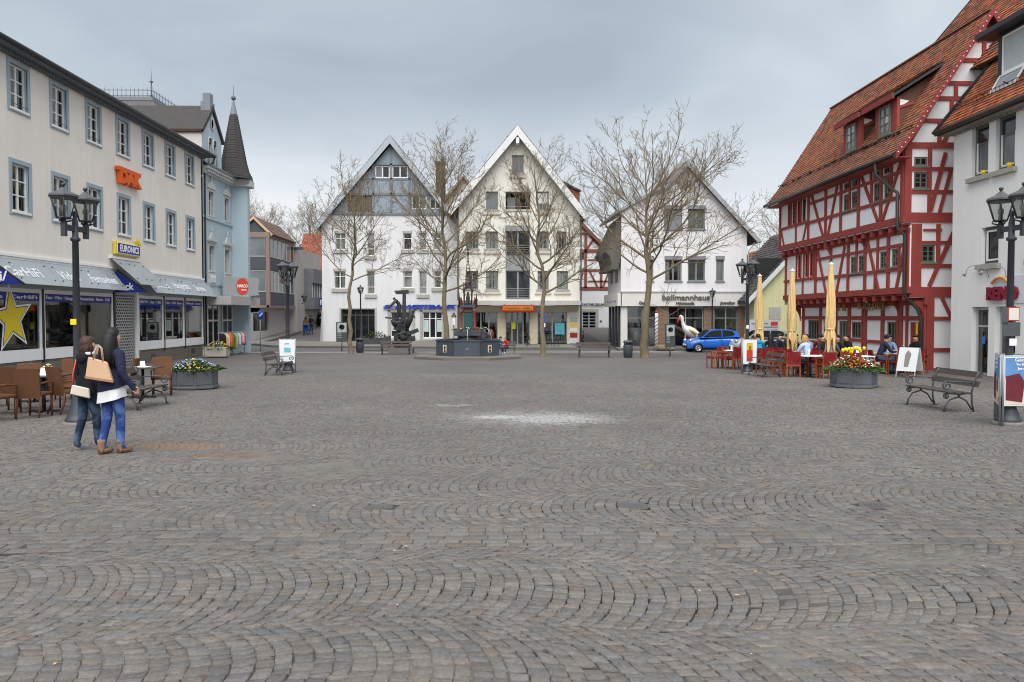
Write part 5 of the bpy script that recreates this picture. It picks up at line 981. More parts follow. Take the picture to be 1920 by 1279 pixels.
    for x0, y, zt, s in ((0.75, Y0, 2.3, 0.55), (8.2, Y0, 2.3, 0.28), (11.0, Y0, 2.3, 0.3), (12.85, Y0, 2.3, 0.5), (0.4, Y1, 5.0, 0.3), (5.95, Y1, 5.0, 0.28), (9.4, Y1, 5.0, 0.28)):
        pts = [(y-0.01, z(zt)), (y-s, z(zt)), (y-s, z(zt)-0.12)]+[(y-s+s*math.sin(a)*0.98, z(zt)-0.12-(1.0*s+0.2)*(1-math.cos(a))) for a in np.linspace(0.15, math.pi/2, 7)]
        MB().prism(pts, 'x', x0-0.08, x0+0.08).build('curved_bracket', RED, T)
    # windows
    for L, y, nc, nr in ((W2, 0, 2, 4), (W1, Y1, 2, 4), (S2, 0, 2, 1)):
        for (a, b, c, d) in L: window(T, a, b, z(c), z(d), WOODG, [DGLASS, DGLASS3, DGLASS2], nc, nr, y+0.05, 0.07, 0.022, sill=WOODG if nr > 1 else None, sillw=0.09, wallface=y)
    for L, y in ((F2, 0), (F1, Y1)):
        for (a, b, c, d) in L: window(T, a, b, z(c), z(d), RED, [DGLASS, M('window_glass', (38, 42, 46))], 1, 5, y+0.05, 0.06, 0.02)
    slab('infill_panel', INF, T, 2.42, 2.84, Y1-0.015, Y1+0.02, z(3.68), z(4.86))
    for (a, b, c, d) in W0: window(T, a, b, z(c), z(d), WOODG, [DGLASS, DGLASS3], 4 if b-a > 1.1 else 3, 1 if d-c < 1.2 else 2, Y0+0.06, 0.07, 0.025)
    a, b, c, d = D0; dr = MB().box(a, b, Y0+0.05, Y0+0.10, z(c), z(d)).build('door', M('red_door', (150, 58, 40), 0.6, 0.08, 3), T)
    for i in range(5): slab('door_board', M('red_door', (150, 58, 40)), dr, a+0.02+i*0.172, a+0.185+i*0.172, Y0+0.03, Y0+0.05, z(c)+0.05, z(d)-0.03)
    MB().ball((a+0.1, Y0, z(0.4)), 0.03, 6).build('handle', BLACKMETAL, dr); slab('notice', YELLOW, T, 12.42, 12.56, Y0-0.06, Y0-0.045, z(0.8), z(1.45))
    # gable end towards the camera
    wall(T, INF, [(0, z(5.2)), (5.9, z(5.2)), (5.9, z(8.2)), (2.95, z(12.95)), (0, z(8.2))], [(0.36, 0.88, z(7.40), z(7.74)), (0.36, 0.90, z(6.55), z(7.18))], 0.12, GM, 'gable_wall', 0)
    wall(T, INF, [(Y1, z(2.4)), (5.9, z(2.4)), (5.9, z(5.2)), (Y1, z(5.2))], [(0.70, 1.22, z(3.75), z(4.41))], 0.12, GM, 'gable_wall', 0.003); wall(T, INF, [(Y0, 0), (5.9, 0), (5.9, z(2.4)), (Y0, z(2.4))], [], 0.1, GM, 'gable_wall', 0.006)
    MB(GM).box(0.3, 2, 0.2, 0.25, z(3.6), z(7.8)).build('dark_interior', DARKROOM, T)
    for (a, b, c, d) in ((0.36, 0.88, 7.40, 7.74), (0.36, 0.90, 6.55, 7.18), (0.70, 1.22, 3.75, 4.41)): window(T, a, b, z(c), z(d), WOODG, [DGLASS, DGLASS3], 2, 1 if d-c < 0.4 else 3, 0.05, 0.07, 0.022, GM, sill=WOODG, sillw=0.08)
    def gb(p, r_, w=0.2): return tb(0.0, p, r_, w, GM)
    gb((0.12, 5.4), (0.12, 8.1), 0.32); gb((0.95, 5.6), (0.95, 8.1), 0.16); gb((1.0, 5.7), (1.55, 7.9), 0.17); gb((0.25, 7.28), (5.8, 7.28), 0.17); gb((0.25, 6.42), (5.8, 6.42), 0.17); gb((0.0, 5.45), (5.9, 5.45), 0.44); gb((0.0, 8.17), (5.9, 8.17), 0.26); gb((1.35, 5.65), (1.75, 7.2), 0.14)
    gb((Y1+0.24, 2.8), (Y1+0.24, 5.2), 0.44); gb((1.32, 3.6), (1.32, 5.2), 0.17); gb((0.6, 3.62), (5.8, 3.62), 0.17); gb((0.6, 4.5), (5.8, 4.5), 0.15); gb((1.0, 2.85), (1.9, 4.9), 0.17); gb((Y1, 2.62), (5.9, 2.62), 0.46); gb((0.75, 4.98), (1.45, 4.98), 0.1)
    gb((Y0+0.16, -0.5), (Y0+0.16, 2.4), 0.34); gb((1.2, 1.62), (5.9, 1.58), 0.16); gb((1.2, 0.42), (5.9, 0.42), 0.16); gb((1.1, -0.42), (5.9, -0.42), 0.32); gb((1.5, 2.4), (1.9, 1.6), 0.14)
    for zz in (12.13, 11.37, 10.51, 9.94, 9.1): h = (12.95-zz)/1.61; gb((2.95-h+0.1, zz), (2.95+h-0.1, zz), 0.17)
    for u, a, b in ((2.95, 10.5, 12.1), (1.9, 9.95, 10.5), (3.9, 9.95, 10.5), (2.95, 8.3, 9.9), (1.3, 8.3, 9.1), (2.1, 8.3, 9.1), (1.75, 9.1, 9.94)): gb((u, a), (u, b), 0.17)
    gb((0.05, 8.2), (2.9, 12.9), 0.26); gb((5.85, 8.2), (3.0, 12.9), 0.26); gb((1.45, 8.3), (1.85, 9.0), 0.15)
    # roof: steep upper plane, flatter foot, gable bargeboards with white studs
    ye, ym, yr = -0.62, 0.10, 2.95; ze, zm, zr = z(7.78), z(8.72), z(13.1); xf, xn = -0.45, LEN+0.5
    ru = M('roof_under', (90, 70, 60)); MB().add([(xf, ye, ze), (xn, ye, ze), (xn, ym, zm), (xf, ym, zm), (xf, yr, zr), (xn, yr, zr), (xf, 6.5, ze), (xn, 6.5, ze), (xf, ye, ze-0.12), (xn, ye, ze-0.12), (xn, ym, zm-0.12), (xf, ym, zm-0.12), (xf, yr, zr-0.12), (xn, yr, zr-0.12)], [(0,1,2,3), (3,2,5,4), (4,5,7,6), (8,11,10,9), (11,12,13,10), (0,8,9,1)]).build('roof', ru, T)
    tiles(T, (xf, ye, ze+0.02), (xn-xf, 0, 0), (0, ym-ye, zm-ze), 78, 8, TILEM, BROWN_T, 0.03); tiles(T, (xf, ym, zm+0.02), (xn-xf, 0, 0), (0, yr-ym, zr-zm), 78, 32, TILEM, BROWN_T+ORANGE_T[:3], 0.03); tiles(T, (xf, 6.5, ze+0.02), (xn-xf, 0, 0), (0, yr-6.5, zr-ze), 78, 40, TILEM, BROWN_T, 0.03)
    rg = MB(); 
    for i in range(36): x0 = xf+i*(xn-xf)/36; rg.prism([(yr+0.14*math.cos(a), zr-0.02+0.12*math.sin(a)) for a in np.linspace(0, math.pi, 6)], 'x', x0, x0+0.385)
    rg.build('ridge_tile_row', M('ridge_tile', (120, 84, 70), 0.9, 0.15, 2), T, kind='stuff')
    ms = MB()
    for i in range(120): x0 = random.uniform(xf, xn); ms.ball((x0, ym+random.uniform(-0.06, 0.12), zm+0.03+random.uniform(-0.02, 0.1)), random.uniform(0.03, 0.08), 5)
    ms.build('roof_moss', M('moss', (66, 58, 46), 1, 0.3, 6), T, kind='stuff'); MB().tube([(xf, ym-0.05, zm+0.12), (xn, ym-0.05, zm+0.12)], 0.03, 5).build('snow_guard', BLACKMETAL, T)
    bgm = M('barge_red', (132, 58, 56), 0.75, 0.08, 2)
    for pts in (((ye, ze), (ym, zm)), ((ym, zm), (yr, zr)), ((yr, zr), (6.5, ze))):
        (a, b), (c, d) = pts; L_ = math.hypot(c-a, d-b); n = (-(d-b)/L_, (c-a)/L_)
        if n[1] < 0: n = (-n[0], -n[1])
        bo = MB(); vs = []
        for xx in (xn+0.002, xn+0.06): vs += [(xx, a, b+0.06), (xx, c, d+0.06), (xx, c, d-0.24), (xx, a, b-0.24)]
        bo.add(vs, [(3,2,1,0), (4,5,6,7), (0,1,5,4), (2,3,7,6)]); o = bo.build('bargeboard', bgm, T)
        for i in range(int(L_/0.22)): t = (i+0.5)*0.22/L_; MB().ball((xn+0.075, a+(c-a)*t, b+(d-b)*t-0.06), 0.026, 6).build('stud', WHITE, o)
    # eave gutter and long bent downpipe
    gm = M('gutter_dark', (70, 68, 66), 0.5, 0.1, 2, metal=0.3); MB().tube([(xf-0.1, ye-0.06, ze-0.03), (xn-0.2, ye-0.06, ze-0.03)], 0.085, 8).build('gutter', gm, T); ed = MB().box(xf, xn, ye+0.02, 0.0, ze-0.16, ze-0.125)
    ed.build('soffit', RED, T)
    for i in range(64): slab('dentil', WHITE if i % 2 else RED, T, 0.05+i*0.2, 0.15+i*0.2, -0.09, -0.055, z(7.66), z(7.74))
    MB().tube([(12.1, ye-0.06, ze-0.1), (12.1, ye-0.04, ze-0.55), (12.5, -0.25, ze-1.15), (12.72, -0.12, ze-1.35), (12.74, -0.12, z(5.2)), (12.78, -0.1, z(5.05)), (12.86, 0.12, z(4.8)), (12.86, 0.12, z(2.7)), (12.86, 0.2, z(2.45)), (12.95, 0.6, z(2.0)), (12.98, 0.74, z(1.6)), (12.98, 0.76, 0)], 0.065, 8).build('downpipe', gm, T)
    # two shed dormers
    for (a, b, wa, wb) in ((6.7, 9.1, 7.5, 8.4), (9.4, 12.0, 10.5, 11.4)):
        yf, zb, zt = 0.28, z(8.98), z(10.32); yb = 1.75; zbk = zm+(yb-ym)*(zr-zm)/(yr-ym)
        d = MB(); d.box(wa-0.35, wb+0.35, yf, yf+0.08, zb-0.1, zt); d.build('dormer_front', RED, T)
        window(T, wa, wb, zb+0.06, zt-0.14, WOODG, [DGLASS2, M('pale_curtain_glass', (176, 182, 184), 0.2, 0.1, 4)], 2, 3, yf-0.05, 0.09, 0.025, sill=WOODG, sillw=0.1, wallface=yf)
        for xx in (wa-0.36, wb+0.36):
            zl = lambda y: zm+(y-ym)*(zr-zm)/(yr-ym); MB().add([(xx, yf, zb-0.15), (xx, yf, zt), (xx, yb, zbk), (xx+0.03, yf, zb-0.15), (xx+0.03, yf, zt), (xx+0.03, yb, zbk)], [(0,1,2), (5,4,3)]).build('dormer_cheek', M('cheek_dark', (96, 70, 60), 0.85, 0.1, 3), T)
            MB().add([(xx+0.034, yf+0.08, zt-0.40), (xx+0.034, yf+0.5, zt-0.14), (xx+0.034, yf+0.08, zt-0.06)], [(0,1,2)]).build('infill_panel', INF, T)
            MB().bar((xx+0.02, yf+0.05, zb-0.1), (xx+0.02, yf+0.05, zt), 0.12, 0.12).bar((xx+0.03, yf, zt-0.42), (xx+0.03, yf+0.7, zt-0.2), 0.07, 0.1).bar((xx+0.035, yf+0.1, zb), (xx+0.035, yb, zbk-0.02), 0.08, 0.14).build('beam', RED, T)
        MB().add([(a, yf-0.22, zt-0.02), (b, yf-0.22, zt-0.02), (b+0.3, yb+0.25, zbk+0.28), (a-0.1, yb+0.25, zbk+0.28), (a, yf-0.22, zt+0.1), (b, yf-0.22, zt+0.1), (b+0.3, yb+0.25, zbk+0.40), (a-0.1, yb+0.25, zbk+0.40)], [(3,2,1,0), (1,2,6,5), (0,4,7,3)]).build('dormer_roof', BLACKMETAL, T)
        MB().box(a, b, yf-0.29, yf-0.21, zt-0.10, zt+0.12).build('fascia', bgm, T)
        tiles(T, (a, yf-0.28, zt+0.11), (b-a, 0, 0), (0, yb+0.5-yf, zbk+0.37-zt-0.05), 14, 12, TILEM, BROWN_T)
    MB().box(0.95, LEN+0.02, Y0-0.03, Y0+0.05, 0, 0.16).build('plinth', M('plinth_red', (120, 62, 56), 0.9, 0.12, 2), T)
    return T
timber_house()
s = thing('wall_sign', 'uneven gold letters EIS BOUTIQUE on the red beam', 'sign', (16.26, 36.5, 2.12), R(-90)); gold = M('gold_letter', (150, 118, 56), 0.45, 0.15, 5, metal=0.3)
rr = random.Random(4); px = -0.1
for ch, x0 in zip('EISBOUTIQUE', [0, 0.36, 0.58, 2.05, 2.38, 2.72, 3.02, 3.30, 3.48, 3.86, 4.2]): text(ch, 0.42, gold, s, FW(x0-0.1, -0.05, rr.uniform(-0.04, 0.06)) @ Matrix.Rotation(rr.uniform(-0.12, 0.12), 4, 'Z'), 'letter', 0.02, None, 0.012)
MB().box(-0.3, 4.3, -0.01, 0.03, -0.02, 0.02).build('rail', RED, s)
for i, yy in enumerate((36.9, 33.6)):
    s = thing('spot_light', ('small white spotlight beside the gold letters EIS', 'small white spotlight above the gold letters BOUTIQUE')[i], 'spotlight', (16.0, yy, 2.42), R(-90), 'spotlights on the jetty'); MB().tube([(0, 0.1, 0.12), (0, 0, 0), (0.06, 0.1, -0.1)], [0.03, 0.06, 0.08], 8).build('lamp_head', WHITE, s); MB().tube([(0, 0.1, 0.12), (0, 0.15, 0.2)], 0.02, 5).build('bracket', WHITE, s)
s = thing('street_sign', 'tiny blue street name plate on far corner of the red timber house', 'sign', (15.68, 41.2, 2.75), R(-90)); MB().box(-0.32, 0.32, -0.02, 0.0, -0.11, 0.11).build('plate', BLUE, s)
# ---------------------------------------------------------------- white shoe shop house at the right edge
def reno_house():
    B = -0.5; T = house('shop_house', 'white shoe shop house with orange tiled roof, dark dormer and green grey windows', 16.6, 28.17, B, R(-90)); z = lambda v: v-B
    wt = M('reno_plaster', (236, 236, 234), 0.9, 0.04, 0.4, 0.12, 130, streak=0.05); gg = M('green_grey_frame', (104, 110, 104), 0.7, 0.06, 3); sl = M('reno_sill', (164, 160, 152), 0.85, 0.08, 3)
    WT = [(1.06, 2.0, 6.5, 8.28), (2.37, 3.36, 6.49, 8.28), (4.2, 5.2, 6.49, 8.28), (6.2, 7.2, 6.49, 8.28)]; WM = [(1.71, 2.63, 3.46, 4.71), (4.2, 5.2, 3.46, 4.71), (6.4, 7.4, 3.46, 4.71)]; DR = [(1.23, 2.16, -0.5, 2.02), (2.51, 3.55, -0.5, 2.02), (4.0, 5.2, -0.5, 2.02)]
    q = [(a, b, z(c), z(d)) for a, b, c, d in WT+WM+DR]; wall(T, wt, [(0, 0), (11, 0), (11, z(8.5)), (0, z(8.5))], q, 0.24)
    MB().box(-0.02, 0.0, 0.004, 9, 0, z(8.5)).build('side_wall', wt, T); wall(T, wt, [(0, z(8.4)), (9, z(8.4)), (4.5, z(14.2))], [], 0.1, Matrix.Translation((0, 9, 0)) @ Matrix.Rotation(-math.pi/2, 4, 'Z'), 'gable_wall'); backing(T, 0.05, 10.9, 0, z(8.4), 0.9)
    for (a, b, c, d) in WT:
        o = window(T, a+0.01, b-0.01, z(c)+0.01, z(d)-0.01, gg, [DGLASS, DGLASS2], 1, 2, 0.16, 0.11, 0.05, rowz=[0, 0.66, 1]); MB().box(a-0.12, b+0.12, -0.14, 0.1, z(c)-0.16, z(c)).build('sill', sl, o); f = MB(); f.box(a+0.13, a+0.18, 0.1, 0.14, z(c)+0.14, z(c)+1.18); f.box(b-0.18, b-0.13, 0.1, 0.14, z(c)+0.14, z(c)+1.18); f.box(a+0.13, b-0.13, 0.1, 0.14, z(c)+0.12, z(c)+0.17); f.build('inner_frame', FRAME, o)
        MB().lathe([(0.07, 0), (0.1, 0.16)], 8, (b-0.35, 0.07, z(c)+0.02)).build('flower_pot', YELLOW, o)
    for (a, b, c, d) in WM:
        o = window(T, a+0.01, b-0.01, z(c)+0.01, z(d)-0.01, gg, [DGLASS], 1, 1, 0.16, 0.10, 0.05); MB().box(a-0.14, b+0.14, -0.14, 0.1, z(c)-0.17, z(c)).build('sill', sl, o); f = MB(); f.box(a+0.11, a+0.17, 0.1, 0.14, z(c)+0.11, z(d)-0.11); f.box(b-0.17, b-0.11, 0.1, 0.14, z(c)+0.11, z(d)-0.11); f.box(a+0.17, b-0.17, 0.1, 0.14, z(c)+0.11, z(c)+0.17); f.box(a+0.17, b-0.17, 0.1, 0.14, z(d)-0.17, z(d)-0.11); f.build('inner_frame', FRAME, o)
    al = M('alu_door', (188, 190, 192), 0.35, 0.05, 2, metal=0.4)
    for i, (a, b, c, d) in enumerate(DR):
        o = window(T, a+0.01, b-0.01, z(-0.33), z(d)-0.01, al, SHOPG, 1, 2, 0.2, 0.09, 0.05, rowz=[0, 0.74, 1], name='door'); MB().tube([(b-0.2, 0.13, z(0.4)), (b-0.2, 0.08, z(0.42)), (b-0.2, 0.08, z(0.72)), (b-0.2, 0.13, z(0.74))], 0.015, 6).build('handle', BLACKMETAL, o)
        slab('sticker', M('sticker_%d' % i, ((60, 120, 190), (210, 214, 220), (40, 40, 44))[i], 0.5), o, a+0.3, a+0.48, 0.19, 0.2, z(0.75), z(1.0))
    slab('sticker', M('sticker_red', (190, 60, 70), 0.5), T, 2.86, 3.02, 0.19, 0.2, z(1.2), z(1.38))
    MB().box(0.15, 10.8, 0.25, 0.3, 0, z(-0.3)).build('step', SILL, T); MB().box(0.1, 10.9, 0.88, 0.9, 0, z(2.2)).build('shop_inner', M('shop_inner_wall', (150, 148, 142)), T)
    MB().box(2.4, 10.9, -0.03, -0.002, z(2.12), z(3.0)).build('sign_panel', M('reno_panel', (214, 218, 226), 0.6, 0.02, 1), T)
    # roof
    ye, ze, yr, zr = -0.42, z(8.42), 4.5, z(14.6); xf, xn = -0.35, 11; ru = M('roof_under', (90, 70, 60))
    MB().add([(xf, ye, ze), (xn, ye, ze), (xn, yr, zr), (xf, yr, zr), (xf, 9.4, ze), (xn, 9.4, ze), (xf, ye, ze-0.14), (xn, ye, ze-0.14), (xf, yr, zr-0.14), (xf, 0, ze+0.40)], [(0,1,2,3), (3,2,5,4), (0,6,7,1), (0,3,8,6)]).build('roof', ru, T); tiles(T, (xf, ye, ze+0.02), (xn-xf, 0, 0), (0, yr-ye, zr-ze), 62, 46, TILEM, ORANGE_T, 0.035)
    MB().box(xf, xn, ye+0.03, 0.0, ze-0.15, ze-0.11).build('soffit', M('soffit_grey', (150, 146, 140), 0.8), T)
    for i in range(52): slab('dentil', M('soffit_grey', (150, 146, 140)), T, 0.02+i*0.21, 0.13+i*0.21, -0.14, -0.02, z(8.2), z(8.3))
    gm = M('gutter_dark', (70, 68, 66)); MB().tube([(xf, ye-0.07, ze-0.02), (xn, ye-0.07, ze-0.02)], 0.09, 8).build('gutter', gm, T); vg = MB(); vg.bar((xf-0.04, ye-0.1, ze-0.06), (xf-0.04, yr, zr-0.02), 0.12, 0.2); vg.build('verge_flashing', BLACKMETAL, T)
    sg = MB(); sl_ = (zr-ze)/(yr-ye)
    for t in (0.55,):
        for k in (0.0, 0.14): sg.tube([(xf+0.1, ye+t+k*0, ze+t*sl_+0.1+k), (xn, ye+t, ze+t*sl_+0.1+k)], 0.012, 4)
        for i in range(52): x0 = xf+0.15+i*0.21; sg.tube([(x0, ye+t, ze+t*sl_+0.08), (x0, ye+t, ze+t*sl_+0.26)], 0.01, 4)
        for i in range(9): x0 = xf+0.3+i*1.3; sg.tube([(x0, ye+t+0.15, ze+(t+0.15)*sl_+0.04), (x0, ye+t-0.03, ze+t*sl_+0.3)], 0.03, 4)
    sg.build('snow_guard', M('snow_guard_rust', (96, 58, 44), 0.8, 0.1, 4), T)
    # dark dormer with white window and an opened roof light below
    dm = M('dormer_dark', (58, 60, 58), 0.6, 0.08, 2); yf = 0.55; zb, zt = z(9.6), z(11.25)
    MB().box(1.55, 6.5, yf, yf+0.1, zb-0.3, zt).build('dormer_front', dm, T); MB().add([(1.55, yf, zb-0.3), (1.55, yf, zt), (1.55, 2.4, zt)], [(0,1,2)]).build('dormer_cheek', dm, T); MB().box(1.1, 6.9, yf-0.55, 2.5, zt, zt+0.16).build('dormer_roof', BLACKMETAL, T)
    for a in (1.85, 3.4, 4.9): window(T, a, a+1.25, zb+0.25, zt-0.12, FRAME, M('pale_curtain_glass', (176, 182, 184), 0.2, 0.1, 4), 1, 1, -0.03, 0.07, 0.04, Matrix.Translation((0, yf, 0)))
    p0 = Vector((1.9, 0.28, ze+0.70*sl_+0.10)); e = Vector((0, 0.34, 0.50)); o = MB()
    o.bar((1.75, 0.18, z(9.27)), (1.75, 0.5, z(9.82)), 0.05, 0.05).bar((3.0, 0.18, z(9.27)), (3.0, 0.5, z(9.82)), 0.05, 0.05).bar((1.75, 0.18, z(9.27)), (3.0, 0.18, z(9.27)), 0.05, 0.05).bar((1.75, 0.5, z(9.82)), (3.0, 0.5, z(9.82)), 0.05, 0.05); o = o.build('roof_light', FRAME, T); MB().add([(1.78, 0.19, z(9.28)), (2.97, 0.19, z(9.28)), (2.97, 0.5, z(9.81)), (1.78, 0.5, z(9.81))], [(0,1,2,3)]).build('pane', DGLASS2, o)
    return T
reno_house()
s = thing('wall_sign', 'dark red letters RENO under an orange arc on the white shop wall', 'sign', (16.55, 25.2, 2.45), R(-90)); text('RENO', 0.56, M('reno_red', (128, 24, 48), 0.4, 0.04, 2), s, FW(0, -0.04, 0), 'lettering', 0.04, 1.55, 0.03)
MB().tube([(0.45*math.cos(a)-0.1, -0.05, 0.22+0.30*math.sin(a)) for a in np.linspace(2.75, 0.45, 12)], 0.045, 6).build('arc', M('reno_orange', (224, 160, 70), 0.4), s)
for i in range(2):
    s = thing('wall_lamp', ('thin gooseneck wall lamp left above the shoe shop letters', 'thin gooseneck wall lamp at right above the shoe shop letters')[i], 'lamp', (16.55, 26.0-0.9*i, 3.1), R(-90), 'gooseneck lamps'); MB().tube([(0.05, 0, -0.12)]+[(0.05-0.22+0.22*math.cos(a), -0.05-0.45*math.sin(a/2), 0.1+0.22*math.sin(a)) for a in np.linspace(0, math.pi, 9)], 0.012, 5).build('arm', MGREY, s); MB().tube([(-0.39, -0.5, 0.1), (-0.46, -0.55, -0.02)], [0.03, 0.06], 8).build('lamp_head', MGREY, s)
def big_roof():
    T = house('large_house', 'larger house behind with high orange brown tiled roof', 21.0, 37.5, -0.4, R(-90))
    MB().box(0.3, 14, 0.5, 8, 0, 12.4).build('wall', M('pale_wall', (196, 190, 180)), T); MB().prism([(-3.0, 11.4), (4.2, 20.0), (11, 12)], 'x', 0, 14).build('roof', M('roof_under', (90, 70, 60)), T); tiles(T, (-0.0, -3.05, 11.42), (14, 0, 0), (0, 7.2, 8.6), 60, 50, TILEM, BROWN_T+ORANGE_T, 0.04)
    MB().bar((-0.06, -3.0, 11.4), (-0.06, 4.2, 20.0), 0.1, 0.22).build('verge_flashing', BLACKMETAL, T)
big_roof()
# ---------------------------------------------------------------- bare plane trees
BARK = M('plane_bark', (120, 110, 90), 0.9, 0.3, 3.0, 0.4, 30, fine=0.15); TWIG = M('twig_bark', (122, 109, 88), 0.9, 0.15, 2)
def grow(seed, H, h0, Rc, r0, lean=(0, 0), nl=15, dens=0.80, spread=1.0, seeds=True):
    """polylines of a bare tree: leader, limbs, branches, twigs; thick ones go to the trunk, thin ones to the crown"""
    rd = random.Random(seed); TR = MB(); CR = MB(); tips = []
    def poly(p, d, L, r, n, up, wob):
        pts = [p.copy()]; rad = [r]; d = d.normalized(); st = L/n
        for i in range(n):
            d = (d+Vector((rd.gauss(0, wob), rd.gauss(0, wob), rd.gauss(0, wob)+up))).normalized(); pts.append(pts[-1]+d*st); rad.append(r*(1-0.82*(i+1)/n)+0.004)
        return pts, rad
    def side(d, ang):
        a = d.orthogonal().normalized(); a.rotate(Matrix.Rotation(rd.uniform(0, 6.283), 3, d)); return (d*math.cos(ang)+a*math.sin(ang)).normalized()
    def branch(p, d, L, r, lev):
        n = (7, 6, 4, 3)[lev]; pts, rad = poly(p, d, L, r, n, (0.07, 0.07, 0.06, 0.03)[lev], (0.10, 0.13, 0.15, 0.16)[lev])
        (TR if lev == 0 else CR).tube(pts, [max(x, 0.0055 if lev < 2 else 0.0040) for x in rad], (6, 4, 3, 3)[lev], cap=False)
        if lev == 3: tips.append(pts[-1]); return
        k = max(2, int((L/(0.36, 0.25, 0.165)[lev])*dens)); 
        for i in range(k):
            t = (0.18 if lev == 0 else 0.12)+0.85*(i+rd.random())/k; t = min(t, 0.99); j = min(int(t*n), n-1); f = t*n-j; q = pts[j].lerp(pts[j+1], f); dd = (pts[j+1]-pts[j]).normalized()
            nd = side(dd, R(rd.uniform(28, 62))); nd.z += 0.12; nr = (rad[j]*(1-f)+rad[j+1]*f)*rd.uniform(0.35, 0.6)
            LL = L*(1.05-t*0.55)*rd.uniform(0.36, 0.66); LL = min(LL, (9, 2.1, 0.95)[lev]) if lev else LL
            branch(q, nd, max(LL, 0.22), max(nr, 0.0065), lev+1)
    # leader
    n = 14; pts = [Vector((0, 0, -0.1))]; rad = [r0*1.35]; x = y = 0
    for i in range(1, n+1):
        t = i/n; x += rd.gauss(0, 0.10)+lean[0]/n; y += rd.gauss(0, 0.08)+lean[1]/n
        if t*H*0.86 < h0: x *= 0.75; y *= 0.75
        pts.append(Vector((x, y, t*H*0.86))); rad.append(max(0.012, r0*(1-t)**0.75*(1.0 if t > 0.05 else 1.1)))
    pts.insert(1, Vector((0, 0, 0.25))); rad.insert(1, r0*1.08)
    TR.tube(pts, rad, 10, cap=False)
    for i in range(nl):
        t = h0/(0.86*H)+(0.97-h0/(0.86*H))*((i+rd.uniform(0.1, 0.8))/nl)**0.9; zz = t*H*0.86; j = max(k for k in range(len(pts)-1) if pts[k].z <= zz); f = (zz-pts[j].z)/(pts[j+1].z-pts[j].z); q = pts[j].lerp(pts[j+1], f)
        u = (zz-h0)/(H-h0); a = i*2.4+rd.uniform(-0.4, 0.4); el = R(22+52*u+rd.uniform(-8, 8)); d = Vector((math.cos(a)*math.cos(el), math.sin(a)*math.cos(el), math.sin(el)))
        L = Rc*spread*(1.15-0.45*u)*rd.uniform(0.85, 1.15) if u < 0.6 else min(Rc*0.9, (H-zz)*1.05)*rd.uniform(0.8, 1.1)
        branch(q, d, L, max(0.02, (rad[j]*(1-f)+rad[j+1]*f)*rd.uniform(0.42, 0.64)), 0)
    if seeds:
        for p in rd.sample(tips, min(len(tips), 130)): CR.add([(p.x, p.y, p.z-0.10), (p.x+0.022, p.y, p.z-0.13), (p.x-0.012, p.y+0.02, p.z-0.13), (p.x-0.012, p.y-0.02, p.z-0.13), (p.x, p.y, p.z-0.165)], [(0,1,2), (0,2,3), (0,3,1), (4,2,1), (4,3,2), (4,1,3)])
    return TR, CR
def tree(label, x, y, group, rz=0, **k):
    t = thing('plane_tree', label, 'tree', (x, y, zg(x, y)), rz, group); TR, CR = grow(**k); TR.build('trunk', BARK, t); CR.build('crown', TWIG, t); return t
PG = 'bare plane trees along the square'
t1 = tree('bare plane tree beside the litter bin in front of the bank entrance', -9.0, 48.6, PG, seed=11, H=11.3, h0=4.3, Rc=3.6, r0=0.14, nl=20, dens=0.9)
t2 = tree('tall bare plane tree behind the fountain basin before the bank', -3.1, 46.8, PG, seed=23, H=13.0, h0=3.5, Rc=4.3, r0=0.175, nl=23, dens=0.9)
t3 = tree('bare plane tree standing before the cream house shop', 2.66, 44.4, PG, seed=31, H=12.0, h0=3.2, Rc=3.9, r0=0.155, nl=21, dens=0.9)
t4 = tree('largest bare plane tree with wide crown before the white jeweller house', 7.9, 41.3, PG, seed=5, H=11.4, h0=4.0, Rc=4.9, r0=0.215, nl=25, dens=0.78)
for i, (src, x, y, s, rz, lab) in enumerate(((t1, -31.0, 98, 1.25, 1, 'thin bare tree rising behind the blue corner house'), (t3, -27.6, 97, 1.12, 2, 'slim bare tree behind the brown framed building'), (t2, -24.8, 104, 1.08, 3, 'dense bare tree above the orange barn roof'), (t4, -21.5, 108, 0.8, 4, 'wide bare tree close to the bank gable edge'), (t3, 33.5, 92, 1.1, 2.5, 'thin bare tree beyond the timber house eave'))):
    c = copy_tree(src); c.location = (x, y, zg(x, y)); c.rotation_euler = (0, 0, rz); c.scale = (s, s, s); c['label'] = lab; c['group'] = 'background trees'; c.name = 'bare_tree'
# thin young tree in front of the jeweller's window
t = thing('young_tree', 'thin young tree before the brown clad pier of jeweller shop', 'tree', (11.3, 51.6, zg(11.3, 51.6))); TR, CR = grow(77, 4.6, 2.2, 1.0, 0.035, nl=7, dens=0.8, seeds=False); TR.build('trunk', BARK, t); CR.build('crown', TWIG, t)
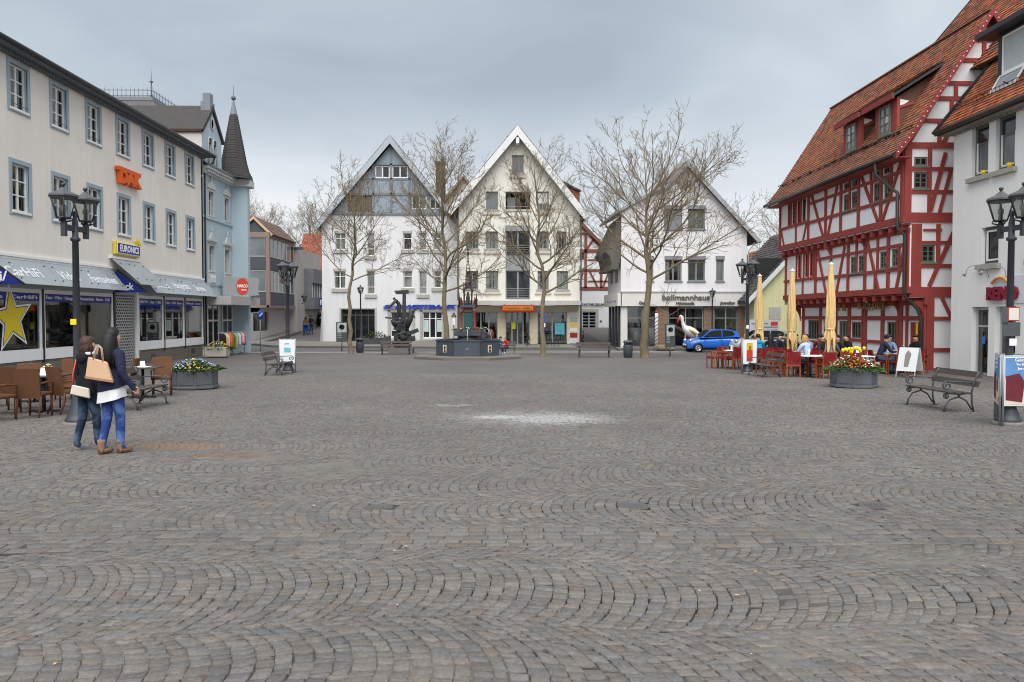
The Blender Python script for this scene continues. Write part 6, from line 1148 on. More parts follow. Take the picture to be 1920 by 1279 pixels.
# ---------------------------------------------------------------- street furniture
IRON = M('lamp_iron', (58, 62, 70), 0.5, 0.12, 5, metal=0.2, spec=0.5); LGLASS = glassy('lantern_glass', (0.90, 0.93, 0.92)); LROOF = M('lantern_roof', (88, 88, 92), 0.5, 0.12, 6, metal=0.2)
def lantern(parent, c, s=1.0):
    """six-sided lantern: cup, bars, panes, roof, finial"""
    x, y, z0 = c; rb, rt, h = 0.115*s, 0.225*s, 0.36*s; zb = z0+0.07*s
    L = MB(); L.lathe([(0.03*s, -0.10*s), (0.045*s, 0.0), (0.03*s, 0.06*s)], 8, (x, y, z0))
    for k in range(3): a = k*2.094+0.5; L.tube([(x+0.03*s*math.cos(a), y+0.03*s*math.sin(a), z0), (x+0.13*s*math.cos(a), y+0.13*s*math.sin(a), z0+0.03*s), (x+0.12*s*math.cos(a), y+0.12*s*math.sin(a), zb)], 0.014*s, 5)
    L.lathe([(rb, zb-z0-0.015*s), (rb+0.012*s, zb-z0+0.015*s)], 6, (x, y, z0)); cor = [(math.cos(k*math.pi/3), math.sin(k*math.pi/3)) for k in range(6)]
    for a, b in cor: L.tube([(x+rb*a, y+rb*b, zb), (x+rt*a, y+rt*b, zb+h)], 0.012*s, 4)
    L.lathe([(rt+0.01*s, 0), (rt+0.015*s, 0.05*s)], 6, (x, y, zb+h-0.03*s), False); o = L.build('lantern', IRON, parent)
    for k in range(6):
        a, b = cor[k], cor[(k+1) % 6]; f = 0.97; MB().add([(x+rb*a[0]*f, y+rb*a[1]*f, zb), (x+rb*b[0]*f, y+rb*b[1]*f, zb), (x+rt*b[0]*f, y+rt*b[1]*f, zb+h), (x+rt*a[0]*f, y+rt*a[1]*f, zb+h)], [(0,1,2,3)]).build('pane', LGLASS, o)
    MB().lathe([(0.035*s, 0.0), (0.035*s, 0.12*s), (0.05*s, 0.13*s), (0.05*s, 0.20*s), (0.02*s, 0.23*s)], 8, (x, y, zb)).build('bulb', M('lamp_bulb', (190, 188, 180), 0.4, 0.05, 5), o)
    MB().lathe([(rt+0.035*s, 0.0), (rt+0.03*s, 0.03*s), (rt*0.5, 0.095*s), (0.05*s, 0.145*s), (0.045*s, 0.16*s)], 6, (x, y, zb+h), False).build('lantern_roof', LROOF, o)
    MB().lathe([(0.02*s, 0.0), (0.022*s, 0.03*s), (0.04*s, 0.045*s), (0.04*s, 0.08*s), (0.012*s, 0.09*s)], 6, (x, y, zb+h+0.15*s)).build('finial', IRON, o)
def lamp_double(label, x, y, ax, ay, seps=0.30):
    t = thing('street_lamp', label, 'street lamp', (x, y, zg(x, y)), 0, 'black lantern street lamps'); n = math.hypot(ax, ay); ux, uy = ax/n*seps, ay/n*seps
    MB().lathe([(0.21, 0.0), (0.21, 0.10), (0.185, 0.12), (0.175, 0.17), (0.13, 0.28), (0.085, 0.55), (0.085, 0.62), (0.068, 0.66), (0.062, 1.2), (0.05, 3.15), (0.08, 3.17), (0.08, 3.21), (0.05, 3.23), (0.05, 3.46), (0.04, 3.52), (0.03, 3.56), (0.045, 3.60), (0.03, 3.66), (0.005, 3.68)], 12).build('post', IRON, t)
    MB().lathe([(0.25, -0.04), (0.25, 0.05)], 8).build('base_stone', M('base_granite', (120, 118, 116), 0.9, 0.1, 6), t)
    MB().bar((-ux*1.1, -uy*1.1, 3.37), (ux*1.1, uy*1.1, 3.37), 0.055, 0.09).build('cross_arm', IRON, t)
    for s in (-1, 1):
        MB().bar((s*ux, s*uy, 3.22), (s*ux, s*uy, 3.47), 0.075, 0.075).build('bracket', IRON, t); lantern(t, (s*ux, s*uy, 3.46), 0.98)
    return t
l1 = lamp_double('tall double lantern street lamp behind the two walking people', -7.24, 13.64, 0.1, 0.5, 0.26)
slab('sticker', YELLOW, l1, -0.07, 0.03, -0.075, -0.066, 1.72, 1.82)
lamp_double('double lantern street lamp beside the white and teal poster stand', -7.66, 28.9, 0.18, 0.55); l3 = lamp_double('double lantern street lamp beside the red and yellow poster stand', 8.98, 27.75, 0.2, -0.55); l4 = lamp_double('double lantern street lamp with bus stop plates at the shoe shop', 8.85, 13.28, 0.05, -0.5, 0.26)
slab('sticker', SIGNWHITE, l3, -0.05, 0.03, -0.072, -0.063, 1.6, 1.72)
for (a, b, c, d, m) in ((-0.20, -0.10, 1.72, 2.02, DGREY), (-0.10, 0.10, 1.78, 2.02, M('sign_red_rim', (178, 60, 50), 0.5)), (-0.18, 0.12, 1.52, 1.76, DGREY), (-0.06, 0.06, 1.36, 1.48, SIGNWHITE)): slab('plate', m, l4, a, b, -0.10, -0.085, c, d)
slab('plate', M('timetable', (214, 208, 196), 0.5, 0.1, 20), l4, -0.085, 0.085, -0.106, -0.101, 1.80, 2.0)
def lamp_single(label, x, y, h):
    t = thing('street_lamp', label, 'street lamp', (x, y, zg(x, y)), 0, 'small lantern street lamps'); MB().lathe([(0.13, 0), (0.13, 0.08), (0.07, 0.4), (0.05, 0.5), (0.045, h-0.85), (0.07, h-0.83), (0.04, h-0.78)], 10).build('post', IRON, t); lantern(t, (0, 0, h-0.72), 0.95)
lamp_single('slim single lantern lamp before the bank entrance', -9.15, 53.0, 4.5); lamp_single('slim single lantern lamp behind the blue car', 14.8, 53.2, 4.3)
t = thing('wall_lantern', 'black wall lantern on bracket at the brown building', 'lamp', (-18.6, 75.2, 3.1)); lantern(t, (0.35, -0.5, 0), 1.2); MB().tube([(0, 0, -0.2), (0.35, -0.5, -0.15)], 0.03, 5).build('bracket', IRON, t)
# benches
SLAT = M('bench_wood', (78, 70, 66), 0.75, 0.14, 3, streak=0.1); BIRON = M('bench_iron', (74, 78, 82), 0.5, 0.1, 5, metal=0.3, spec=0.5)
def make_bench(L=1.62):
    t = thing('park_bench', 'x', 'bench', (0, 0, 0), 0, 'iron scroll benches round the square')
    def spiral(cy, cz, r0, turns, start, sgn): return [(cy+r0*(1-0.75*i/18)*math.cos(start+sgn*turns*6.283*i/18), cz+r0*(1-0.75*i/18)*math.sin(start+sgn*turns*6.283*i/18)) for i in range(19)]
    for s in (-1, 1):
        x = s*(L/2-0.12); e = MB()
        def tb(pts, r=0.018): e.tube([(x, p[0], p[1]) for p in pts], r, 6)
        tb([(0.30, 0), (0.26, 0.2), (0.25, 0.42), (0.28, 0.60), (0.34, 0.78), (0.40, 0.90)], 0.020); tb([(-0.30, 0.0), (-0.27, 0.14), (-0.18, 0.28), (0.0, 0.34), (0.14, 0.26), (0.26, 0.06)], 0.018); tb([(-0.28, 0.42), (0.0, 0.40), (0.25, 0.42)], 0.02)
        tb([(0.29, 0.62), (0.15, 0.66), (-0.1, 0.67), (-0.22, 0.68)]+spiral(-0.24, 0.585, 0.10, 1.35, math.pi/2, 1), 0.016); tb(spiral(-0.25, 0.36, 0.07, 1.2, math.pi/2, 1), 0.013); tb([(-0.24, 0.48), (-0.30, 0.42), (-0.24, 0.30)], 0.014); e.ball((x, 0.0, 0.37), 0.03, 6)
        for fy in (-0.31, 0.31): e.box(x-0.03, x+0.03, fy-0.06, fy+0.05, 0, 0.015)
        e.build('side_frame', BIRON, t)
    for y, z, w in ((-0.22, 0.445, 0.12), (-0.07, 0.435, 0.12), (0.08, 0.435, 0.12)): slab('seat_slat', SLAT, t, -L/2, L/2, y-w/2, y+w/2, z-0.015, z+0.018)
    for zz in (0.62, 0.82): MB().add([(-L/2, 0.255+(zz-0.55)*0.33, zz-0.06), (L/2, 0.255+(zz-0.55)*0.33, zz-0.06), (L/2, 0.30+(zz-0.55)*0.33, zz+0.065), (-L/2, 0.30+(zz-0.55)*0.33, zz+0.065), (-L/2, 0.285+(zz-0.55)*0.33, zz-0.06), (L/2, 0.285+(zz-0.55)*0.33, zz-0.06), (L/2, 0.33+(zz-0.55)*0.33, zz+0.065), (-L/2, 0.33+(zz-0.55)*0.33, zz+0.065)], [(0,1,2,3), (7,6,5,4), (0,4,5,1), (3,2,6,7), (1,5,6,2), (0,3,7,4)]).build('back_plank', SLAT, t)
    return t
b0 = make_bench()
for i, (x, y, rz, lab) in enumerate(((9.12, 15.85, -90, 'scroll iron bench nearest the shoe shop, by the poster board'), (-7.48, 16.45, 90, 'scroll iron bench partly hidden behind the walking people'), (-7.62, 27.55, 90, 'scroll iron bench in front of the teal poster stand'), (-5.95, 46.3, 0, 'dark bench in front of the bronze sculpture'), (5.3, 42.0, 0, 'dark bench beside the right litter bin before the alley'), (9.0, 26.0, -90, 'scroll iron bench in front of the red and yellow poster stand'), (0.35, 44.9, 0, 'bench behind the fountain where the child in red sits'))):
    b = b0 if i == 0 else copy_tree(b0); place(b, x, y, R(rz)); b['label'] = lab
    b.scale = (1.16 if i in (3, 4) else 1, 1, 0.9)
# planters
def flowers(parent, R_, z0, cols, n=260, leafc=((60, 88, 40), (84, 110, 52), (44, 66, 34)), tall=0.22, droop=0.3, seed=1, sx=1, sy=1, tulips=None):
    rd = random.Random(seed); lf = MB(); fl = MB(); lc = [lin(c) for c in leafc]; fc = [lin(c) for c in cols]
    for i in range(n*3):
        a = rd.uniform(0, 6.283); r = R_*math.sqrt(rd.random())*1.02; L = rd.uniform(0.10, 0.24)*(1.0 if r < R_*0.8 else 1.3); x, y = r*math.cos(a)*sx, r*math.sin(a)*sy; h = z0+tall*(1-(r/R_)**2)*rd.uniform(0.3, 1.0)
        out = 0.2+0.8*r/R_; d = Vector((math.cos(a)*out+rd.gauss(0, 0.4), math.sin(a)*out+rd.gauss(0, 0.4), 0.9-droop*3*(r/R_)**3)).normalized(); sd = d.cross(Vector((rd.gauss(0, 1), rd.gauss(0, 1), 0.3))).normalized()*rd.uniform(0.012, 0.028); p = Vector((x, y, h-0.06)); c = [v*rd.uniform(0.6, 1.25) for v in rd.choice(lc)]
        mid = p+d*L*0.55; tip = p+d*L+Vector((0, 0, -0.05-0.1*droop)); lf.add([p, mid+sd, tip, mid-sd], [(0,1,2,3)], c)
    for i in range(n):
        a = rd.uniform(0, 6.283); r = R_*math.sqrt(rd.random()); x, y = r*math.cos(a)*sx, r*math.sin(a)*sy; k = int((a/6.283*len(fc)*2+rd.gauss(0, 0.5))) % len(fc); h = z0+0.05+tall*(1-(r/R_)**2)*rd.uniform(0.4, 1.1); q = rd.uniform(0.016, 0.032)
        fl.ball((x, y, h), q, 5, 0.7, col=[v*rd.uniform(0.8, 1.15) for v in fc[k]])
    if tulips:
        for i in range(tulips[1]):
            x, y = rd.gauss(tulips[2], 0.14), rd.gauss(0, 0.15); h = z0+tall+rd.uniform(0.08, 0.2); fl.lathe([(0.012, 0), (0.04, 0.02), (0.045, 0.06), (0.03, 0.10), (0.005, 0.10)], 6, (x, y, h), col=lin(tulips[0])); lf.tube([(x, y, z0), (x, y, h)], 0.006, 3, col=lc[0])
    lf.build('foliage', M('leaf_mix', (80, 100, 60), 0.7, 0.1, 4, attr='Col'), parent, kind='stuff'); fl.build('blossoms', M('flower_mix', (200, 200, 200), 0.7, 0.05, 4, attr='Col'), parent, kind='stuff')
def octa_planter(label, x, y, R_, h, **k):
    t = thing('flower_planter', label, 'planter', (x, y, zg(x, y)), 0, 'octagonal flower planters'); m = M('planter_lead', (88, 92, 98), 0.65, 0.18, 3, 0.5, 14)
    MB().lathe([(R_*0.98, 0.03), (R_*1.03, 0.03), (R_*1.03, 0.075), (R_*0.98, 0.09), (R_*0.97, h-0.03), (R_*1.0, h-0.03), (R_*1.0, h), (R_*0.94, h), (R_*0.92, h-0.08), (0.001, h-0.08)], 8, rot=R(22.5), smooth=False).build('tub', m, t)
    MB().lathe([(R_*0.85, 0.0), (R_*0.85, 0.03)], 8, rot=R(22.5)).build('foot', BLACKMETAL, t)
    for k8 in range(8):
        a = k8*math.pi/4; w = 0.3*R_; mm = Matrix.Rotation(a-math.pi/2, 4, 'Z') @ Matrix.Translation((0, R_*0.905, 0)); MB(mm).box(-w, w, -0.01, 0.012, 0.14, h-0.07).build('relief_panel', m, t)
    flowers(t, R_*0.95, h-0.02, **k); return t
octa_planter('octagonal grey planter with yellow tulips and orange flowers by the cafe', 9.88, 21.35, 0.62, 0.55, cols=((214, 80, 50), (196, 110, 40), (190, 60, 40), (236, 236, 236)), n=330, tulips=((240, 214, 50), 16, -0.08), tall=0.30, droop=0.22, seed=4)
octa_planter('octagonal grey planter with blue and white flowers by the left bench', -8.18, 21.3, 0.62, 0.55, cols=((150, 164, 216), (196, 206, 232), (150, 164, 216), (222, 186, 70), (50, 74, 40), (60, 84, 44)), n=300, leafc=((48, 66, 38), (60, 86, 44), (36, 50, 30), (122, 140, 60)), tall=0.22, droop=0.14, seed=6)
t = thing('flower_planter', 'square concrete planter with yellow pansies below the shop sign', 'planter', (-15.0, 42.3, zg(-15, 42.3)), R(8)); cn = M('planter_concrete', (176, 170, 160), 0.9, 0.1, 2, 0.2, 40); MB().box(-0.55, 0.55, -0.55, 0.55, 0.06, 0.56).build('tub', cn, t, 0.02); MB().box(-0.46, 0.46, -0.46, 0.46, 0, 0.06).build('foot', DGREY, t); flowers(t, 0.55, 0.55, ((232, 206, 60), (240, 240, 236), (220, 190, 60)), 120, tall=0.30, seed=8)
t = thing('planter_trough', 'dark wooden trough with green shrubs and yellow flowers before the bank', 'planter', (-8.1, 52.6, zg(-8.1, 52.6))); MB().box(-0.95, 0.95, -0.3, 0.3, 0.42, 0.85).build('trough', M('trough_grey', (84, 84, 86), 0.8, 0.1, 3), t, 0.01)
for sx in (-0.93, 0.93): MB().box(sx-0.06, sx+0.06, -0.32, 0.32, 0, 0.98).build('post', M('trough_grey', (84, 84, 86)), t)
flowers(t, 0.8, 0.84, ((236, 200, 90), (40, 70, 34), (50, 84, 40), (44, 74, 36), (36, 60, 32), (50, 84, 40)), 110, ((40, 66, 34), (50, 84, 40), (34, 54, 30)), 0.5, 0.1, 9, 1.0, 0.35)
# litter bins
for x, y, lab in ((-8.62, 49.6, 'dark round litter bin beside the left plane tree trunk'), (7.04, 41.5, 'dark round litter bin between bench and big plane tree')):
    t = thing('litter_bin', lab, 'litter bin', (x, y, zg(x, y)), 0, 'litter bins'); bm_ = M('bin_grey', (78, 84, 92), 0.55, 0.1, 3); MB().lathe([(0.21, 0.0), (0.21, 0.06), (0.24, 0.07), (0.255, 0.62), (0.255, 0.66)], 16).build('body', bm_, t); MB().lathe([(0.26, 0.80), (0.26, 0.86), (0.20, 0.92), (0.001, 0.93)], 16).build('lid', bm_, t); MB().lathe([(0.20, 0.6), (0.20, 0.82)], 12).build('liner', BLACKMETAL, t)
    for k in range(4): a = k*math.pi/2+0.78; MB().bar((0.245*math.cos(a), 0.245*math.sin(a), 0.64), (0.245*math.cos(a), 0.245*math.sin(a), 0.83), 0.12, 0.02).build('stay', bm_, t)
# town information boards
for x, y, w, h, b, lab in ((-10.2, 51.8, 0.74, 1.30, 0.62, 'grey information board with round emblem before the bank corner'), (9.72, 43.4, 0.58, 1.28, 0.52, 'grey information board with round emblem near the big plane tree')):
    t = thing('information_board', lab, 'sign', (x, y, zg(x, y)), 0, 'information boards'); MB().tube([(0, 0.02, 0), (0, 0.02, b)], 0.04, 8).build('post', DGREY, t); MB().box(-w/2, w/2, 0, 0.06, b, b+h).build('board', DGREY, t, 0.015); MB().box(-w/2+0.09, w/2-0.05, -0.012, -0.002, b+h*0.48, b+h-0.06).build('panel', M('board_pale', (178, 184, 186), 0.6, 0.05, 4), t)
    MB().lathe([(w*0.24, 0), (w*0.24, 0.01), (w*0.17, 0.012), (w*0.17, 0.0)], 20).build('emblem_ring', BLACKMETAL, t).matrix_local = Matrix.Translation((0.02, -0.014, b+h*0.75)) @ Matrix.Rotation(math.pi/2, 4, 'X')
    MB().prism([(-0.05, -0.10), (0.06, -0.06), (0.10, 0.06), (0.02, 0.12), (-0.03, 0.04)], 'y', -0.022, -0.014).build('emblem_figure', BLACKMETAL, t).location = (0.04, 0, b+h*0.75)
    for i in range(3): MB().box(-w/2+0.1, -0.02, -0.008, -0.002, b+h*0.18+i*0.14, b+h*0.25+i*0.14).build('notice', M('board_text', (130, 138, 146), 0.6, 0.2, 20), t)
# three-sided poster stands round the lamp posts
def poster_stand(label, x, y, rz, paint, w=0.55, h=0.86, b=0.34):
    t = thing('poster_stand', label, 'poster stand', (x, y, zg(x, y)), rz, 'poster stands round lamp posts'); r = w*0.62
    fr = M('stand_frame', (150, 156, 160), 0.4, 0.06, 4, metal=0.4); wp = M('poster_white', (226, 229, 234), 0.5, 0.03, 3)
    for k in range(3):
        a = -math.pi/2+k*2.0944; mm = Matrix.Rotation(a+math.pi/2, 4, 'Z') @ Matrix.Translation((0, -r*0.52, 0)); MB(mm).box(-w/2, w/2, -0.012, 0.012, b, b+h).build('panel', wp, t)
        f = MB(mm)
        for sx in (-1, 1): f.tube([(sx*w/2, 0, 0), (sx*w/2, 0, b+h+0.03)], 0.018, 6)
        f.tube([(-w/2, 0, b), (w/2, 0, b)], 0.012, 5); f.tube([(-w/2, 0, b+h+0.01), (w/2, 0, b+h+0.01)], 0.012, 5); f.build('frame', fr, t); paint(t, mm, w, h, b)
    return t
def p_teal(t, m, w, h, b):
    tl = M('poster_teal', (110, 186, 198), 0.5, 0.12, 8); MB(m).box(-0.09, 0.07, -0.018, -0.013, b+h*0.80, b+h*0.85).build('print', tl, t); MB(m).box(-0.11, 0.12, -0.018, -0.013, b+h*0.46, b+h*0.66).build('print', tl, t)
def p_red(t, m, w, h, b):
    MB(m).box(-0.13, 0.11, -0.018, -0.013, b+h*0.12, b+h*0.58).build('print', M('poster_red', (200, 62, 40), 0.5, 0.2, 7), t); MB(m).box(-0.13, 0.11, -0.018, -0.013, b+h*0.58, b+h*0.88).build('print', M('poster_gold', (220, 172, 40), 0.5, 0.2, 7), t)
    MB(m).prism([(-0.04, b+h*0.58), (0.04, b+h*0.58), (0.05, b+h*0.70), (0.0, b+h*0.78), (-0.05, b+h*0.70)], 'y', -0.023, -0.0185).build('print_figure', M('poster_ochre', (150, 104, 40), 0.5, 0.2, 9), t)
def p_photo(t, m, w, h, b):
    MB(m).box(-w/2+0.02, w/2-0.02, -0.018, -0.013, b+h*0.55, b+h-0.02).build('print', M('poster_sky', (96, 138, 190), 0.5, 0.12, 4), t); MB(m).box(-w/2+0.02, w/2-0.02, -0.018, -0.013, b+0.02, b+h*0.55).build('print', M('poster_sand', (214, 200, 182), 0.5, 0.12, 5), t)
    MB(m).prism([(-w/2+0.03, b+0.10), (-0.10, b+0.06), (-0.06, b+h*0.5), (-0.16, b+h*0.66), (-w/2+0.03, b+h*0.6)], 'y', -0.023, -0.0185).build('print_figure', M('poster_maroon', (104, 40, 52), 0.6, 0.2, 8), t); MB(m).prism([(0.05, b+h*0.28), (0.2, b+h*0.26), (0.24, b+h*0.5), (0.1, b+h*0.56), (0.02, b+h*0.44)], 'y', -0.0225, -0.0185).build('print_figure', M('poster_plum', (70, 60, 96), 0.6, 0.2, 8), t)
    for i, s_ in enumerate(('Gebirtl & Tygi', 'Von Bayern nach', 'Jerusalem')): text(s_, 0.075 if i == 0 else 0.06, SIGNWHITE, t, m @ FW(-0.04, -0.021, b+h*(0.92-i*0.085)), 'lettering', 0.001, 0.40-0.05*i, 0.001)
    MB(m).box(w/2-0.12, w/2-0.03, -0.023, -0.0185, b+0.05, b+0.14).build('print_logo', M('poster_logo', (190, 50, 60), 0.5), t)
poster_stand('white poster stand with teal print around the left lamp post', -7.66, 28.9, R(6), p_teal); poster_stand('white poster stand with red and yellow print around lamp post', 8.98, 27.75, R(14), p_red); poster_stand('photo poster stand with blue sky picture at the near lamp post', 9.03, 13.35, R(2), p_photo, 0.84, 0.84, 0.34)
t = thing('pavement_sign', 'folding white pavement sign leaning beside the timber house', 'sign', (13.62, 25.4, zg(13.6, 25.4)), R(-52))
for s in (-1, 1):
    f = MB(); f.add([(-0.31, s*0.33, 0.0), (0.31, s*0.33, 0.0), (0.31, s*0.02, 0.98), (-0.31, s*0.02, 0.98), (-0.31, s*0.36, 0.0), (0.31, s*0.36, 0.0), (0.31, s*0.05, 0.98), (-0.31, s*0.05, 0.98)], [(0,1,2,3), (7,6,5,4), (0,3,7,4), (1,5,6,2), (2,6,7,3)])
    k = 0.22; P = lambda x_, u, o: (x_, s*(0.33-0.31*u+o), 0.98*u)
    b = MB(); b.add([P(-0.31, k, 0.03), P(0.31, k, 0.03), P(0.31, 1, 0.03), P(-0.31, 1, 0.03), P(-0.31, k, 0.0), P(0.31, k, 0.0), P(0.31, 1, 0.0), P(-0.31, 1, 0.0)], [(0,1,2,3), (7,6,5,4), (0,4,5,1), (1,5,6,2), (2,6,7,3), (3,7,4,0)]); b.build('panel', M('a_board_white', (214, 218, 220), 0.5, 0.05, 3), t)
    for x_ in (-0.29, 0.29): MB().bar(P(x_, 0, 0.015), P(x_, k, 0.015), 0.03, 0.03).build('leg', MGREY, t)
    if s < 0: MB().add([P(-0.08, 0.36, 0.034), P(0.05, 0.36, 0.034), P(0.1, 0.8, 0.034), P(-0.02, 0.92, 0.034), P(-0.10, 0.75, 0.034)], [(0,1,2,3,4)]).build('print', M('a_board_print', (130, 126, 126), 0.6, 0.2, 9), t)
# ---------------------------------------------------------------- fountain
def fountain():
    cx, cy = -1.47, 41.0; t = thing('fountain', 'dark octagonal iron fountain with slender ornate gothic column and flower troughs', 'fountain', (cx, cy, zg(cx, cy))); pl = M('fountain_plate', (74, 80, 90), 0.55, 0.12, 2, metal=0.2); st = M('fountain_step', (106, 101, 97), 0.85, 0.12, 2); orn = M('fountain_ornament', (62, 52, 54), 0.6, 0.15, 6); rd_ = M('fountain_red', (112, 62, 58), 0.6, 0.12, 4); gn = M('fountain_green', (40, 84, 82), 0.5, 0.1, 4)
    MB().lathe([(2.95, -0.05), (2.95, 0.15), (2.90, 0.17), (0.01, 0.17)], 8, rot=R(22.5), smooth=False).build('step', st, t); Rb = 1.74; b = MB(); b.lathe([(Rb-0.12, 0.17), (Rb-0.12, 0.95)], 8, rot=R(22.5), smooth=False); b.lathe([(Rb-0.22, 0.95), (Rb-0.22, 0.3), (0.01, 0.3)], 8, rot=R(22.5), smooth=False); b.build('basin_core', pl, t)
    for k in range(8):
        a = k*math.pi/4; ap = Rb*math.cos(R(22.5)); w = Rb*math.sin(R(22.5)); mm = Matrix.Rotation(a, 4, 'Z') @ Matrix.Translation((0, -ap, 0)); p = MB(mm).box(-w+0.01, w-0.01, -0.01, 0.10, 0.17, 0.93).build('basin_panel', pl, t)
        rv = MB(mm)
        for i in range(7):
            for sx in (-w+0.06, w-0.06): rv.ball((sx, -0.012, 0.24+i*0.105), 0.014, 5)
        rv.build('rivet_row', pl, p, kind='stuff')
        if k in (1, 7):
            MB(mm).box(-0.13, 0.13, -0.02, -0.011, 0.36, 0.74).build('plaque', M('plaque_cream', (214, 204, 178), 0.6, 0.06, 5), p); MB(mm).prism([(-0.08, 0.39), (0.09, 0.39), (0.09, 0.46), (0.0, 0.50), (0.06, 0.62), (-0.02, 0.71), (-0.05, 0.6), (-0.04, 0.48)], 'y', -0.025, -0.0205).build('plaque_figure', BLACKMETAL, p); MB(mm).prism([(0.03, 0.5), (0.08, 0.58), (0.05, 0.70), (0.01, 0.66)], 'y', -0.025, -0.0205).build('plaque_figure', BLACKMETAL, p)
        if k == 0: text('1869', 0.1, MGREY, p, FW(0.0, -ap-0.014, 0.55), 'lettering', 0.002, None)
    MB().lathe([(Rb+0.05, 0.93), (Rb+0.05, 1.0), (Rb-0.20, 1.0), (Rb-0.20, 0.93)], 8, rot=R(22.5), smooth=False).build('rim', pl, t)
    MB().lathe([(Rb-0.2, 0.90), (0.001, 0.90)], 8, rot=R(22.5)).build('water', M('fountain_water', (40, 56, 78), 0.05, 0.1, 3, 0.3, 12, spec=0.5), t)
    # column, from pedestal to tip
    MB().lathe([(0.62, 0.3), (0.55, 1.0), (0.5, 1.15)], 8, smooth=False).build('pedestal', pl, t); tr = MB(); tr.box(-0.68, 0.68, -0.62, 0.62, 1.18, 1.50); tr.build('flower_trough', pl, t, 0.02)
    MB().box(-0.24, 0.24, -0.24, 0.24, 1.5, 2.68).build('shaft', gn, t)
    for sx in (-0.36, 0.36):
        for sy in (-0.36, 0.36): MB().lathe([(0.09, 1.5), (0.09, 1.58), (0.065, 1.62), (0.065, 2.35), (0.10, 2.42), (0.10, 2.5), (0.05, 2.55), (0.04, 2.95), (0.07, 3.0), (0.01, 3.2)], 8, (sx, sy, 0)).build('colonnette', rd_, t)
    for sy in (-0.26, 0.26): MB().prism([(0.2*math.cos(a), 2.42+0.22*math.sin(a)) for a in np.linspace(0, math.pi, 9)], 'y', sy-0.02, sy+0.02).build('arch', rd_, t)
    MB().box(-0.42, 0.42, -0.42, 0.42, 2.66, 2.80).build('cornice', pl, t); cr = MB()
    for k in range(4):
        a = k*math.pi/2; mm = Matrix.Rotation(a, 4, 'Z')
        for i in range(5): q = mm @ Vector((-0.32+i*0.16, -0.38, 2.8)); cr.lathe([(0.03, 0), (0.05, 0.06), (0.02, 0.12), (0.035, 0.18), (0.004, 0.28)], 6, q)
    cr.build('cresting', orn, t, kind='stuff')
    nc = MB()
    for sx in (-0.2, 0.2):
        for sy in (-0.2, 0.2): nc.lathe([(0.035, 2.8), (0.028, 3.5), (0.05, 3.55)], 6, (sx, sy, 0))
    for k in range(4): mm = Matrix.Rotation(k*math.pi/2, 4, 'Z'); nn = MB(mm); nc.v += [tuple(mm @ Vector(v)) for v in MB().prism([(-0.22, 3.4), (-0.2, 3.55), (0, 3.72), (0.2, 3.55), (0.22, 3.4), (0.28, 3.55), (0.0, 3.98), (-0.28, 3.55)], 'y', -0.25, -0.2).v]; nc.f += [[i+len(nc.v)-16 for i in f] for f in MB().prism([(0, 0)]*8, 'y', 0, 1).f]; nc.c += [None]*10; nc.sm += [False]*10
    nc.build('niche', orn, t); MB().lathe([(0.10, 2.8), (0.09, 3.0), (0.11, 3.15), (0.08, 3.28), (0.035, 3.32), (0.055, 3.38), (0.05, 3.44), (0.01, 3.48)], 8).build('niche_figure', orn, t)
    sp = MB(); prof = [(0.22, 3.6), (0.16, 4.0), (0.10, 4.6), (0.04, 5.3), (0.015, 5.5)]
    for k in range(4):
        a = k*math.pi/2+0.785; sp.tube([(r*math.cos(a), r*math.sin(a), zz) for r, zz in prof], [0.026, 0.022, 0.02, 0.016, 0.012], 5)
        for i in range(11): u = i/11; zz = 3.65+u*1.7; r = 0.21*(1-u*0.86)+0.02; sp.ball((r*math.cos(a), r*math.sin(a), zz), 0.03*(1-u*0.5), 5)
    for i in range(8): u = i/8; zz = 3.7+u*1.55; r = 0.19*(1-u*0.85); sp.lathe([(r, zz), (r*0.92, zz+0.04)], 4, rot=0.785)
    sp.lathe([(0.02, 5.4), (0.07, 5.5), (0.02, 5.58), (0.05, 5.66), (0.005, 5.85)], 6); sp.build('spire', orn, t)
    for sx, sy in ((-0.45, -0.45), (0.45, -0.45), (-0.45, 0.45), (0.45, 0.45)): MB().lathe([(0.04, 2.66), (0.03, 3.0), (0.06, 3.06), (0.025, 3.15), (0.004, 3.45)], 6, (sx, sy, 0)).build('pinnacle', orn, t)
    wj = M('water_jet', (200, 210, 216), 0.2, 0.1, 8, spec=0.5); MB().tube([(0.66, -0.2, 1.55), (0.95, -0.3, 1.62), (1.15, -0.36, 1.4), (1.28, -0.42, 0.9)], 0.012, 5).build('water_jet', wj, t); MB().tube([(0, -0.66, 1.5), (0, -0.86, 1.52), (0, -0.95, 1.2), (0, -1.0, 0.9)], 0.012, 5).build('water_jet', wj, t)
    e = bpy.data.objects.new('trough_plants', None); COL.objects.link(e); e.parent = t; flowers(e, 0.72, 1.50, ((226, 190, 50), (236, 232, 220), (180, 60, 40)), 60, tall=0.10, droop=0.2, seed=12)
fountain()
t = thing('lantern_box', 'small white and black lantern shaped box on pole behind the fountain', 'lantern', (-2.35, 43.6, zg(-2.35, 43.6))); MB().tube([(0, 0, 0), (0, 0, 1.75)], 0.03, 6).build('pole', IRON, t); MB().lathe([(0.11, 1.75), (0.13, 2.2)], 6, smooth=False).build('case', WHITE, t); MB().lathe([(0.17, 2.2), (0.06, 2.36), (0.05, 2.42)], 6, smooth=False).build('cap', BLACKMETAL, t)
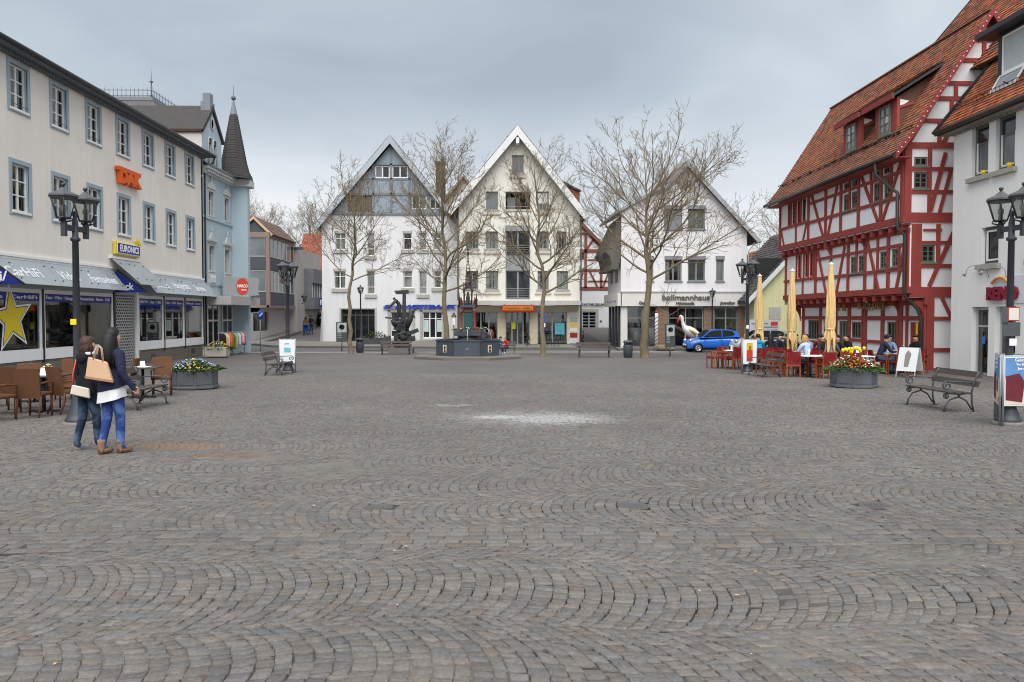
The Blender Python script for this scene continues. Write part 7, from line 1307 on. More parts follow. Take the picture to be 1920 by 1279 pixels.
# ---------------------------------------------------------------- fixed pieces near the jeweller
t = thing('striped_pole', 'white pole wound with dark red stripe before the jeweller shop', 'pole', (10.85, 52.6, zg(10.85, 52.6))); MB().lathe([(0.12, 0), (0.12, 2.45), (0.10, 2.5)], 12).build('post', WHITE, t); MB().ball((0, 0, 2.58), 0.11, 8).build('knob', M('pole_red', (190, 60, 70), 0.5), t)
for k in range(2): MB().tube([(0.122*math.cos(i*0.5+k*3.14), 0.122*math.sin(i*0.5+k*3.14), 0.08+i*0.040) for i in range(58)], 0.022, 4).build('stripe', M('stripe_dark', (92, 48, 52), 0.5), t)
rb = random.Random(8)
for i, (x, y, s) in enumerate(((11.2, 52.2, 0.36), (11.75, 52.35, 0.24), (14.9, 51.9, 0.0), (12.9, 52.3, 0.18))):
    if s == 0: continue
    t = MB().ball((0, 0, s*0.45), s, 8, 0.7, 1.25, 1.0); t.v = [(a*(1+rb.uniform(-0.14, 0.14)), b*(1+rb.uniform(-0.14, 0.14)), max(-0.03, c*(1+rb.uniform(-0.12, 0.12)))) for a, b, c in t.v]; o = t.build('boulder', M('boulder_stone', (128, 118, 100), 0.95, 0.2, 4, 0.4, 20)); o.location = (x, y, zg(x, y)); tag(o, ('largest mossy boulder at the foot of the striped pole', 'middle sized boulder beside the striped pole', '', 'small boulder near the nose of the blue car')[i], 'boulder', 'boulders by the kerb')
def stork():
    t = thing('stork_statue', 'large painted stork statue with red beak behind the blue car', 'statue', (12.9, 52.1, zg(12.9, 52.1))); w = M('stork_white', (230, 228, 222), 0.35, 0.06, 3, coat=0.3); au = M('stork_ochre', (196, 160, 92), 0.4, 0.12, 3); rd_ = M('stork_red', (186, 62, 44), 0.4, 0.08, 3)
    b = MB(); b.tube([(-0.62, 0, 2.26), (-0.55, 0, 2.30), (-0.46, 0, 2.22), (-0.42, 0, 2.0), (-0.36, 0, 1.75), (-0.26, 0, 1.55), (-0.05, 0, 1.38), (0.25, 0, 1.20), (0.6, 0, 0.98), (0.92, 0, 0.75), (1.12, 0, 0.58)], [0.05, 0.115, 0.13, 0.10, 0.12, 0.19, 0.31, 0.34, 0.27, 0.14, 0.03], 12); b.build('body', w, t)
    MB().tube([(-0.58, 0, 2.24), (-0.70, 0, 1.98), (-0.78, 0, 1.72)], [0.075, 0.055, 0.01], 8).build('beak', rd_, t)
    for s in (-1, 1):
        MB().tube([(-0.12, s*0.20, 1.46), (0.2, s*0.30, 1.30), (0.55, s*0.26, 1.05), (0.86, s*0.12, 0.82)], [0.05, 0.17, 0.15, 0.02], 8, flat=0.6).build('wing', au, t); MB().tube([(0.25, s*0.12, 1.0), (0.28, s*0.13, 0.5), (0.22, s*0.13, 0.03)], [0.05, 0.03, 0.028], 6).build('leg', rd_, t); MB().ball((-0.56, s*0.10, 2.30), 0.02, 5).build('eye', BLACKMETAL, t)
    MB().box(-0.15, 0.6, -0.3, 0.3, 0, 0.05).build('base_plate', DGREY, t)
stork()
# ---------------------------------------------------------------- people
SKIN = M('skin', (206, 160, 134), 0.55, 0.06, 8); SKIN2 = M('skin_tan', (184, 134, 104), 0.55, 0.06, 8)
def cloth(n, c, r=0.9, v=0.14): return M('cloth_'+n, c, r, v, 7, 0.3, 30)
HAIRS = {'black': M('hair_black', (26, 23, 24), 0.45, 0.2, 20, 0.4, 60), 'brown': M('hair_brown', (66, 46, 36), 0.5, 0.2, 20, 0.4, 60), 'blond': M('hair_blond', (176, 140, 90), 0.5, 0.15, 20, 0.4, 60), 'grey': M('hair_grey', (120, 116, 112), 0.6, 0.15, 20), 'red': M('hair_red', (110, 62, 44), 0.5, 0.2, 20)}
def pose_stand(step=0.0, armL=(0.03, 0.0), armR=(0.03, 0.0), lean=0.0, turn=0.0):
    J = {'pel': (0, 0, 0.93), 'sp': (0, 0-lean*0.2, 1.10), 'ch': (0, 0.0-lean*0.4, 1.30), 'nb': (0, 0.0-lean*0.55, 1.43), 'nk': (0, -0.01-lean*0.6, 1.49), 'h1': (turn*0.01, -0.02-lean*0.65, 1.575), 'h2': (turn*0.02, -0.02-lean*0.7, 1.665)}
    for s, nm, st, ar in ((-1, 'R', step, armR), (1, 'L', -step, armL)):
        J['hp'+nm] = (s*0.092, 0.0, 0.88); kz = 0.49; J['kn'+nm] = (s*0.082, -0.5*st-0.03*abs(st)*10*(st > 0)*0.3-0.02, kz+0.02*abs(st)); J['an'+nm] = (s*0.068, -st+(0.05 if st < 0 else 0), 0.085+(0.10*abs(st) if st < 0 else 0.0)); J['to'+nm] = (s*0.078, -st-0.13+(0.04 if st < 0 else 0), 0.04)
        J['sh'+nm] = (s*0.165, 0.0-lean*0.45, 1.39); J['el'+nm] = (s*(0.215+ar[0]), 0.03-ar[1]*0.4-lean*0.4, 1.11); J['wr'+nm] = (s*(0.225+ar[0]*1.2), -0.02-ar[1]-lean*0.4, 0.88+abs(ar[1])*0.25); J['hd'+nm] = (s*(0.222+ar[0]*1.2), -0.04-ar[1]*1.15-lean*0.4, 0.80+abs(ar[1])*0.30)
    return J
def pose_sit(seat=0.46, lean=0.15, reach=0.0, head=0.0, crossed=False):
    J = {'pel': (0, 0.02, seat+0.10), 'sp': (0, 0.0-lean*0.2, seat+0.28), 'ch': (0, -lean*0.55, seat+0.48), 'nb': (0, -lean*0.8, seat+0.62), 'nk': (0, -lean*0.88-0.01, seat+0.68), 'h1': (head*0.02, -lean*0.98-0.03, seat+0.765), 'h2': (head*0.03, -lean*1.02-0.03, seat+0.855)}
    for s, nm in ((-1, 'R'), (1, 'L')):
        J['hp'+nm] = (s*0.095, 0.0, seat+0.075); J['kn'+nm] = (s*0.12, -0.42, seat+0.06); J['an'+nm] = (s*0.11, -0.40, 0.09); J['to'+nm] = (s*0.12, -0.53, 0.04)
        J['sh'+nm] = (s*0.17, -lean*0.72, seat+0.58); J['el'+nm] = (s*0.24, -0.10-lean*0.6-reach*0.5, seat+0.34); J['wr'+nm] = (s*0.15, -0.32-lean*0.3-reach, seat+0.29+reach*0.25); J['hd'+nm] = (s*0.12, -0.40-lean*0.3-reach, seat+0.30+reach*0.28)
    return J
BONES = [('pel', 'sp', 'T'), ('sp', 'ch', 'T'), ('ch', 'nb', 'T'), ('nb', 'nk', 'S'), ('nk', 'h1', 'S'), ('h1', 'h2', 'S')]
for nm in 'RL': BONES += [('nb', 'sh'+nm, 'T'), ('sh'+nm, 'el'+nm, 'T'), ('el'+nm, 'wr'+nm, 'T'), ('wr'+nm, 'hd'+nm, 'S'), ('pel', 'hp'+nm, 'P'), ('hp'+nm, 'kn'+nm, 'P'), ('kn'+nm, 'an'+nm, 'P'), ('an'+nm, 'to'+nm, 'F')]
RAD = {'pel': (0.165, 0.125), 'sp': (0.145, 0.11), 'ch': (0.175, 0.12), 'nb': (0.10, 0.085), 'nk': (0.062, 0.062), 'h1': (0.096, 0.112), 'h2': (0.092, 0.105), 'sh': (0.082, 0.078), 'el': (0.056, 0.056), 'wr': (0.036, 0.036), 'hd': (0.030, 0.038), 'hp': (0.112, 0.112), 'kn': (0.074, 0.074), 'an': (0.052, 0.052), 'to': (0.042, 0.036)}
def body_mesh(J, mats, bulk=1.0, legs=1.0):
    keys = list(J); me = bpy.data.meshes.new('person_body'); me.from_pydata([J[k] for k in keys], [(keys.index(a), keys.index(b)) for a, b, _ in BONES], [])
    o = bpy.data.objects.new('tmp', me); COL.objects.link(o); md = o.modifiers.new('s', 'SKIN'); md.use_smooth_shade = True; md.branch_smoothing = 0.4; ss = o.modifiers.new('u', 'SUBSURF'); ss.levels = 2; ss.render_levels = 2
    for i, k in enumerate(keys):
        kk = k if k in RAD else k[:2]; r = RAD[kk]; f = bulk if k[:2] in ('pe', 'sp', 'ch', 'nb', 'sh', 'el') else (legs if k[:2] in ('hp', 'kn') else 1); sv = me.skin_vertices[0].data[i]; sv.radius = (r[0]*f, r[1]*f); sv.use_root = (k == 'pel')
    dg = bpy.context.evaluated_depsgraph_get(); m2 = bpy.data.meshes.new_from_object(o.evaluated_get(dg)); bpy.data.objects.remove(o)
    for v in m2.vertices:      # cloth creases: slanting folds that deepen at elbows, waist and knees
        c = v.co; q = noise.noise(Vector((c.x*9, c.y*9, c.z*26+c.x*14)))*0.6+noise.noise(Vector((c.x*22, c.y*22, c.z*44)))*0.3
        if c.z < J['nb'][2]-0.02: v.co = c+v.normal*q*0.011
    order = ['T', 'S', 'P', 'F']; m2.materials.clear()
    for q in order: m2.materials.append(mats[q])
    segs = [(Vector(J[a]), Vector(J[b]), order.index(c)) for a, b, c in BONES]
    for p in m2.polygons:
        c = p.center; best = 9; bi = 0
        for a, b, q in segs:
            t = max(0, min(1, (c-a).dot(b-a)/max(1e-6, (b-a).length_squared))); d = (c-(a+(b-a)*t)).length - (0.03 if q in (0, 2) else 0)
            if d < best: best, bi = d, q
        p.material_index = bi; p.use_smooth = True
    # hands with five fingers, nose and ears, grown onto the same mesh
    H = MB()
    for nm, s in (('R', -1), ('L', 1)):
        w, h = Vector(J['wr'+nm]), Vector(J['hd'+nm]); d = (h-w).normalized(); sd = d.cross(Vector((s, 0, 0.2))).normalized()
        for i in range(4): p = h-d*0.005+sd*(i-1.5)*0.019; L = (0.062, 0.075, 0.070, 0.052)[i]; q = p+d*L*0.55; H.tube([p-d*0.03, p, q, q+(d*0.7+Vector((-s*0.5, -0.2, 0))).normalized()*L*0.5], [0.010, 0.010, 0.009, 0.006], 5)
        p = w+d*0.03+sd*(-0.03); H.tube([p, p-sd*0.025+d*0.03, p-sd*0.02+d*0.065], [0.012, 0.011, 0.007], 5)
    hc = Vector(J['h1'])*0.6+Vector(J['h2'])*0.4; H.tube([hc+Vector((0, -0.080, 0.01)), hc+Vector((0, -0.105, -0.02)), hc+Vector((0, -0.088, -0.028))], [0.006, 0.010, 0.009], 5)
    for s in (-1, 1): H.ball(tuple(hc+Vector((s*0.078, 0.0, -0.01))), 0.022, 6, 1.3, 0.5, 1)
    hm = bpy.data.meshes.new('h'); hm.from_pydata(H.v, [], H.f); bm = bmesh.new(); bm.from_mesh(m2); nb = len(bm.faces); bm.from_mesh(hm); bm.faces.ensure_lookup_table()
    for f in bm.faces[nb:]: f.material_index = 1; f.smooth = True
    bm.to_mesh(m2); bm.free(); bpy.data.meshes.remove(hm); return m2
def person(label, x, y, rz, J, top, legs_m, shoes, hair='brown', style='short', h=1.70, skin=SKIN, group=None, dz=0, bulk=1.0, legs=1.0, glasses=False):
    t = thing('person', label, 'person', (x, y, zg(x, y)+dz), rz, group); k = h/1.72; t.scale = (k, k, k)
    me = body_mesh(J, {'T': top, 'S': skin, 'P': legs_m, 'F': shoes}, bulk, legs); b = bpy.data.objects.new('body', me); COL.objects.link(b); b.parent = t
    hc = Vector(J['h1'])*0.5+Vector(J['h2'])*0.5; hm = HAIRS[hair] if isinstance(hair, str) else hair; H = MB()
    # cap of hair: upper and rear of the head
    n, m = 12, 7; vs = []; fs = []
    for i in range(m+1):
        for j in range(n):
            ph = i/m*1.75; a = 2*math.pi*j/n; back = math.sin(a); lim = 1.0 if back > -0.2 else 0.62
            ph *= lim; r = 0.108; vs.append((hc.x+r*math.sin(ph)*math.cos(a)*0.95, hc.y+0.016+r*1.10*math.sin(ph)*math.sin(a), hc.z+0.008+r*1.12*math.cos(ph)))
    for i in range(m):
        for j in range(n): fs.append((i*n+j, (i+1)*n+j, (i+1)*n+(j+1) % n, i*n+(j+1) % n))
    H.add(vs, fs, smooth=True)
    if style == 'long': H.tube([hc+Vector((0, 0.03, 0.07)), hc+Vector((0, 0.055, -0.02)), hc+Vector((0, 0.07, -0.14)), hc+Vector((0, 0.095, -0.27)), hc+Vector((0, 0.10, -0.38)), hc+Vector((0, 0.09, -0.46))], [0.07, 0.105, 0.115, 0.12, 0.10, 0.03], 10, flat=1.0)
    if style == 'long':
        rq = random.Random(3)
        for i in range(46):
            a = rq.uniform(-0.2, 3.34); dx, dy = 0.095*math.cos(a), 0.05+0.075*math.sin(a); L = rq.uniform(0.34, 0.52); p = hc+Vector((dx*0.8, dy*0.6, 0.05)); H.tube([p, p+Vector((dx*0.25, 0.03, -L*0.35)), p+Vector((dx*0.3+rq.gauss(0, 0.012), 0.055, -L*0.7)), p+Vector((dx*0.2+rq.gauss(0, 0.03), 0.05+rq.gauss(0, 0.012), -L))], [0.012, 0.015, 0.012, 0.003], 4)
    elif style == 'bob':
        rq = random.Random(5)
        for i in range(34):
            a = rq.uniform(-0.4, 3.54); dx, dy = 0.10*math.cos(a), 0.03+0.09*math.sin(a); L = rq.uniform(0.20, 0.30); p = hc+Vector((dx*0.8, dy*0.8, 0.05)); H.tube([p, p+Vector((dx*0.25, dy*0.2, -L*0.5)), p+Vector((dx*0.1+rq.gauss(0, 0.015), dy*0.1, -L))], [0.014, 0.016, 0.004], 4)
        H.tube([hc+Vector((0, 0.03, 0.06)), hc+Vector((0, 0.03, -0.03)), hc+Vector((0, 0.035, -0.13)), hc+Vector((0, 0.03, -0.17))], [0.07, 0.105, 0.10, 0.05], 10)
    H.build('hair', hm, t)
    if style == 'cap': MB().lathe([(0.112, 0.0), (0.113, 0.06), (0.08, 0.10), (0.001, 0.115)], 12, hc+Vector((0, 0.01, 0.035))).box(hc.x-0.07, hc.x+0.07, hc.y-0.19, hc.y-0.08, hc.z+0.035, hc.z+0.045).build('cap', cloth('navy_cap', (44, 52, 66)), t)
    f = MB()
    for s in (-1, 1): f.ball(tuple(hc+Vector((s*0.034, -0.088, -0.005))), 0.009, 5)
    f.build('eyes', BLACKMETAL, t); MB().box(hc.x-0.022, hc.x+0.022, hc.y-0.099, hc.y-0.085, hc.z-0.058, hc.z-0.050).build('mouth', M('lips', (150, 84, 78), 0.6), t)
    if glasses:
        g = MB()
        for s in (-1, 1): g.tube([(hc.x+s*0.036+0.026*math.cos(a), hc.y-0.10, hc.z-0.003+0.02*math.sin(a)) for a in np.linspace(0, 6.283, 11)], 0.004, 4)
        g.build('glasses', BLACKMETAL, t)
    return t
def hood(t, J, m):
    nb = Vector(J['nb']); MB().ball(tuple(nb+Vector((0, 0.085, -0.015))), 0.13, 12, 0.75, 0.95, 0.5).build('hood', m, t)
def hem(t, z0, z1, r0, r1, m, name='hem', y=0.0, wav=0.02):
    n = 24; vs = []; fs = []; rows = 6
    for i in range(rows+1):
        u = i/rows
        for j in range(n): a = 2*math.pi*j/n; r = r0+(r1-r0)*u+wav*u*math.sin(5*a+1.3); vs.append((r*1.12*math.cos(a), y+r*0.86*math.sin(a), z0+(z1-z0)*u-(0.05*u*math.cos(a-0.8))))
    for i in range(rows):
        for j in range(n): fs.append((i*n+j, i*n+(j+1) % n, (i+1)*n+(j+1) % n, (i+1)*n+j))
    MB().add(vs, fs, smooth=True).build(name, m, t)
def jeans(name, c1, c2):
    m = M(name, c1, 0.9, 0.18, 5, 0.3, 60); nt = m.node_tree; N = nt.nodes; L = nt.links; b = N['Principled BSDF']; tc = N.new('ShaderNodeTexCoord'); sx = N.new('ShaderNodeSeparateXYZ'); L.new(tc.outputs['Object'], sx.inputs[0])
    n = N.new('ShaderNodeTexNoise'); n.inputs['Scale'].default_value = 7; L.new(tc.outputs['Object'], n.inputs[0]); wv = N.new('ShaderNodeMath'); wv.operation = 'PINGPONG'; wv.inputs[1].default_value = 0.2; L.new(sx.outputs[2], wv.inputs[0])
    ad = N.new('ShaderNodeMath'); ad.operation = 'MULTIPLY_ADD'; ad.inputs[1].default_value = 1.5; L.new(wv.outputs[0], ad.inputs[0]); L.new(n.outputs[0], ad.inputs[2]); r = N.new('ShaderNodeMapRange'); r.inputs[1].default_value = 0.62; r.inputs[2].default_value = 0.85; L.new(ad.outputs[0], r.inputs[0])
    src = b.inputs['Base Color'].links[0].from_socket; mx = N.new('ShaderNodeMixRGB'); L.new(r.outputs[0], mx.inputs[0]); L.new(src, mx.inputs[1]); mx.inputs[2].default_value = lin(c2)+(1,); L.new(mx.outputs[0], b.inputs['Base Color']); return m
JB = jeans('jeans_blue', (44, 66, 126), (92, 118, 176)); JD = jeans('jeans_dark', (34, 46, 66), (74, 94, 116))
navy = cloth('navy', (34, 38, 62)); blk = cloth('black', (26, 26, 32)); boot = M('boot_suede', (138, 108, 84), 0.85, 0.12, 8, 0.3, 40); wht = cloth('white', (222, 224, 226), 0.9, 0.05)
# the two women walking away to the right
J = pose_stand(0.07, armL=(0.02, 0.12), armR=(0.05, 0.02), turn=-1); J['elR'] = (-0.26, 0.04, 1.13); J['wrR'] = (-0.34, -0.06, 0.93); J['hdR'] = (-0.36, -0.10, 0.87)
wb = person('person in navy jacket, white blouse, blue jeans and tan boots walking across the square', -5.10, 10.45, R(152), J, navy, JB, boot, 'black', 'long', 1.66, group=None, legs=0.92)
hem(wb, 1.18, 0.90, 0.165, 0.19, navy, 'jacket_hem', 0.0, 0.008); hem(wb, 0.98, 0.75, 0.165, 0.192, wht, 'blouse_hem', 0.01, 0.016)
for s, (ay) in ((-1, J['anR']), (1, J['anL'])): MB().lathe([(0.046, -0.06), (0.048, 0.0), (0.052, 0.06), (0.056, 0.11), (0.050, 0.115)], 12, (ay[0], ay[1], ay[2])).build('boot_shaft', boot, wb); MB().tube([(ay[0], ay[1]+0.035, ay[2]-0.035), (ay[0], ay[1]-0.04, ay[2]-0.035), (ay[0]*1.05, ay[1]-0.12, ay[2]-0.045), (ay[0]*1.05, ay[1]-0.17, ay[2]-0.05)], [0.044, 0.050, 0.042, 0.02], 10).build('boot_foot', boot, wb)
J = pose_stand(0.11, armL=(0.02, 0.05), armR=(0.02, 0.03))
wa = person('shorter person in black hooded jacket and dark jeans walking beside the navy jacket', -5.60, 10.80, R(150), J, blk, JD, M('grey_shoe', (166, 166, 176), 0.8, 0.08, 6), 'brown', 'bob', 1.54, legs=0.92)
hood(wa, J, blk); hem(wa, 1.16, 0.86, 0.165, 0.185, blk, 'jacket_hem', 0.0, 0.008); nb = Vector(J['nb']); MB().tube([nb+Vector((-0.09, -0.05, 0.05)), nb+Vector((-0.08, 0.05, 0.05)), nb+Vector((0, 0.085, 0.05)), nb+Vector((0.08, 0.05, 0.05)), nb+Vector((0.09, -0.05, 0.05))], 0.035, 7).build('collar', wht, wa)
t = thing('tote_bag', 'large tan leather tote bag over the shoulder of the person in navy jacket', 'bag', (-5.16, 10.22, zg(-5, 10.2)), R(12)); tan = M('tan_leather', (200, 164, 134), 0.5, 0.06, 3, 0.15, 40)
MB().add([(-0.17, -0.055, 0.0), (0.21, -0.055, -0.07), (0.21, 0.055, -0.07), (-0.17, 0.055, 0.0), (-0.13, -0.03, 0.30), (0.13, -0.03, 0.22), (0.13, 0.03, 0.22), (-0.13, 0.03, 0.30)], [(0,3,2,1), (4,5,6,7), (0,1,5,4), (1,2,6,5), (2,3,7,6), (3,0,4,7)]).build('body', tan, t, 0.012)
MB().add([(-0.17, -0.058, -0.004), (0.212, -0.058, -0.074), (0.212, 0.058, -0.074), (-0.17, 0.058, -0.004), (-0.172, -0.06, 0.03), (0.214, -0.06, -0.04)], [(0,3,2,1), (0,1,5,4)]).build('bottom', M('tan_dark', (168, 128, 100), 0.5), t)
for sy in (-0.03, 0.03): MB().tube([(-0.06, sy, 0.26), (-0.02, sy, 0.42), (0.02, sy*0.8, 0.455), (0.05, sy, 0.42), (0.07, sy, 0.23)], 0.009, 5).build('strap', tan, t)
t.location.z += 1.03; t.scale = (0.86, 0.86, 0.9)
t = thing('shoulder_bag', 'cream cross body bag with coral strap of the person in black hooded jacket', 'bag', (-5.59, 10.57, zg(-5.5, 10.5)+0.77), R(20)); t.scale = (0.85, 0.85, 0.85); MB().add([(-0.13, -0.035, 0.02), (0.15, -0.035, -0.06), (0.15, 0.035, -0.06), (-0.13, 0.035, 0.02), (-0.10, -0.02, 0.17), (0.14, -0.02, 0.10), (0.14, 0.02, 0.10), (-0.10, 0.02, 0.17)], [(0,3,2,1), (4,5,6,7), (0,1,5,4), (1,2,6,5), (2,3,7,6), (3,0,4,7)]).build('body', M('cream_bag', (208, 198, 186), 0.6, 0.06, 4), t, 0.015)
MB().tube([(-0.10, 0, 0.16), (-0.09, 0.02, 0.34), (-0.05, 0.06, 0.56)], 0.009, 5).build('strap', M('coral', (232, 78, 70), 0.6), t)
# ---------------------------------------------------------------- cafe furniture and guests on the right
WOODR = M('chair_wood', (138, 72, 42), 0.5, 0.10, 5, spec=0.4); REDP = M('chair_red', (128, 28, 32), 0.55, 0.08, 4)
def red_chair():
    t = thing('cafe_chair', 'x', 'chair', (0, 0, 0), 0, 'red cafe chairs'); 
    for sx in (-0.21, 0.21): MB().bar((sx, -0.21, 0), (sx, -0.21, 0.66), 0.035, 0.035).build('leg', WOODR, t); MB().bar((sx, 0.25, 0), (sx, 0.21, 0.46), 0.035, 0.035).bar((sx, 0.21, 0.46), (sx*0.98, 0.27, 0.84), 0.035, 0.03).build('leg', WOODR, t); MB().bar((sx*1.05, -0.23, 0.66), (sx*1.05, 0.25, 0.67), 0.045, 0.025).build('armrest', WOODR, t)
    MB().box(-0.215, 0.215, -0.22, 0.22, 0.43, 0.46).build('seat', REDP, t); MB().box(-0.2, 0.2, -0.205, -0.185, 0.37, 0.43).box(-0.2, 0.2, 0.2, 0.22, 0.37, 0.43).build('rail', WOODR, t)
    MB().add([(-0.2, 0.222, 0.54), (0.2, 0.222, 0.54), (0.2, 0.262, 0.85), (-0.2, 0.262, 0.85), (-0.2, 0.242, 0.54), (0.2, 0.242, 0.54), (0.2, 0.282, 0.85), (-0.2, 0.282, 0.85)], [(0,1,2,3), (7,6,5,4), (3,2,6,7), (0,4,5,1), (0,3,7,4), (1,5,6,2)]).build('backrest', REDP, t); return t
def cafe_table(label, x, y, grp, topm, rz=0, w=0.72, extras=True, seed=0):
    t = thing('cafe_table', label, 'table', (x, y, zg(x, y)), rz, grp); MB().box(-w/2, w/2, -w/2, w/2, 0.70, 0.73).build('table_top', topm, t, 0.006); MB().lathe([(0.035, 0.04), (0.035, 0.70)], 8).build('column', BLACKMETAL, t); b = MB().bar((-0.28, 0, 0.02), (0.28, 0, 0.02), 0.06, 0.04).bar((0, -0.28, 0.02), (0, 0.28, 0.02), 0.06, 0.038); b.build('foot', BLACKMETAL, t); return t
WT_ = M('table_white', (232, 232, 230), 0.35, 0.03, 3)
rc = red_chair(); CH = []
def put_chair(x, y, face, lab):
    c = rc if not CH else copy_tree(rc); place(c, x, y, R(face)); c['label'] = lab; CH.append(c)
def guest(lab, x, y, face, top, hair, style='short', skin=SKIN, chair=True, clab='', lean=0.2, reach=0.1, h=1.7, legs_m=None, glasses=False, hd=None):
    if chair: put_chair(x, y+0.0, face, clab)
    J = pose_sit(0.47, lean, reach); p = person(lab, x, y, R(face), J, top, legs_m or JD, blk, hair, style, h, skin, 'guests seated outside the ice cream cafe', glasses=glasses)
    if hd: hood(p, J, hd)
    return p
TG = 'white cafe tables'; tabs = [(9.45, 30.9, 'white cafe table among empty red chairs at the terrace edge'), (10.35, 30.5, 'white cafe table in front of the turquoise jacket guest'), (11.35, 31.6, 'white cafe table beside the black clad guest in the back row'), (10.75, 26.75, 'white cafe table between light blue shirt and grey hooded jacket'), (10.3, 25.35, 'white cafe table behind the front red chairs'), (11.75, 25.0, 'white cafe table beside the orange flower planter'), (12.9, 29.2, 'white cafe table of the three guests in dark clothes'), (13.95, 27.4, 'white cafe table of the reading guest in the cap'), (14.75, 27.9, 'white cafe table of the two guests by the red door'), (12.3, 32.6, 'white cafe table below the timber house windows')]
gl = M('sugar_glass', (214, 218, 220), 0.2, 0.05, 6, spec=0.5)
for i, (x, y, lab) in enumerate(tabs):
    cafe_table(lab, x, y, TG, WT_, R((i*37) % 20-10))
    s = thing('menu_holder' if i % 2 else 'glass_jar', ('clear glass jar on the ', 'upright menu holder on the ')[i % 2]+lab.replace('white cafe table', 'table'), 'tableware', (x-0.1, y-0.1, zg(x, y)+0.73)); MB().lathe([(0.04, 0), (0.045, 0.18), (0.04, 0.19)], 10).build('glass', gl, s) if i % 2 == 0 else MB().prism([(-0.05, 0), (0.05, 0), (0, 0.2)], 'x', -0.05, 0.05).build('card', SIGNWHITE, s)
turq = cloth('turquoise', (34, 150, 190)); lblue = cloth('light_blue', (170, 190, 222)); slateb = cloth('grey_hood', (84, 86, 96)); nav2 = cloth('navy2', (36, 42, 60)); denim = cloth('denim', (116, 138, 172)); dkc = cloth('dark_coat', (34, 32, 34)); maroon = cloth('maroon', (110, 40, 50)); gry2 = cloth('pale_grey_coat', (150, 148, 146))
guest('person in turquoise hooded jacket seated with back to the square', 10.12, 29.75, 180, turq, 'black', clab='red chair of the guest in turquoise jacket', hd=turq); guest('person in black seated with back turned in the back row', 11.0, 30.9, 180, dkc, 'black', 'long', clab='red chair of the black clad guest in the back row')
guest('person in light blue shirt seated with back to the square', 10.55, 26.1, 200, lblue, 'blond', 'bob', clab='red chair of the guest in light blue shirt'); guest('person in grey hooded jacket bending over the table', 11.35, 26.55, 120, slateb, 'grey', clab='red chair of the guest in grey hooded jacket', lean=0.35, hd=slateb); guest('person in brown jacket seated behind the grey hooded jacket', 11.7, 27.9, 20, cloth('brown_jacket', (52, 44, 42)), 'black', clab='red chair of the guest in brown jacket', lean=0.1)
guest('person in black cardigan seated beside the tallest parasol', 12.42, 28.75, 70, dkc, 'black', 'long', clab='red chair of the guest in black cardigan'); guest('person in dark jacket seated facing the square behind others', 12.95, 29.95, 5, dkc, 'brown', clab='red chair of the guest in dark jacket facing the square', lean=0.05); guest('person in black jacket resting an arm on the table', 13.5, 29.3, -80, blk, 'black', clab='red chair of the person in black jacket', lean=0.25)
guest('person in navy jacket and cap reading at the table', 13.45, 27.2, 85, nav2, 'black', 'cap', clab='red chair of the guest in the cap', lean=0.3, reach=0.12); guest('person in denim jacket and glasses facing the square', 14.4, 28.35, -20, denim, 'brown', glasses=True, clab='red chair of the guest in denim jacket', lean=0.15); guest('person in black vest seated next to the red door', 15.15, 27.7, -60, blk, 'black', skin=SKIN2, clab='red chair of the guest in black vest', lean=0.15)
guest('person in navy jacket between the two left parasols', 11.25, 31.2, 30, nav2, 'brown', clab='red chair between the two left parasols'); guest('person in pale coat below the second timber house window', 12.55, 31.3, 190, gry2, 'brown', 'bob', clab='red chair below the second timber house window'); guest('person in black beside the tallest parasol at the front', 12.05, 27.2, -40, dkc, 'black', clab='red chair beside the tallest parasol at the front'); guest('person in maroon seated in the middle of the terrace', 13.0, 31.0, 160, maroon, 'black', clab='red chair in the middle of the terrace with maroon guest'); guest('person in black leaning between the first two parasols', 11.4, 29.95, 40, blk, 'brown', clab='red chair between the first two parasols'); guest('person in pale grey coat at the rear terrace edge', 10.35, 32.0, 170, gry2, 'blond', 'bob', clab='red chair of the guest in pale grey coat'); guest('person in blue shirt near the middle parasol pole', 11.75, 28.95, -60, denim, 'black', clab='red chair of the guest in blue shirt'); guest('person in dark coat beneath the timber house window', 11.9, 32.2, 60, dkc, 'black', clab='red chair below the first timber house window'); guest('person in maroon top at the back of the cafe', 12.75, 32.7, -80, maroon, 'brown', 'bob', clab='red chair of the guest in maroon')
for x, y, f, lab in ((8.85, 31.5, -80, 'empty red chair at the outermost terrace corner'), (8.85, 30.85, -95, 'empty red chair next to the outermost terrace corner chair'), (9.5, 30.15, 185, 'empty red chair with its back to the square, left of poster stand'), (9.95, 31.3, 95, 'empty red chair behind the poster stand table'), (9.35, 31.6, 5, 'empty red chair nearest the blue car'), (10.0, 28.7, 170, 'empty red chair right behind the red and yellow poster stand'), (10.6, 28.6, 185, 'empty red chair between the bench and the first parasol'), (9.75, 25.55, 175, 'empty red chair in the front row, left of three'), (10.55, 24.75, 185, 'empty red chair in the front row beside the planter'), (10.15, 26.0, 90, 'empty red chair turned sideways in the front row'), (11.25, 24.6, 200, 'empty red chair half hidden by the orange flowers'), (10.0, 27.4, 160, 'empty red chair behind the scroll bench'), (13.75, 26.4, 190, 'empty red chair with back to the square beside the pavement sign'), (11.9, 25.9, 20, 'empty red chair behind the yellow tulips'), (14.6, 26.9, 175, 'empty red chair close to the pavement sign'), (9.9, 29.9, 100, 'empty red chair next to the turquoise jacket guest'), (10.75, 25.1, 175, 'empty red chair in the front row between two others'), (12.4, 26.6, 170, 'empty red chair behind the planter, right of the tallest parasol'), (9.2, 30.0, 200, 'empty red chair left of the poster stand legs'), (9.9, 26.6, 120, 'empty red chair just behind the bench backrest'), (12.0, 30.3, 200, 'empty red chair in the middle row below the window')): put_chair(x, y, f, lab)
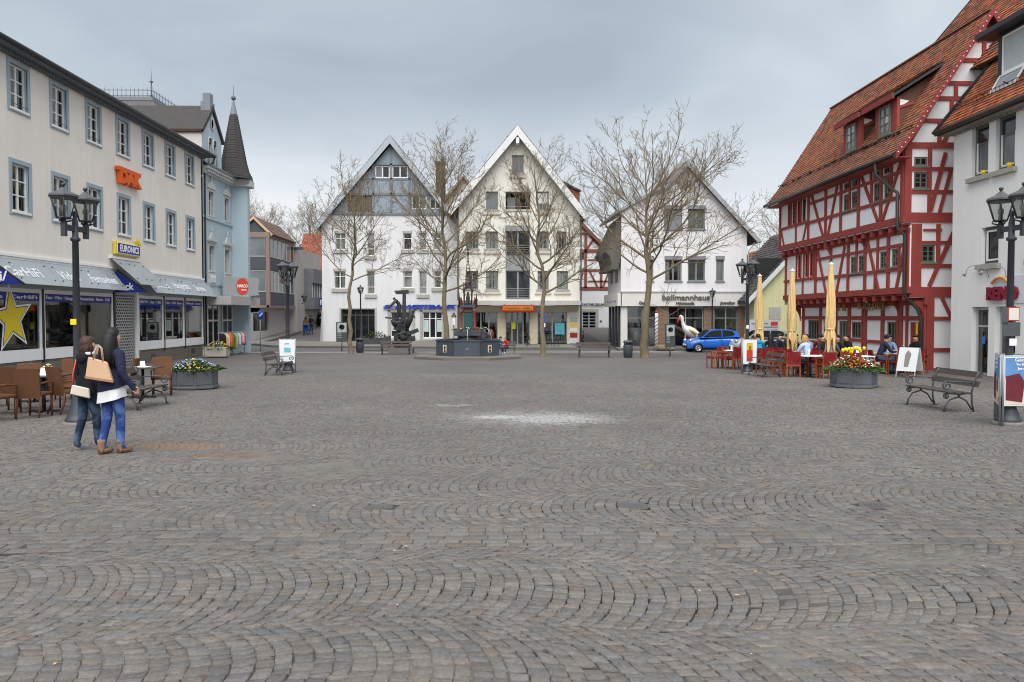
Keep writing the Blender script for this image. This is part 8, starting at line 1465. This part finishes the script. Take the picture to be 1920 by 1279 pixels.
t = thing('bottle', 'small cobalt blue bottle on the table by the red door', 'bottle', (14.6, 27.7, zg(14.6, 27.7)+0.73)); MB().lathe([(0.035, 0), (0.038, 0.13), (0.015, 0.18), (0.015, 0.24)], 10).build('glass', M('cobalt', (40, 60, 170), 0.15, 0.05, 4), t); MB().lathe([(0.017, 0.24), (0.017, 0.26)], 8).build('cap', WHITE, t)
t = thing('newspaper', 'open newspaper on the table of the reading guest', 'newspaper', (13.85, 27.25, zg(13.85, 27.25)+0.732), R(20)); MB().add([(-0.22, -0.15, 0), (0, -0.15, 0.05), (0.22, -0.15, 0.01), (0.22, 0.15, 0.01), (0, 0.15, 0.05), (-0.22, 0.15, 0)], [(0,1,4,5), (1,2,3,4)]).build('pages', M('newsprint', (206, 202, 196), 0.8, 0.1, 30), t)
# closed parasols
UMB = M('parasol_cloth', (220, 188, 132), 0.85, 0.10, 2.5, 0.3, 8, fine=0.04, streak=0.10)
for i, (x, y, zt, zb_, lab) in enumerate(((10.62, 31.3, 3.70, 1.0, 'closed yellow parasol farthest left beside the street lamp'), (10.95, 28.7, 3.72, 0.95, 'closed yellow parasol in the middle of the three'), (11.18, 25.9, 3.74, 1.02, 'tallest closed yellow parasol nearest the flower planter'))):
    t = thing('parasol', lab, 'parasol', (x, y, zg(x, y)), i*0.7, 'closed yellow parasols'); MB().lathe([(0.03, 0.05), (0.03, zt+0.05), (0.05, zt+0.06), (0.001, zt+0.10)], 8).build('pole', WHITE, t); MB().lathe([(0.08, zt-0.02), (0.10, zt+0.02), (0.02, zt+0.05)], 10).build('crown_cap', WHITE, t); rd = random.Random(i+3); n = 32; vs = []; fs = []; rows = 16
    for r_ in range(rows+1):
        u = r_/rows; zz = zt-(zt-zb_)*u; base = 0.075+0.062*min(1, u*1.6)+(0.015 if u > 0.8 else 0)-(0.03 if 0.76 < u < 0.84 else 0)
        for j in range(n):
            a = 2*math.pi*j/n+0.35*u; fold = 0.28*math.sin(8*a/1.0+2*math.sin(3*u*3))+0.12*math.sin(3*a+4*u); zz2 = zz+(0.28*math.sin(4*a+1)*max(0, (u-0.8)/0.2)); rr_ = base*(1+fold*min(1, u*2.5)); vs.append((rr_*math.cos(a), rr_*math.sin(a), zz2))
    for r_ in range(rows):
        for j in range(n): fs.append((r_*n+j, (r_+1)*n+j, (r_+1)*n+(j+1) % n, r_*n+(j+1) % n))
    MB().add(vs, fs, smooth=True).build('canopy', UMB, t); MB().lathe([(0.14, zb_+0.54), (0.145, zb_+0.57), (0.14, zb_+0.60)], 16).build('tie_band', UMB, t); MB().box(-0.3, 0.3, -0.3, 0.3, 0, 0.06).build('base', M('parasol_base', (120, 118, 116), 0.9), t, 0.01)
# ---------------------------------------------------------------- wicker cafe on the left
WICK = M('wicker', (100, 67, 44), 0.7, 0.08, 3, 0.5, 140, fine=0.14)
def wicker_chair():
    t = thing('wicker_chair', 'x', 'chair', (0, 0, 0), 0, 'brown wicker cafe chairs'); lg = M('wicker_leg', (92, 58, 36), 0.6, 0.08, 4)
    n = 8; vs = []; fs = []
    for i in range(n+1):
        u = i/n
        for j in range(7):
            v = j/6-0.5; y = 0.22+0.10*u+0.05*(1-4*v*v)*0.6; vs.append((v*(0.42+0.04*u), y, 0.36+0.56*u+0.01*(1-4*v*v)))
    for i in range(n):
        for j in range(6): fs.append((i*7+j, i*7+j+1, (i+1)*7+j+1, (i+1)*7+j))
    k = len(vs); vs += [(a, b+0.035, c) for a, b, c in vs]; fs += [tuple(k+q for q in f[::-1]) for f in fs]; per = list(range(7))+[i*7+6 for i in range(1, n+1)]+[n*7+j for j in range(5, -1, -1)]+[i*7 for i in range(n-1, 0, -1)]; fs += [(per[(q+1) % len(per)], per[q], per[q]+k, per[(q+1) % len(per)]+k) for q in range(len(per))]
    MB().add(vs, fs, smooth=False).build('backrest', WICK, t); MB().box(-0.22, 0.22, -0.24, 0.25, 0.40, 0.46).build('seat', WICK, t, 0.015)
    for sx in (-0.2, 0.2): MB().tube([(sx, -0.20, 0), (sx*0.98, -0.2, 0.40)], [0.018, 0.022], 6).build('leg', lg, t); MB().tube([(sx*1.02, 0.33, 0), (sx, 0.25, 0.2), (sx, 0.235, 0.42)], [0.017, 0.02, 0.024], 6).build('leg', lg, t); MB().tube([(sx*1.1, -0.2, 0.40), (sx*1.12, -0.21, 0.62), (sx*1.1, 0.0, 0.65), (sx*1.06, 0.26, 0.64)], 0.020, 6).build('armrest', WICK, t)
    return t
wc = wicker_chair(); WCH = []
def put_w(x, y, f, lab):
    c = wc if not WCH else copy_tree(wc); place(c, x, y, R(f)); c['label'] = lab; WCH.append(c)
DT = M('dark_table', (70, 64, 60), 0.4, 0.08, 4)
for x, y, lab in ((-8.95, 15.6, 'dark wicker cafe table beside the lamp post with white menu card'), (-9.9, 14.5, 'dark wicker cafe table at the left picture edge'), (-10.3, 17.6, 'dark cafe table with pale yellow flowers near the shop plinth'), (-8.35, 18.6, 'dark cafe table behind the left scroll bench')):
    cafe_table(lab, x, y, 'dark cafe tables', DT, 0.1, 0.75); s = thing('menu_card', 'folded white menu card on the '+lab[:34].rstrip(), 'menu', (x, y, zg(x, y)+0.73)); MB().prism([(-0.05, 0), (0.05, 0), (0, 0.14)], 'x', -0.05, 0.05).build('card', SIGNWHITE, s); MB().box(-0.16, 0.16, -0.11, 0.11, 0.0, 0.012).build('tray', SIGNWHITE, s)
for x, y, f, lab in ((-8.95, 14.15, 168, 'brown wicker chair nearest the camera at the left edge'), (-8.62, 14.75, 185, 'brown wicker chair second from the left edge, back to the square'), (-8.3, 15.35, 150, 'brown wicker chair whose armrest touches the dark table'), (-8.05, 16.15, 120, 'brown wicker chair directly left of the lamp post'), (-9.5, 15.3, 200, 'brown wicker chair half hidden in the second row'), (-9.65, 16.1, 10, 'brown wicker chair facing the square behind the menu card'), (-8.9, 16.55, 20, 'brown wicker chair facing the square next to lamp post'), (-10.2, 15.2, 20, 'brown wicker chair at the frame edge in the back row'), (-10.5, 13.9, 190, 'brown wicker chair cut by the left frame edge'), (-10.6, 16.6, 190, 'brown wicker chair below the pink flowers'), (-10.0, 18.4, 10, 'brown wicker chair before the brick plinth'), (-9.4, 17.7, -80, 'brown wicker chair right of the yellow flower pot'), (-8.2, 19.3, 20, 'brown wicker chair behind the left bench, back to the shop'), (-8.9, 18.7, -80, 'brown wicker chair between the walking people and the shop grille')): put_w(x, y, f, lab)
for x, y, c, lab in ((-12.0, 20.3, ((190, 120, 170), (150, 90, 150)), 'pot of pink flowers before the shop window'), (-11.2, 19.6, ((226, 222, 150), (240, 236, 190)), 'pot of pale yellow primroses before the shop plinth')):
    t = thing('flower_pot', lab, 'flower pot', (x, y, zg(x, y))); MB().lathe([(0.2, 0), (0.26, 0.46), (0.28, 0.48), (0.25, 0.48), (0.24, 0.42), (0.001, 0.42)], 14).build('pot', M('pot_dark', (70, 66, 64), 0.8), t); flowers(t, 0.30, 0.46, c, 60, tall=0.26, seed=int(-x*10))
# ---------------------------------------------------------------- people near the fountain and in the side street
red = cloth('red_jacket', (206, 36, 40)); blu = cloth('blue_jacket', (46, 84, 130)); gry = cloth('grey_coat', (58, 56, 58))
def bench_person(lab, x, y, f, top, hair, style, h, seat=0.45): J = pose_sit(seat, 0.2, 0.05); return person(lab, x, y, R(f), J, top, JD, wht if h < 1.3 else blk, hair, style, h, SKIN, 'people resting behind the fountain', dz=0.0 if h > 1.3 else 0.12)
bench_person('child in red jacket sitting right of the fountain basin', 0.62, 44.75, -35, red, 'brown', 'short', 1.15); bench_person('child in blue hooded jacket behind the fountain rim', 0.12, 44.0, 60, blu, 'grey', 'cap', 1.2); FG = 'people resting behind the fountain'; person('person in maroon top standing behind the fountain rim', -0.28, 44.0, R(-120), pose_stand(0.03), maroon, JD, blk, 'red', 'long', 1.5, group=FG); person('person in dark grey coat bending over behind the fountain', -0.72, 43.6, R(170), pose_stand(0.05, lean=0.55), gry, JD, blk, 'black', 'short', 1.62, group=FG, bulk=1.35)
J = pose_stand(0.1, armL=(0.0, 0.3), armR=(0.0, 0.3)); person('person in dark clothes pushing a pushchair up the side street', -17.2, 73.0, R(170), J, dkc, JD, blk, 'black', 'short', 1.75, group='walkers in the side street'); person('person in brown top walking beside the blue pushchair', -17.7, 73.0, R(175), pose_stand(0.12), cloth('rust', (120, 84, 72)), JD, blk, 'brown', 'bob', 1.65, group='walkers in the side street')
t = thing('pushchair', 'small blue pushchair pushed up the side street', 'pushchair', (-17.55, 72.4, zg(-17.5, 72.4)), 0.3); MB().add([(-0.22, -0.3, 0.35), (0.22, -0.3, 0.35), (0.22, 0.25, 0.35), (-0.22, 0.25, 0.35), (-0.22, 0.25, 0.95), (0.22, 0.25, 0.95), (-0.22, -0.1, 0.9), (0.22, -0.1, 0.9)], [(0,1,2,3), (3,2,5,4), (4,5,7,6), (0,3,4), (1,5,2)]).build('seat', cloth('pram_blue', (50, 96, 170)), t)
for sx in (-0.24, 0.24): MB().tube([(sx, -0.35, 0.1), (sx, 0.1, 0.5), (sx, 0.45, 1.0)], 0.015, 5).build('frame', BLACKMETAL, t); [MB().lathe([(0.11, -0.02), (0.11, 0.02)], 10).build('wheel', BLACKMETAL, t) for _ in (0,)]
for i, o in enumerate([c for c in t.children if c.name.startswith('wheel')]): o.matrix_local = Matrix.Translation(((-0.24, 0.24)[i % 2], -0.35, 0.11)) @ Matrix.Rotation(math.pi/2, 4, 'Y')
# ---------------------------------------------------------------- bronze sculpture
def sculpture():
    t = thing('bronze_sculpture', 'dark bronze sculpture of a bending figure on drum and blocks before a T shaped pillar', 'sculpture', (-5.95, 49.2, zg(-5.95, 49.2))); br = M('bronze_dark', (58, 60, 62), 0.5, 0.2, 5, 0.4, 12, metal=0.3, spec=0.5)
    MB().box(-0.75, 0.75, -0.6, 0.6, 0, 0.35).build('plinth', M('plinth_granite', (110, 106, 102), 0.85, 0.1, 4), t, 0.02)
    MB().prism([(0.02, 0.9), (0.32, 0.9), (0.28, 3.7), (0.10, 3.7)], 'y', -0.16, 0.16).prism([(-0.42, 3.9), (-0.30, 3.68), (0.46, 3.72), (0.46, 3.95)], 'y', -0.18, 0.18).build('pillar', br, t)
    rd = random.Random(6)
    for i in range(20):
        a = rd.uniform(0, 6.28); r = rd.uniform(0.05, 0.38); zz = 0.35+rd.uniform(0, 1.35); s = rd.uniform(0.16, 0.34); mm = Matrix.Translation((r*math.cos(a), r*math.sin(a), zz)) @ Matrix.Rotation(rd.uniform(-0.7, 0.7), 4, 'X') @ Matrix.Rotation(rd.uniform(-0.7, 0.7), 4, 'Y') @ Matrix.Rotation(rd.uniform(0, 3), 4, 'Z'); MB(mm).box(-s, s, -s*0.8, s*0.8, -s*0.7, s*0.7).build('block', br, t, 0.03)
    mm = Matrix.Translation((0.55, -0.1, 1.25)) @ Matrix.Rotation(-0.35, 4, 'Y'); MB(mm).box(-0.55, 0.55, -0.2, 0.2, -0.12, 0.12).build('slab', br, t, 0.02); MB().box(0.15, 0.85, -0.25, 0.2, 0.75, 1.05).build('slab', br, t, 0.03)
    d = MB().lathe([(0.12, -0.30), (0.30, -0.24), (0.40, -0.05), (0.42, 0.12), (0.38, 0.16), (0.2, 0.12)], 14); d.build('drum', br, t).matrix_local = Matrix.Translation((-0.22, -0.1, 1.92)) @ Matrix.Rotation(0.25, 4, 'X'); MB().bar((-1.0, -0.1, 2.22), (-0.2, -0.1, 2.15), 0.07, 0.1).build('bar', br, t)
    J = pose_stand(0.08, armL=(0.02, 0.42), armR=(0.02, 0.40), lean=0.55); J['sp'] = (0, -0.05, 1.10); J['ch'] = (0, -0.15, 1.27); J['nb'] = (0, -0.24, 1.37); J['nk'] = (0, -0.29, 1.41); J['h1'] = (0, -0.35, 1.46); J['h2'] = (0, -0.41, 1.50)
    for s, nm in ((-1, 'R'), (1, 'L')): J['sh'+nm] = (s*0.17, -0.22, 1.33); J['el'+nm] = (s*0.22, -0.42, 1.14); J['wr'+nm] = (s*0.2, -0.62, 0.98); J['hd'+nm] = (s*0.2, -0.70, 0.90)
    me = body_mesh(J, {k: br for k in 'TSPF'}, 1.35, 1.2); o = bpy.data.objects.new('bending_figure', me); COL.objects.link(o); o.parent = t; o.location = (-0.10, -0.1, 2.02); o.rotation_euler = (0, 0, R(-75)); o.scale = (0.95,)*3
    MB().tube([(0.35, -0.05, 1.6), (0.55, -0.1, 2.1), (0.62, -0.1, 2.5), (0.52, -0.1, 2.75)], [0.16, 0.2, 0.14, 0.05], 8).build('cloaked_figure', br, t); MB().tube([(0.60, -0.1, 2.45), (0.75, -0.12, 2.5), (0.9, -0.12, 2.75), (1.0, -0.12, 2.95)], [0.05, 0.07, 0.05, 0.015], 6).tube([(0.72, -0.12, 2.5), (0.82, -0.12, 2.25), (0.86, -0.12, 2.15)], [0.07, 0.06, 0.02], 6).build('raised_arm', br, t)
sculpture()
# ---------------------------------------------------------------- cars
def car(label, x, y, rz, paint, group=None, small=True):
    t = thing('parked_car', label, 'car', (x, y, zg(x, y)), rz, group); L = 3.54; gl = M('car_glass', (24, 28, 30), 0.06, 0.1, 2, spec=0.6); trim = M('car_trim', (24, 25, 27), 0.5, 0.05, 4); chrome = M('car_chrome', (196, 198, 202), 0.2, 0.05, 4, metal=0.8)
    # body sections along x (front at -x): (x, half-width low, half-width shoulder, sill z, bumper z, shoulder z)
    S = [(-1.77, 0.50, 0.46, 0.34, 0.50, 0.60), (-1.70, 0.66, 0.62, 0.22, 0.50, 0.74), (-1.50, 0.77, 0.73, 0.19, 0.52, 0.86), (-1.10, 0.81, 0.78, 0.19, 0.55, 0.95), (-0.60, 0.82, 0.79, 0.19, 0.56, 0.99), (0.2, 0.82, 0.79, 0.19, 0.58, 1.01), (0.95, 0.82, 0.78, 0.19, 0.60, 1.05), (1.45, 0.80, 0.75, 0.20, 0.60, 1.06), (1.70, 0.74, 0.68, 0.24, 0.58, 1.02), (1.77, 0.62, 0.58, 0.36, 0.58, 0.95)]
    b = MB(); vs = []; fs = []; k = 8
    for (xx, w, sh, zs, zm_, zt) in S: vs += [(xx, -w*0.93, zs), (xx, -w, (zs+zm_)/2), (xx, -w, zm_), (xx, -sh, zt), (xx, sh, zt), (xx, w, zm_), (xx, w, (zs+zm_)/2), (xx, w*0.93, zs)]
    for i in range(len(S)-1):
        for j in range(k): fs.append((i*k+j, (i+1)*k+j, (i+1)*k+(j+1) % k, i*k+(j+1) % k))
    fs += [tuple(range(k)), tuple(range((len(S)-1)*k, len(S)*k))[::-1]]; b.add(vs, fs, smooth=True)
    o = b.build('body', paint, t); bm = bmesh.new(); bm.from_mesh(o.data); bmesh.ops.recalc_face_normals(bm, faces=bm.faces); bmesh.ops.subdivide_edges(bm, edges=[], cuts=1); bm.to_mesh(o.data); bm.free(); md = o.modifiers.new('sub', 'SUBSURF'); md.levels = 2; md.render_levels = 2
    # cabin
    c = MB(); P = [(-0.95, 0.96, 0.72), (-0.28, 1.40, 0.60), (0.25, 1.475, 0.585), (0.9, 1.46, 0.58), (1.42, 1.36, 0.58), (1.60, 1.02, 0.66)]; cv = []
    for (xx, zz, w) in P: cv += [(xx, -w, zz), (xx, w, zz)]
    side = [(-0.98, 0.93), (-0.28, 1.40), (0.25, 1.475), (0.9, 1.46), (1.42, 1.36), (1.64, 0.98)]
    vs = []; low = 0.76
    for s in (-1, 1):
        for (xx, zz) in side: u = (zz-0.93)/0.545; vs.append((xx, s*(low-(low-0.585)*u), zz))
    n = len(side); fs = [(i, i+1, n+i+1, n+i) for i in range(n-1)]; c.add(vs, fs, smooth=True); c.add(vs[:n], [tuple(range(n))]); c.add(vs[n:], [tuple(range(n))[::-1]])
    c.build('roof', paint, t)
    for s in (-1, 1):
        def W_(pts, nm, m=gl, o_=0.012):
            q = [(xx, s*(low-(low-0.585)*((zz-0.93)/0.545)+o_), zz) for xx, zz in pts]; MB().add(q, [tuple(range(len(q)))[::(1 if s < 0 else -1)]]).build(nm, m, t)
        W_([(-0.80, 0.99), (0.42, 1.0), (0.42, 1.415), (-0.08, 1.40), (-0.30, 1.34)], 'side_window'); W_([(0.48, 1.0), (1.12, 1.04), (1.30, 1.16), (1.20, 1.34), (0.9, 1.41), (0.48, 1.415)], 'side_window')
        MB().tube([(-0.62, s*0.80, 1.03), (-0.60, s*0.93, 1.05), (-0.55, s*0.94, 1.08)], [0.04, 0.08, 0.05], 8).build('mirror', trim, t); MB().box(0.22, 0.42, s*0.815-0.012, s*0.815+0.012, 0.84, 0.87).build('door_handle', trim, t)
        dl = MB()
        for pts in (((-0.72, 0.98), (-0.70, 0.40), (-0.55, 0.26), (0.44, 0.26), (0.46, 0.98)),): dl.tube([(a, s*0.824, z_) for a, z_ in pts], 0.006, 4)
        dl.build('door_gap', trim, t); MB().box(-0.86, 0.98, s*0.79-0.02, s*0.79+0.03, 0.17, 0.24).build('sill_trim', trim, t)
        MB().ball((-1.56, s*0.58, 0.74), 0.17, 10, 0.75, 0.75, 0.75).build('headlight', chrome, t); MB().ball((1.68, s*0.58, 0.86), 0.12, 8, 1.5, 0.5, 0.8).build('tail_light', M('tail_red', (150, 30, 30), 0.3), t)
        for wx in (-1.14, 1.28):
            w = MB().lathe([(0.18, -0.08), (0.27, -0.09), (0.285, -0.05), (0.285, 0.05), (0.27, 0.09), (0.18, 0.08)], 22); w = w.build('wheel', M('tyre', (28, 28, 29), 0.85, 0.1, 8), t); w.matrix_local = Matrix.Translation((wx, s*0.735, 0.285)) @ Matrix.Rotation(math.pi/2, 4, 'X')
            r = MB(); r.lathe([(0.19, 0), (0.20, 0.02), (0.185, 0.03), (0.17, 0.005), (0.001, 0.0)], 20); 
            for q in range(5): a = q*1.2566; r.bar((0.03*math.cos(a), 0.03*math.sin(a), 0.02), (0.175*math.cos(a), 0.175*math.sin(a), 0.018), 0.06, 0.025)
            r.lathe([(0.05, 0.0), (0.05, 0.035), (0.001, 0.04)], 10); r = r.build('rim', chrome, w); r.matrix_local = Matrix.Rotation(math.pi if s > 0 else 0, 4, 'X') @ Matrix.Translation((0, 0, 0.085))
            MB().lathe([(0.33, -0.02), (0.33, 0.02), (0.001, 0.02)], 22).build('wheel_arch', trim, t).matrix_local = Matrix.Translation((wx, s*0.80, 0.30)) @ Matrix.Rotation(math.pi/2 if s < 0 else -math.pi/2, 4, 'X')
    MB().add([(-0.93, -0.66, 0.985), (-0.93, 0.66, 0.985), (-0.30, 0.545, 1.405), (-0.30, -0.545, 1.405)], [(0,1,2,3)]).build('windscreen', gl, t).location = (-0.025, 0, 0.012); MB().add([(1.635, -0.62, 1.04), (1.635, 0.62, 1.04), (1.46, 0.53, 1.34), (1.46, -0.53, 1.34)], [(3,2,1,0)]).build('rear_window', gl, t)
    MB().box(-1.79, -1.74, -0.42, 0.42, 0.28, 0.42).build('grille', trim, t); MB().box(-1.81, -1.785, -0.26, 0.26, 0.44, 0.54).build('number_plate', SIGNWHITE, t); MB().box(1.765, 1.80, -0.26, 0.26, 0.62, 0.72).build('number_plate', SIGNWHITE, t)
    return t
car('small bright blue hatchback parked before the jeweller shop', 13.95, 50.3, R(4), M('paint_blue', (36, 112, 216), 0.25, 0.03, 1, spec=0.5, coat=0.6)); car('black car parked far up the side street', -18.0, 84, R(95), M('paint_black', (26, 26, 30), 0.25, 0.03, 1, spec=0.5, coat=0.6)); car('silver car parked behind the cafe guests', 16.2, 47.6, R(-4), M('paint_silver', (176, 182, 186), 0.3, 0.03, 1, spec=0.5, coat=0.5))
# ---------------------------------------------------------------- remaining street things
t = thing('site_banner', 'large white builder notice board with red logo behind the parasols', 'banner', (17.3, 50.0, zg(17.3, 50))); MB().box(-0.95, 0.95, 0, 0.04, 0.5, 2.1).build('board', M('banner_white', (206, 208, 212), 0.6, 0.04, 3), t); MB().box(0.42, 0.86, -0.012, -0.002, 1.72, 1.96).build('logo', M('logo_red', (206, 60, 50), 0.5), t)
for i, (a, b, zz) in enumerate(((-0.85, 0.25, 1.80), (-0.1, 0.85, 1.58), (0.0, 0.85, 1.45), (-0.8, -0.3, 1.25), (0.0, 0.8, 1.1), (-0.8, -0.35, 0.95), (0.0, 0.7, 0.85))): MB().box(a, b, -0.008, -0.002, zz, zz+(0.07 if i < 2 else 0.03)).build('print_line', M('print_grey', (130, 132, 138), 0.6, 0.2, 25), t)
for sx in (-0.8, 0.8): MB().box(sx-0.04, sx+0.04, 0.045, 0.12, 0, 2.1).build('post', SILL, t)
def clothes_rack():
    t = thing('clothes_rack', 'shop clothes rack on castors at the fashion shop', 'clothes rack', (-15.3, 45.6, zg(-15.3, 45.6)), R(90)); r = MB(); r.tube([(-2.2, 0, 0.05), (-2.2, 0, 1.35), (2.2, 0, 1.35), (2.2, 0, 0.05)], 0.02, 6); r.tube([(0, 0, 0.05), (0, 0, 1.35)], 0.02, 6)
    for sx in (-2.2, 0, 2.2): r.tube([(sx, -0.3, 0.06), (sx, 0.3, 0.06)], 0.018, 5)
    r.build('frame', MGREY, t); rd = random.Random(2); cols = ((40, 30, 40), (44, 28, 38), (60, 30, 44), (206, 176, 60), (196, 190, 212), (214, 206, 220), (222, 120, 60), (226, 110, 70), (222, 96, 60), (30, 130, 60), (34, 140, 66), (214, 130, 60), (150, 200, 190), (120, 180, 170), (200, 210, 220), (226, 226, 230), (190, 80, 90), (214, 216, 228), (230, 200, 190), (220, 90, 70), (140, 150, 190))
    for i, c in enumerate(cols):
        x = -2.05+i*0.20; L = rd.uniform(0.55, 0.85) if c[1] < 130 or i > 11 else 0.95; w = 0.20; g = thing('hanging_garment', ('plum', 'dark violet', 'wine red', 'mustard yellow', 'pale lilac', 'lavender white', 'orange', 'light orange', 'red orange', 'deep green', 'bright green', 'amber', 'mint', 'teal', 'pale grey blue', 'white', 'rose red', 'bluish white', 'pale peach', 'coral', 'grey violet')[i]+' garment hanging on the clothes rack', 'garment', (-15.3, 45.6+x, zg(-15.3, 45.6)), R(90), 'garments on the rack')
        m = cloth('garment_%d' % i, c, 0.9, 0.12); n = 8; vs = []; 
        for k in range(n+1):
            u = k/n; ww = 0.05+(w-0.05)*min(1, u*5); wob = 0.02*math.sin(7*u+i)
            vs += [(-0.035+wob*0.4, -ww, 1.30-L*u), (0.035+wob*0.4, -ww, 1.30-L*u), (0.05+wob, 0, 1.30-L*u), (0.035+wob*0.4, ww, 1.30-L*u), (-0.035+wob*0.4, ww, 1.30-L*u), (-0.05+wob, 0, 1.30-L*u)]
        fs = [(k*6+j, k*6+(j+1) % 6, (k+1)*6+(j+1) % 6, (k+1)*6+j) for k in range(n) for j in range(6)]+[tuple(range(6))[::-1], tuple(range(n*6, n*6+6))]
        MB().add(vs, fs, smooth=True).build('cloth', m, g); MB().tube([(0, -0.16, 1.28), (0, 0, 1.32), (0, 0.16, 1.28)], 0.008, 4).tube([(0, 0, 1.31), (0, 0, 1.38)], 0.005, 4).build('hanger', MGREY, g)
clothes_rack()
t = thing('traffic_sign', 'round blue traffic sign on grey pole before the fashion shop', 'sign', (-15.6, 52.0, zg(-15, 52)), R(62)); MB().tube([(0, 0, 0), (0, 0, 2.7)], 0.035, 8).build('pole', MGREY, t); MB().lathe([(0.3, 0), (0.3, 0.02), (0.001, 0.02)], 24).build('disc', M('sign_blue', (40, 80, 170), 0.4), t).matrix_local = Matrix.Translation((0, -0.04, 2.4)) @ Matrix.Rotation(math.pi/2, 4, 'X'); MB().bar((-0.14, -0.068, 2.3), (0.14, -0.068, 2.52), 0.07, 0.01, (0, 1, 0)).build('arrow', SIGNWHITE, t)
t = thing('parking_sign', 'square blue parking sign with white P in the side street', 'sign', (-17.6, 80, zg(-17.6, 80))); MB().tube([(0, 0.04, 0), (0, 0.04, 3.1)], 0.04, 8).build('pole', MGREY, t); MB().box(-0.5, 0.5, -0.02, 0.02, 2.2, 3.1).build('plate', M('sign_blue', (40, 80, 170)), t); text('P', 0.7, SIGNWHITE, t, FW(-0.15, -0.026, 2.65), 'lettering', 0.003, None, 0.02); MB().box(0.1, 0.4, -0.03, -0.022, 2.55, 2.75).build('symbol', SIGNWHITE, t)
def bicycle(label, x, y, rz):
    t = thing('bicycle', label, 'bicycle', (x, y, zg(x, y)+0.1), rz); ty = M('tyre', (28, 28, 29)); fm = M('bike_frame', (60, 62, 66), 0.4)
    for wx in (-0.52, 0.52):
        w = MB().tube([(wx+0.33*math.cos(a), 0, 0.34+0.33*math.sin(a)) for a in np.linspace(0, 6.283, 25)], 0.018, 6).build('wheel', ty, t); s_ = MB()
        for k in range(10): a = k*0.628; s_.tube([(wx, 0, 0.34), (wx+0.32*math.cos(a), 0, 0.34+0.32*math.sin(a))], 0.003, 3)
        s_.build('spokes', MGREY, w)
    f = MB()
    for p, q in (((-0.52, 0.34), (-0.15, 0.80)), ((-0.52, 0.34), (-0.05, 0.30)), ((-0.05, 0.30), (-0.18, 0.92)), ((-0.05, 0.30), (0.38, 0.80)), ((-0.15, 0.80), (0.38, 0.84)), ((0.52, 0.34), (0.36, 0.98))): f.tube([(p[0], 0, p[1]), (q[0], 0, q[1])], 0.018, 6)
    f.build('frame', fm, t); MB().box(-0.32, -0.06, -0.07, 0.07, 0.92, 0.97).build('saddle', BLACKMETAL, t, 0.015); MB().tube([(0.30, -0.28, 1.0), (0.36, -0.1, 1.02), (0.36, 0.1, 1.02), (0.30, 0.28, 1.0)], 0.014, 6).build('handlebar', BLACKMETAL, t); MB().lathe([(0.09, -0.02), (0.09, 0.02)], 12).build('crank', MGREY, t).matrix_local = Matrix.Translation((-0.05, -0.05, 0.3)) @ Matrix.Rotation(math.pi/2, 4, 'X')
bicycle('bicycle leaning on the cream house corner at the alley', 6.55, 58.6, R(80)); bicycle('bicycle parked at the rack before the stationery shop', 2.3, 55.9, R(78))
t = thing('bicycle_rack', 'low tubular steel bicycle rack before the stationery shop', 'bicycle rack', (3.7, 55.3, zg(3.7, 55.3)+0.1)); 
for i in range(3): MB().tube([(-0.55+i*0.5, 0, 0), (-0.55+i*0.5, 0, 0.62), (-0.55+i*0.5+0.3, 0, 0.62), (-0.55+i*0.5+0.3, 0, 0)], 0.02, 6).build('loop', DGREY, t)
MB().tube([(-0.6, 0, 0.05), (0.85, 0, 0.05)], 0.02, 6).build('rail', DGREY, t)
t = thing('projecting_sign', 'small blue sign on a pole standing beside the shop window', 'sign', (3.35, 56.2, zg(3.35, 56.2)+0.1)); MB().tube([(0, 0, 0), (0, 0, 2.3)], 0.03, 6).build('pole', MGREY, t); MB().box(-0.25, 0.25, -0.03, 0.03, 1.75, 2.1).box(-0.08, 0.22, -0.031, 0.031, 2.1, 2.3).build('plate', M('sign_bright_blue', (40, 90, 190), 0.4), t); MB().box(-0.2, 0.2, -0.03, 0.03, 1.35, 1.65).build('plate', SIGNWHITE, t)
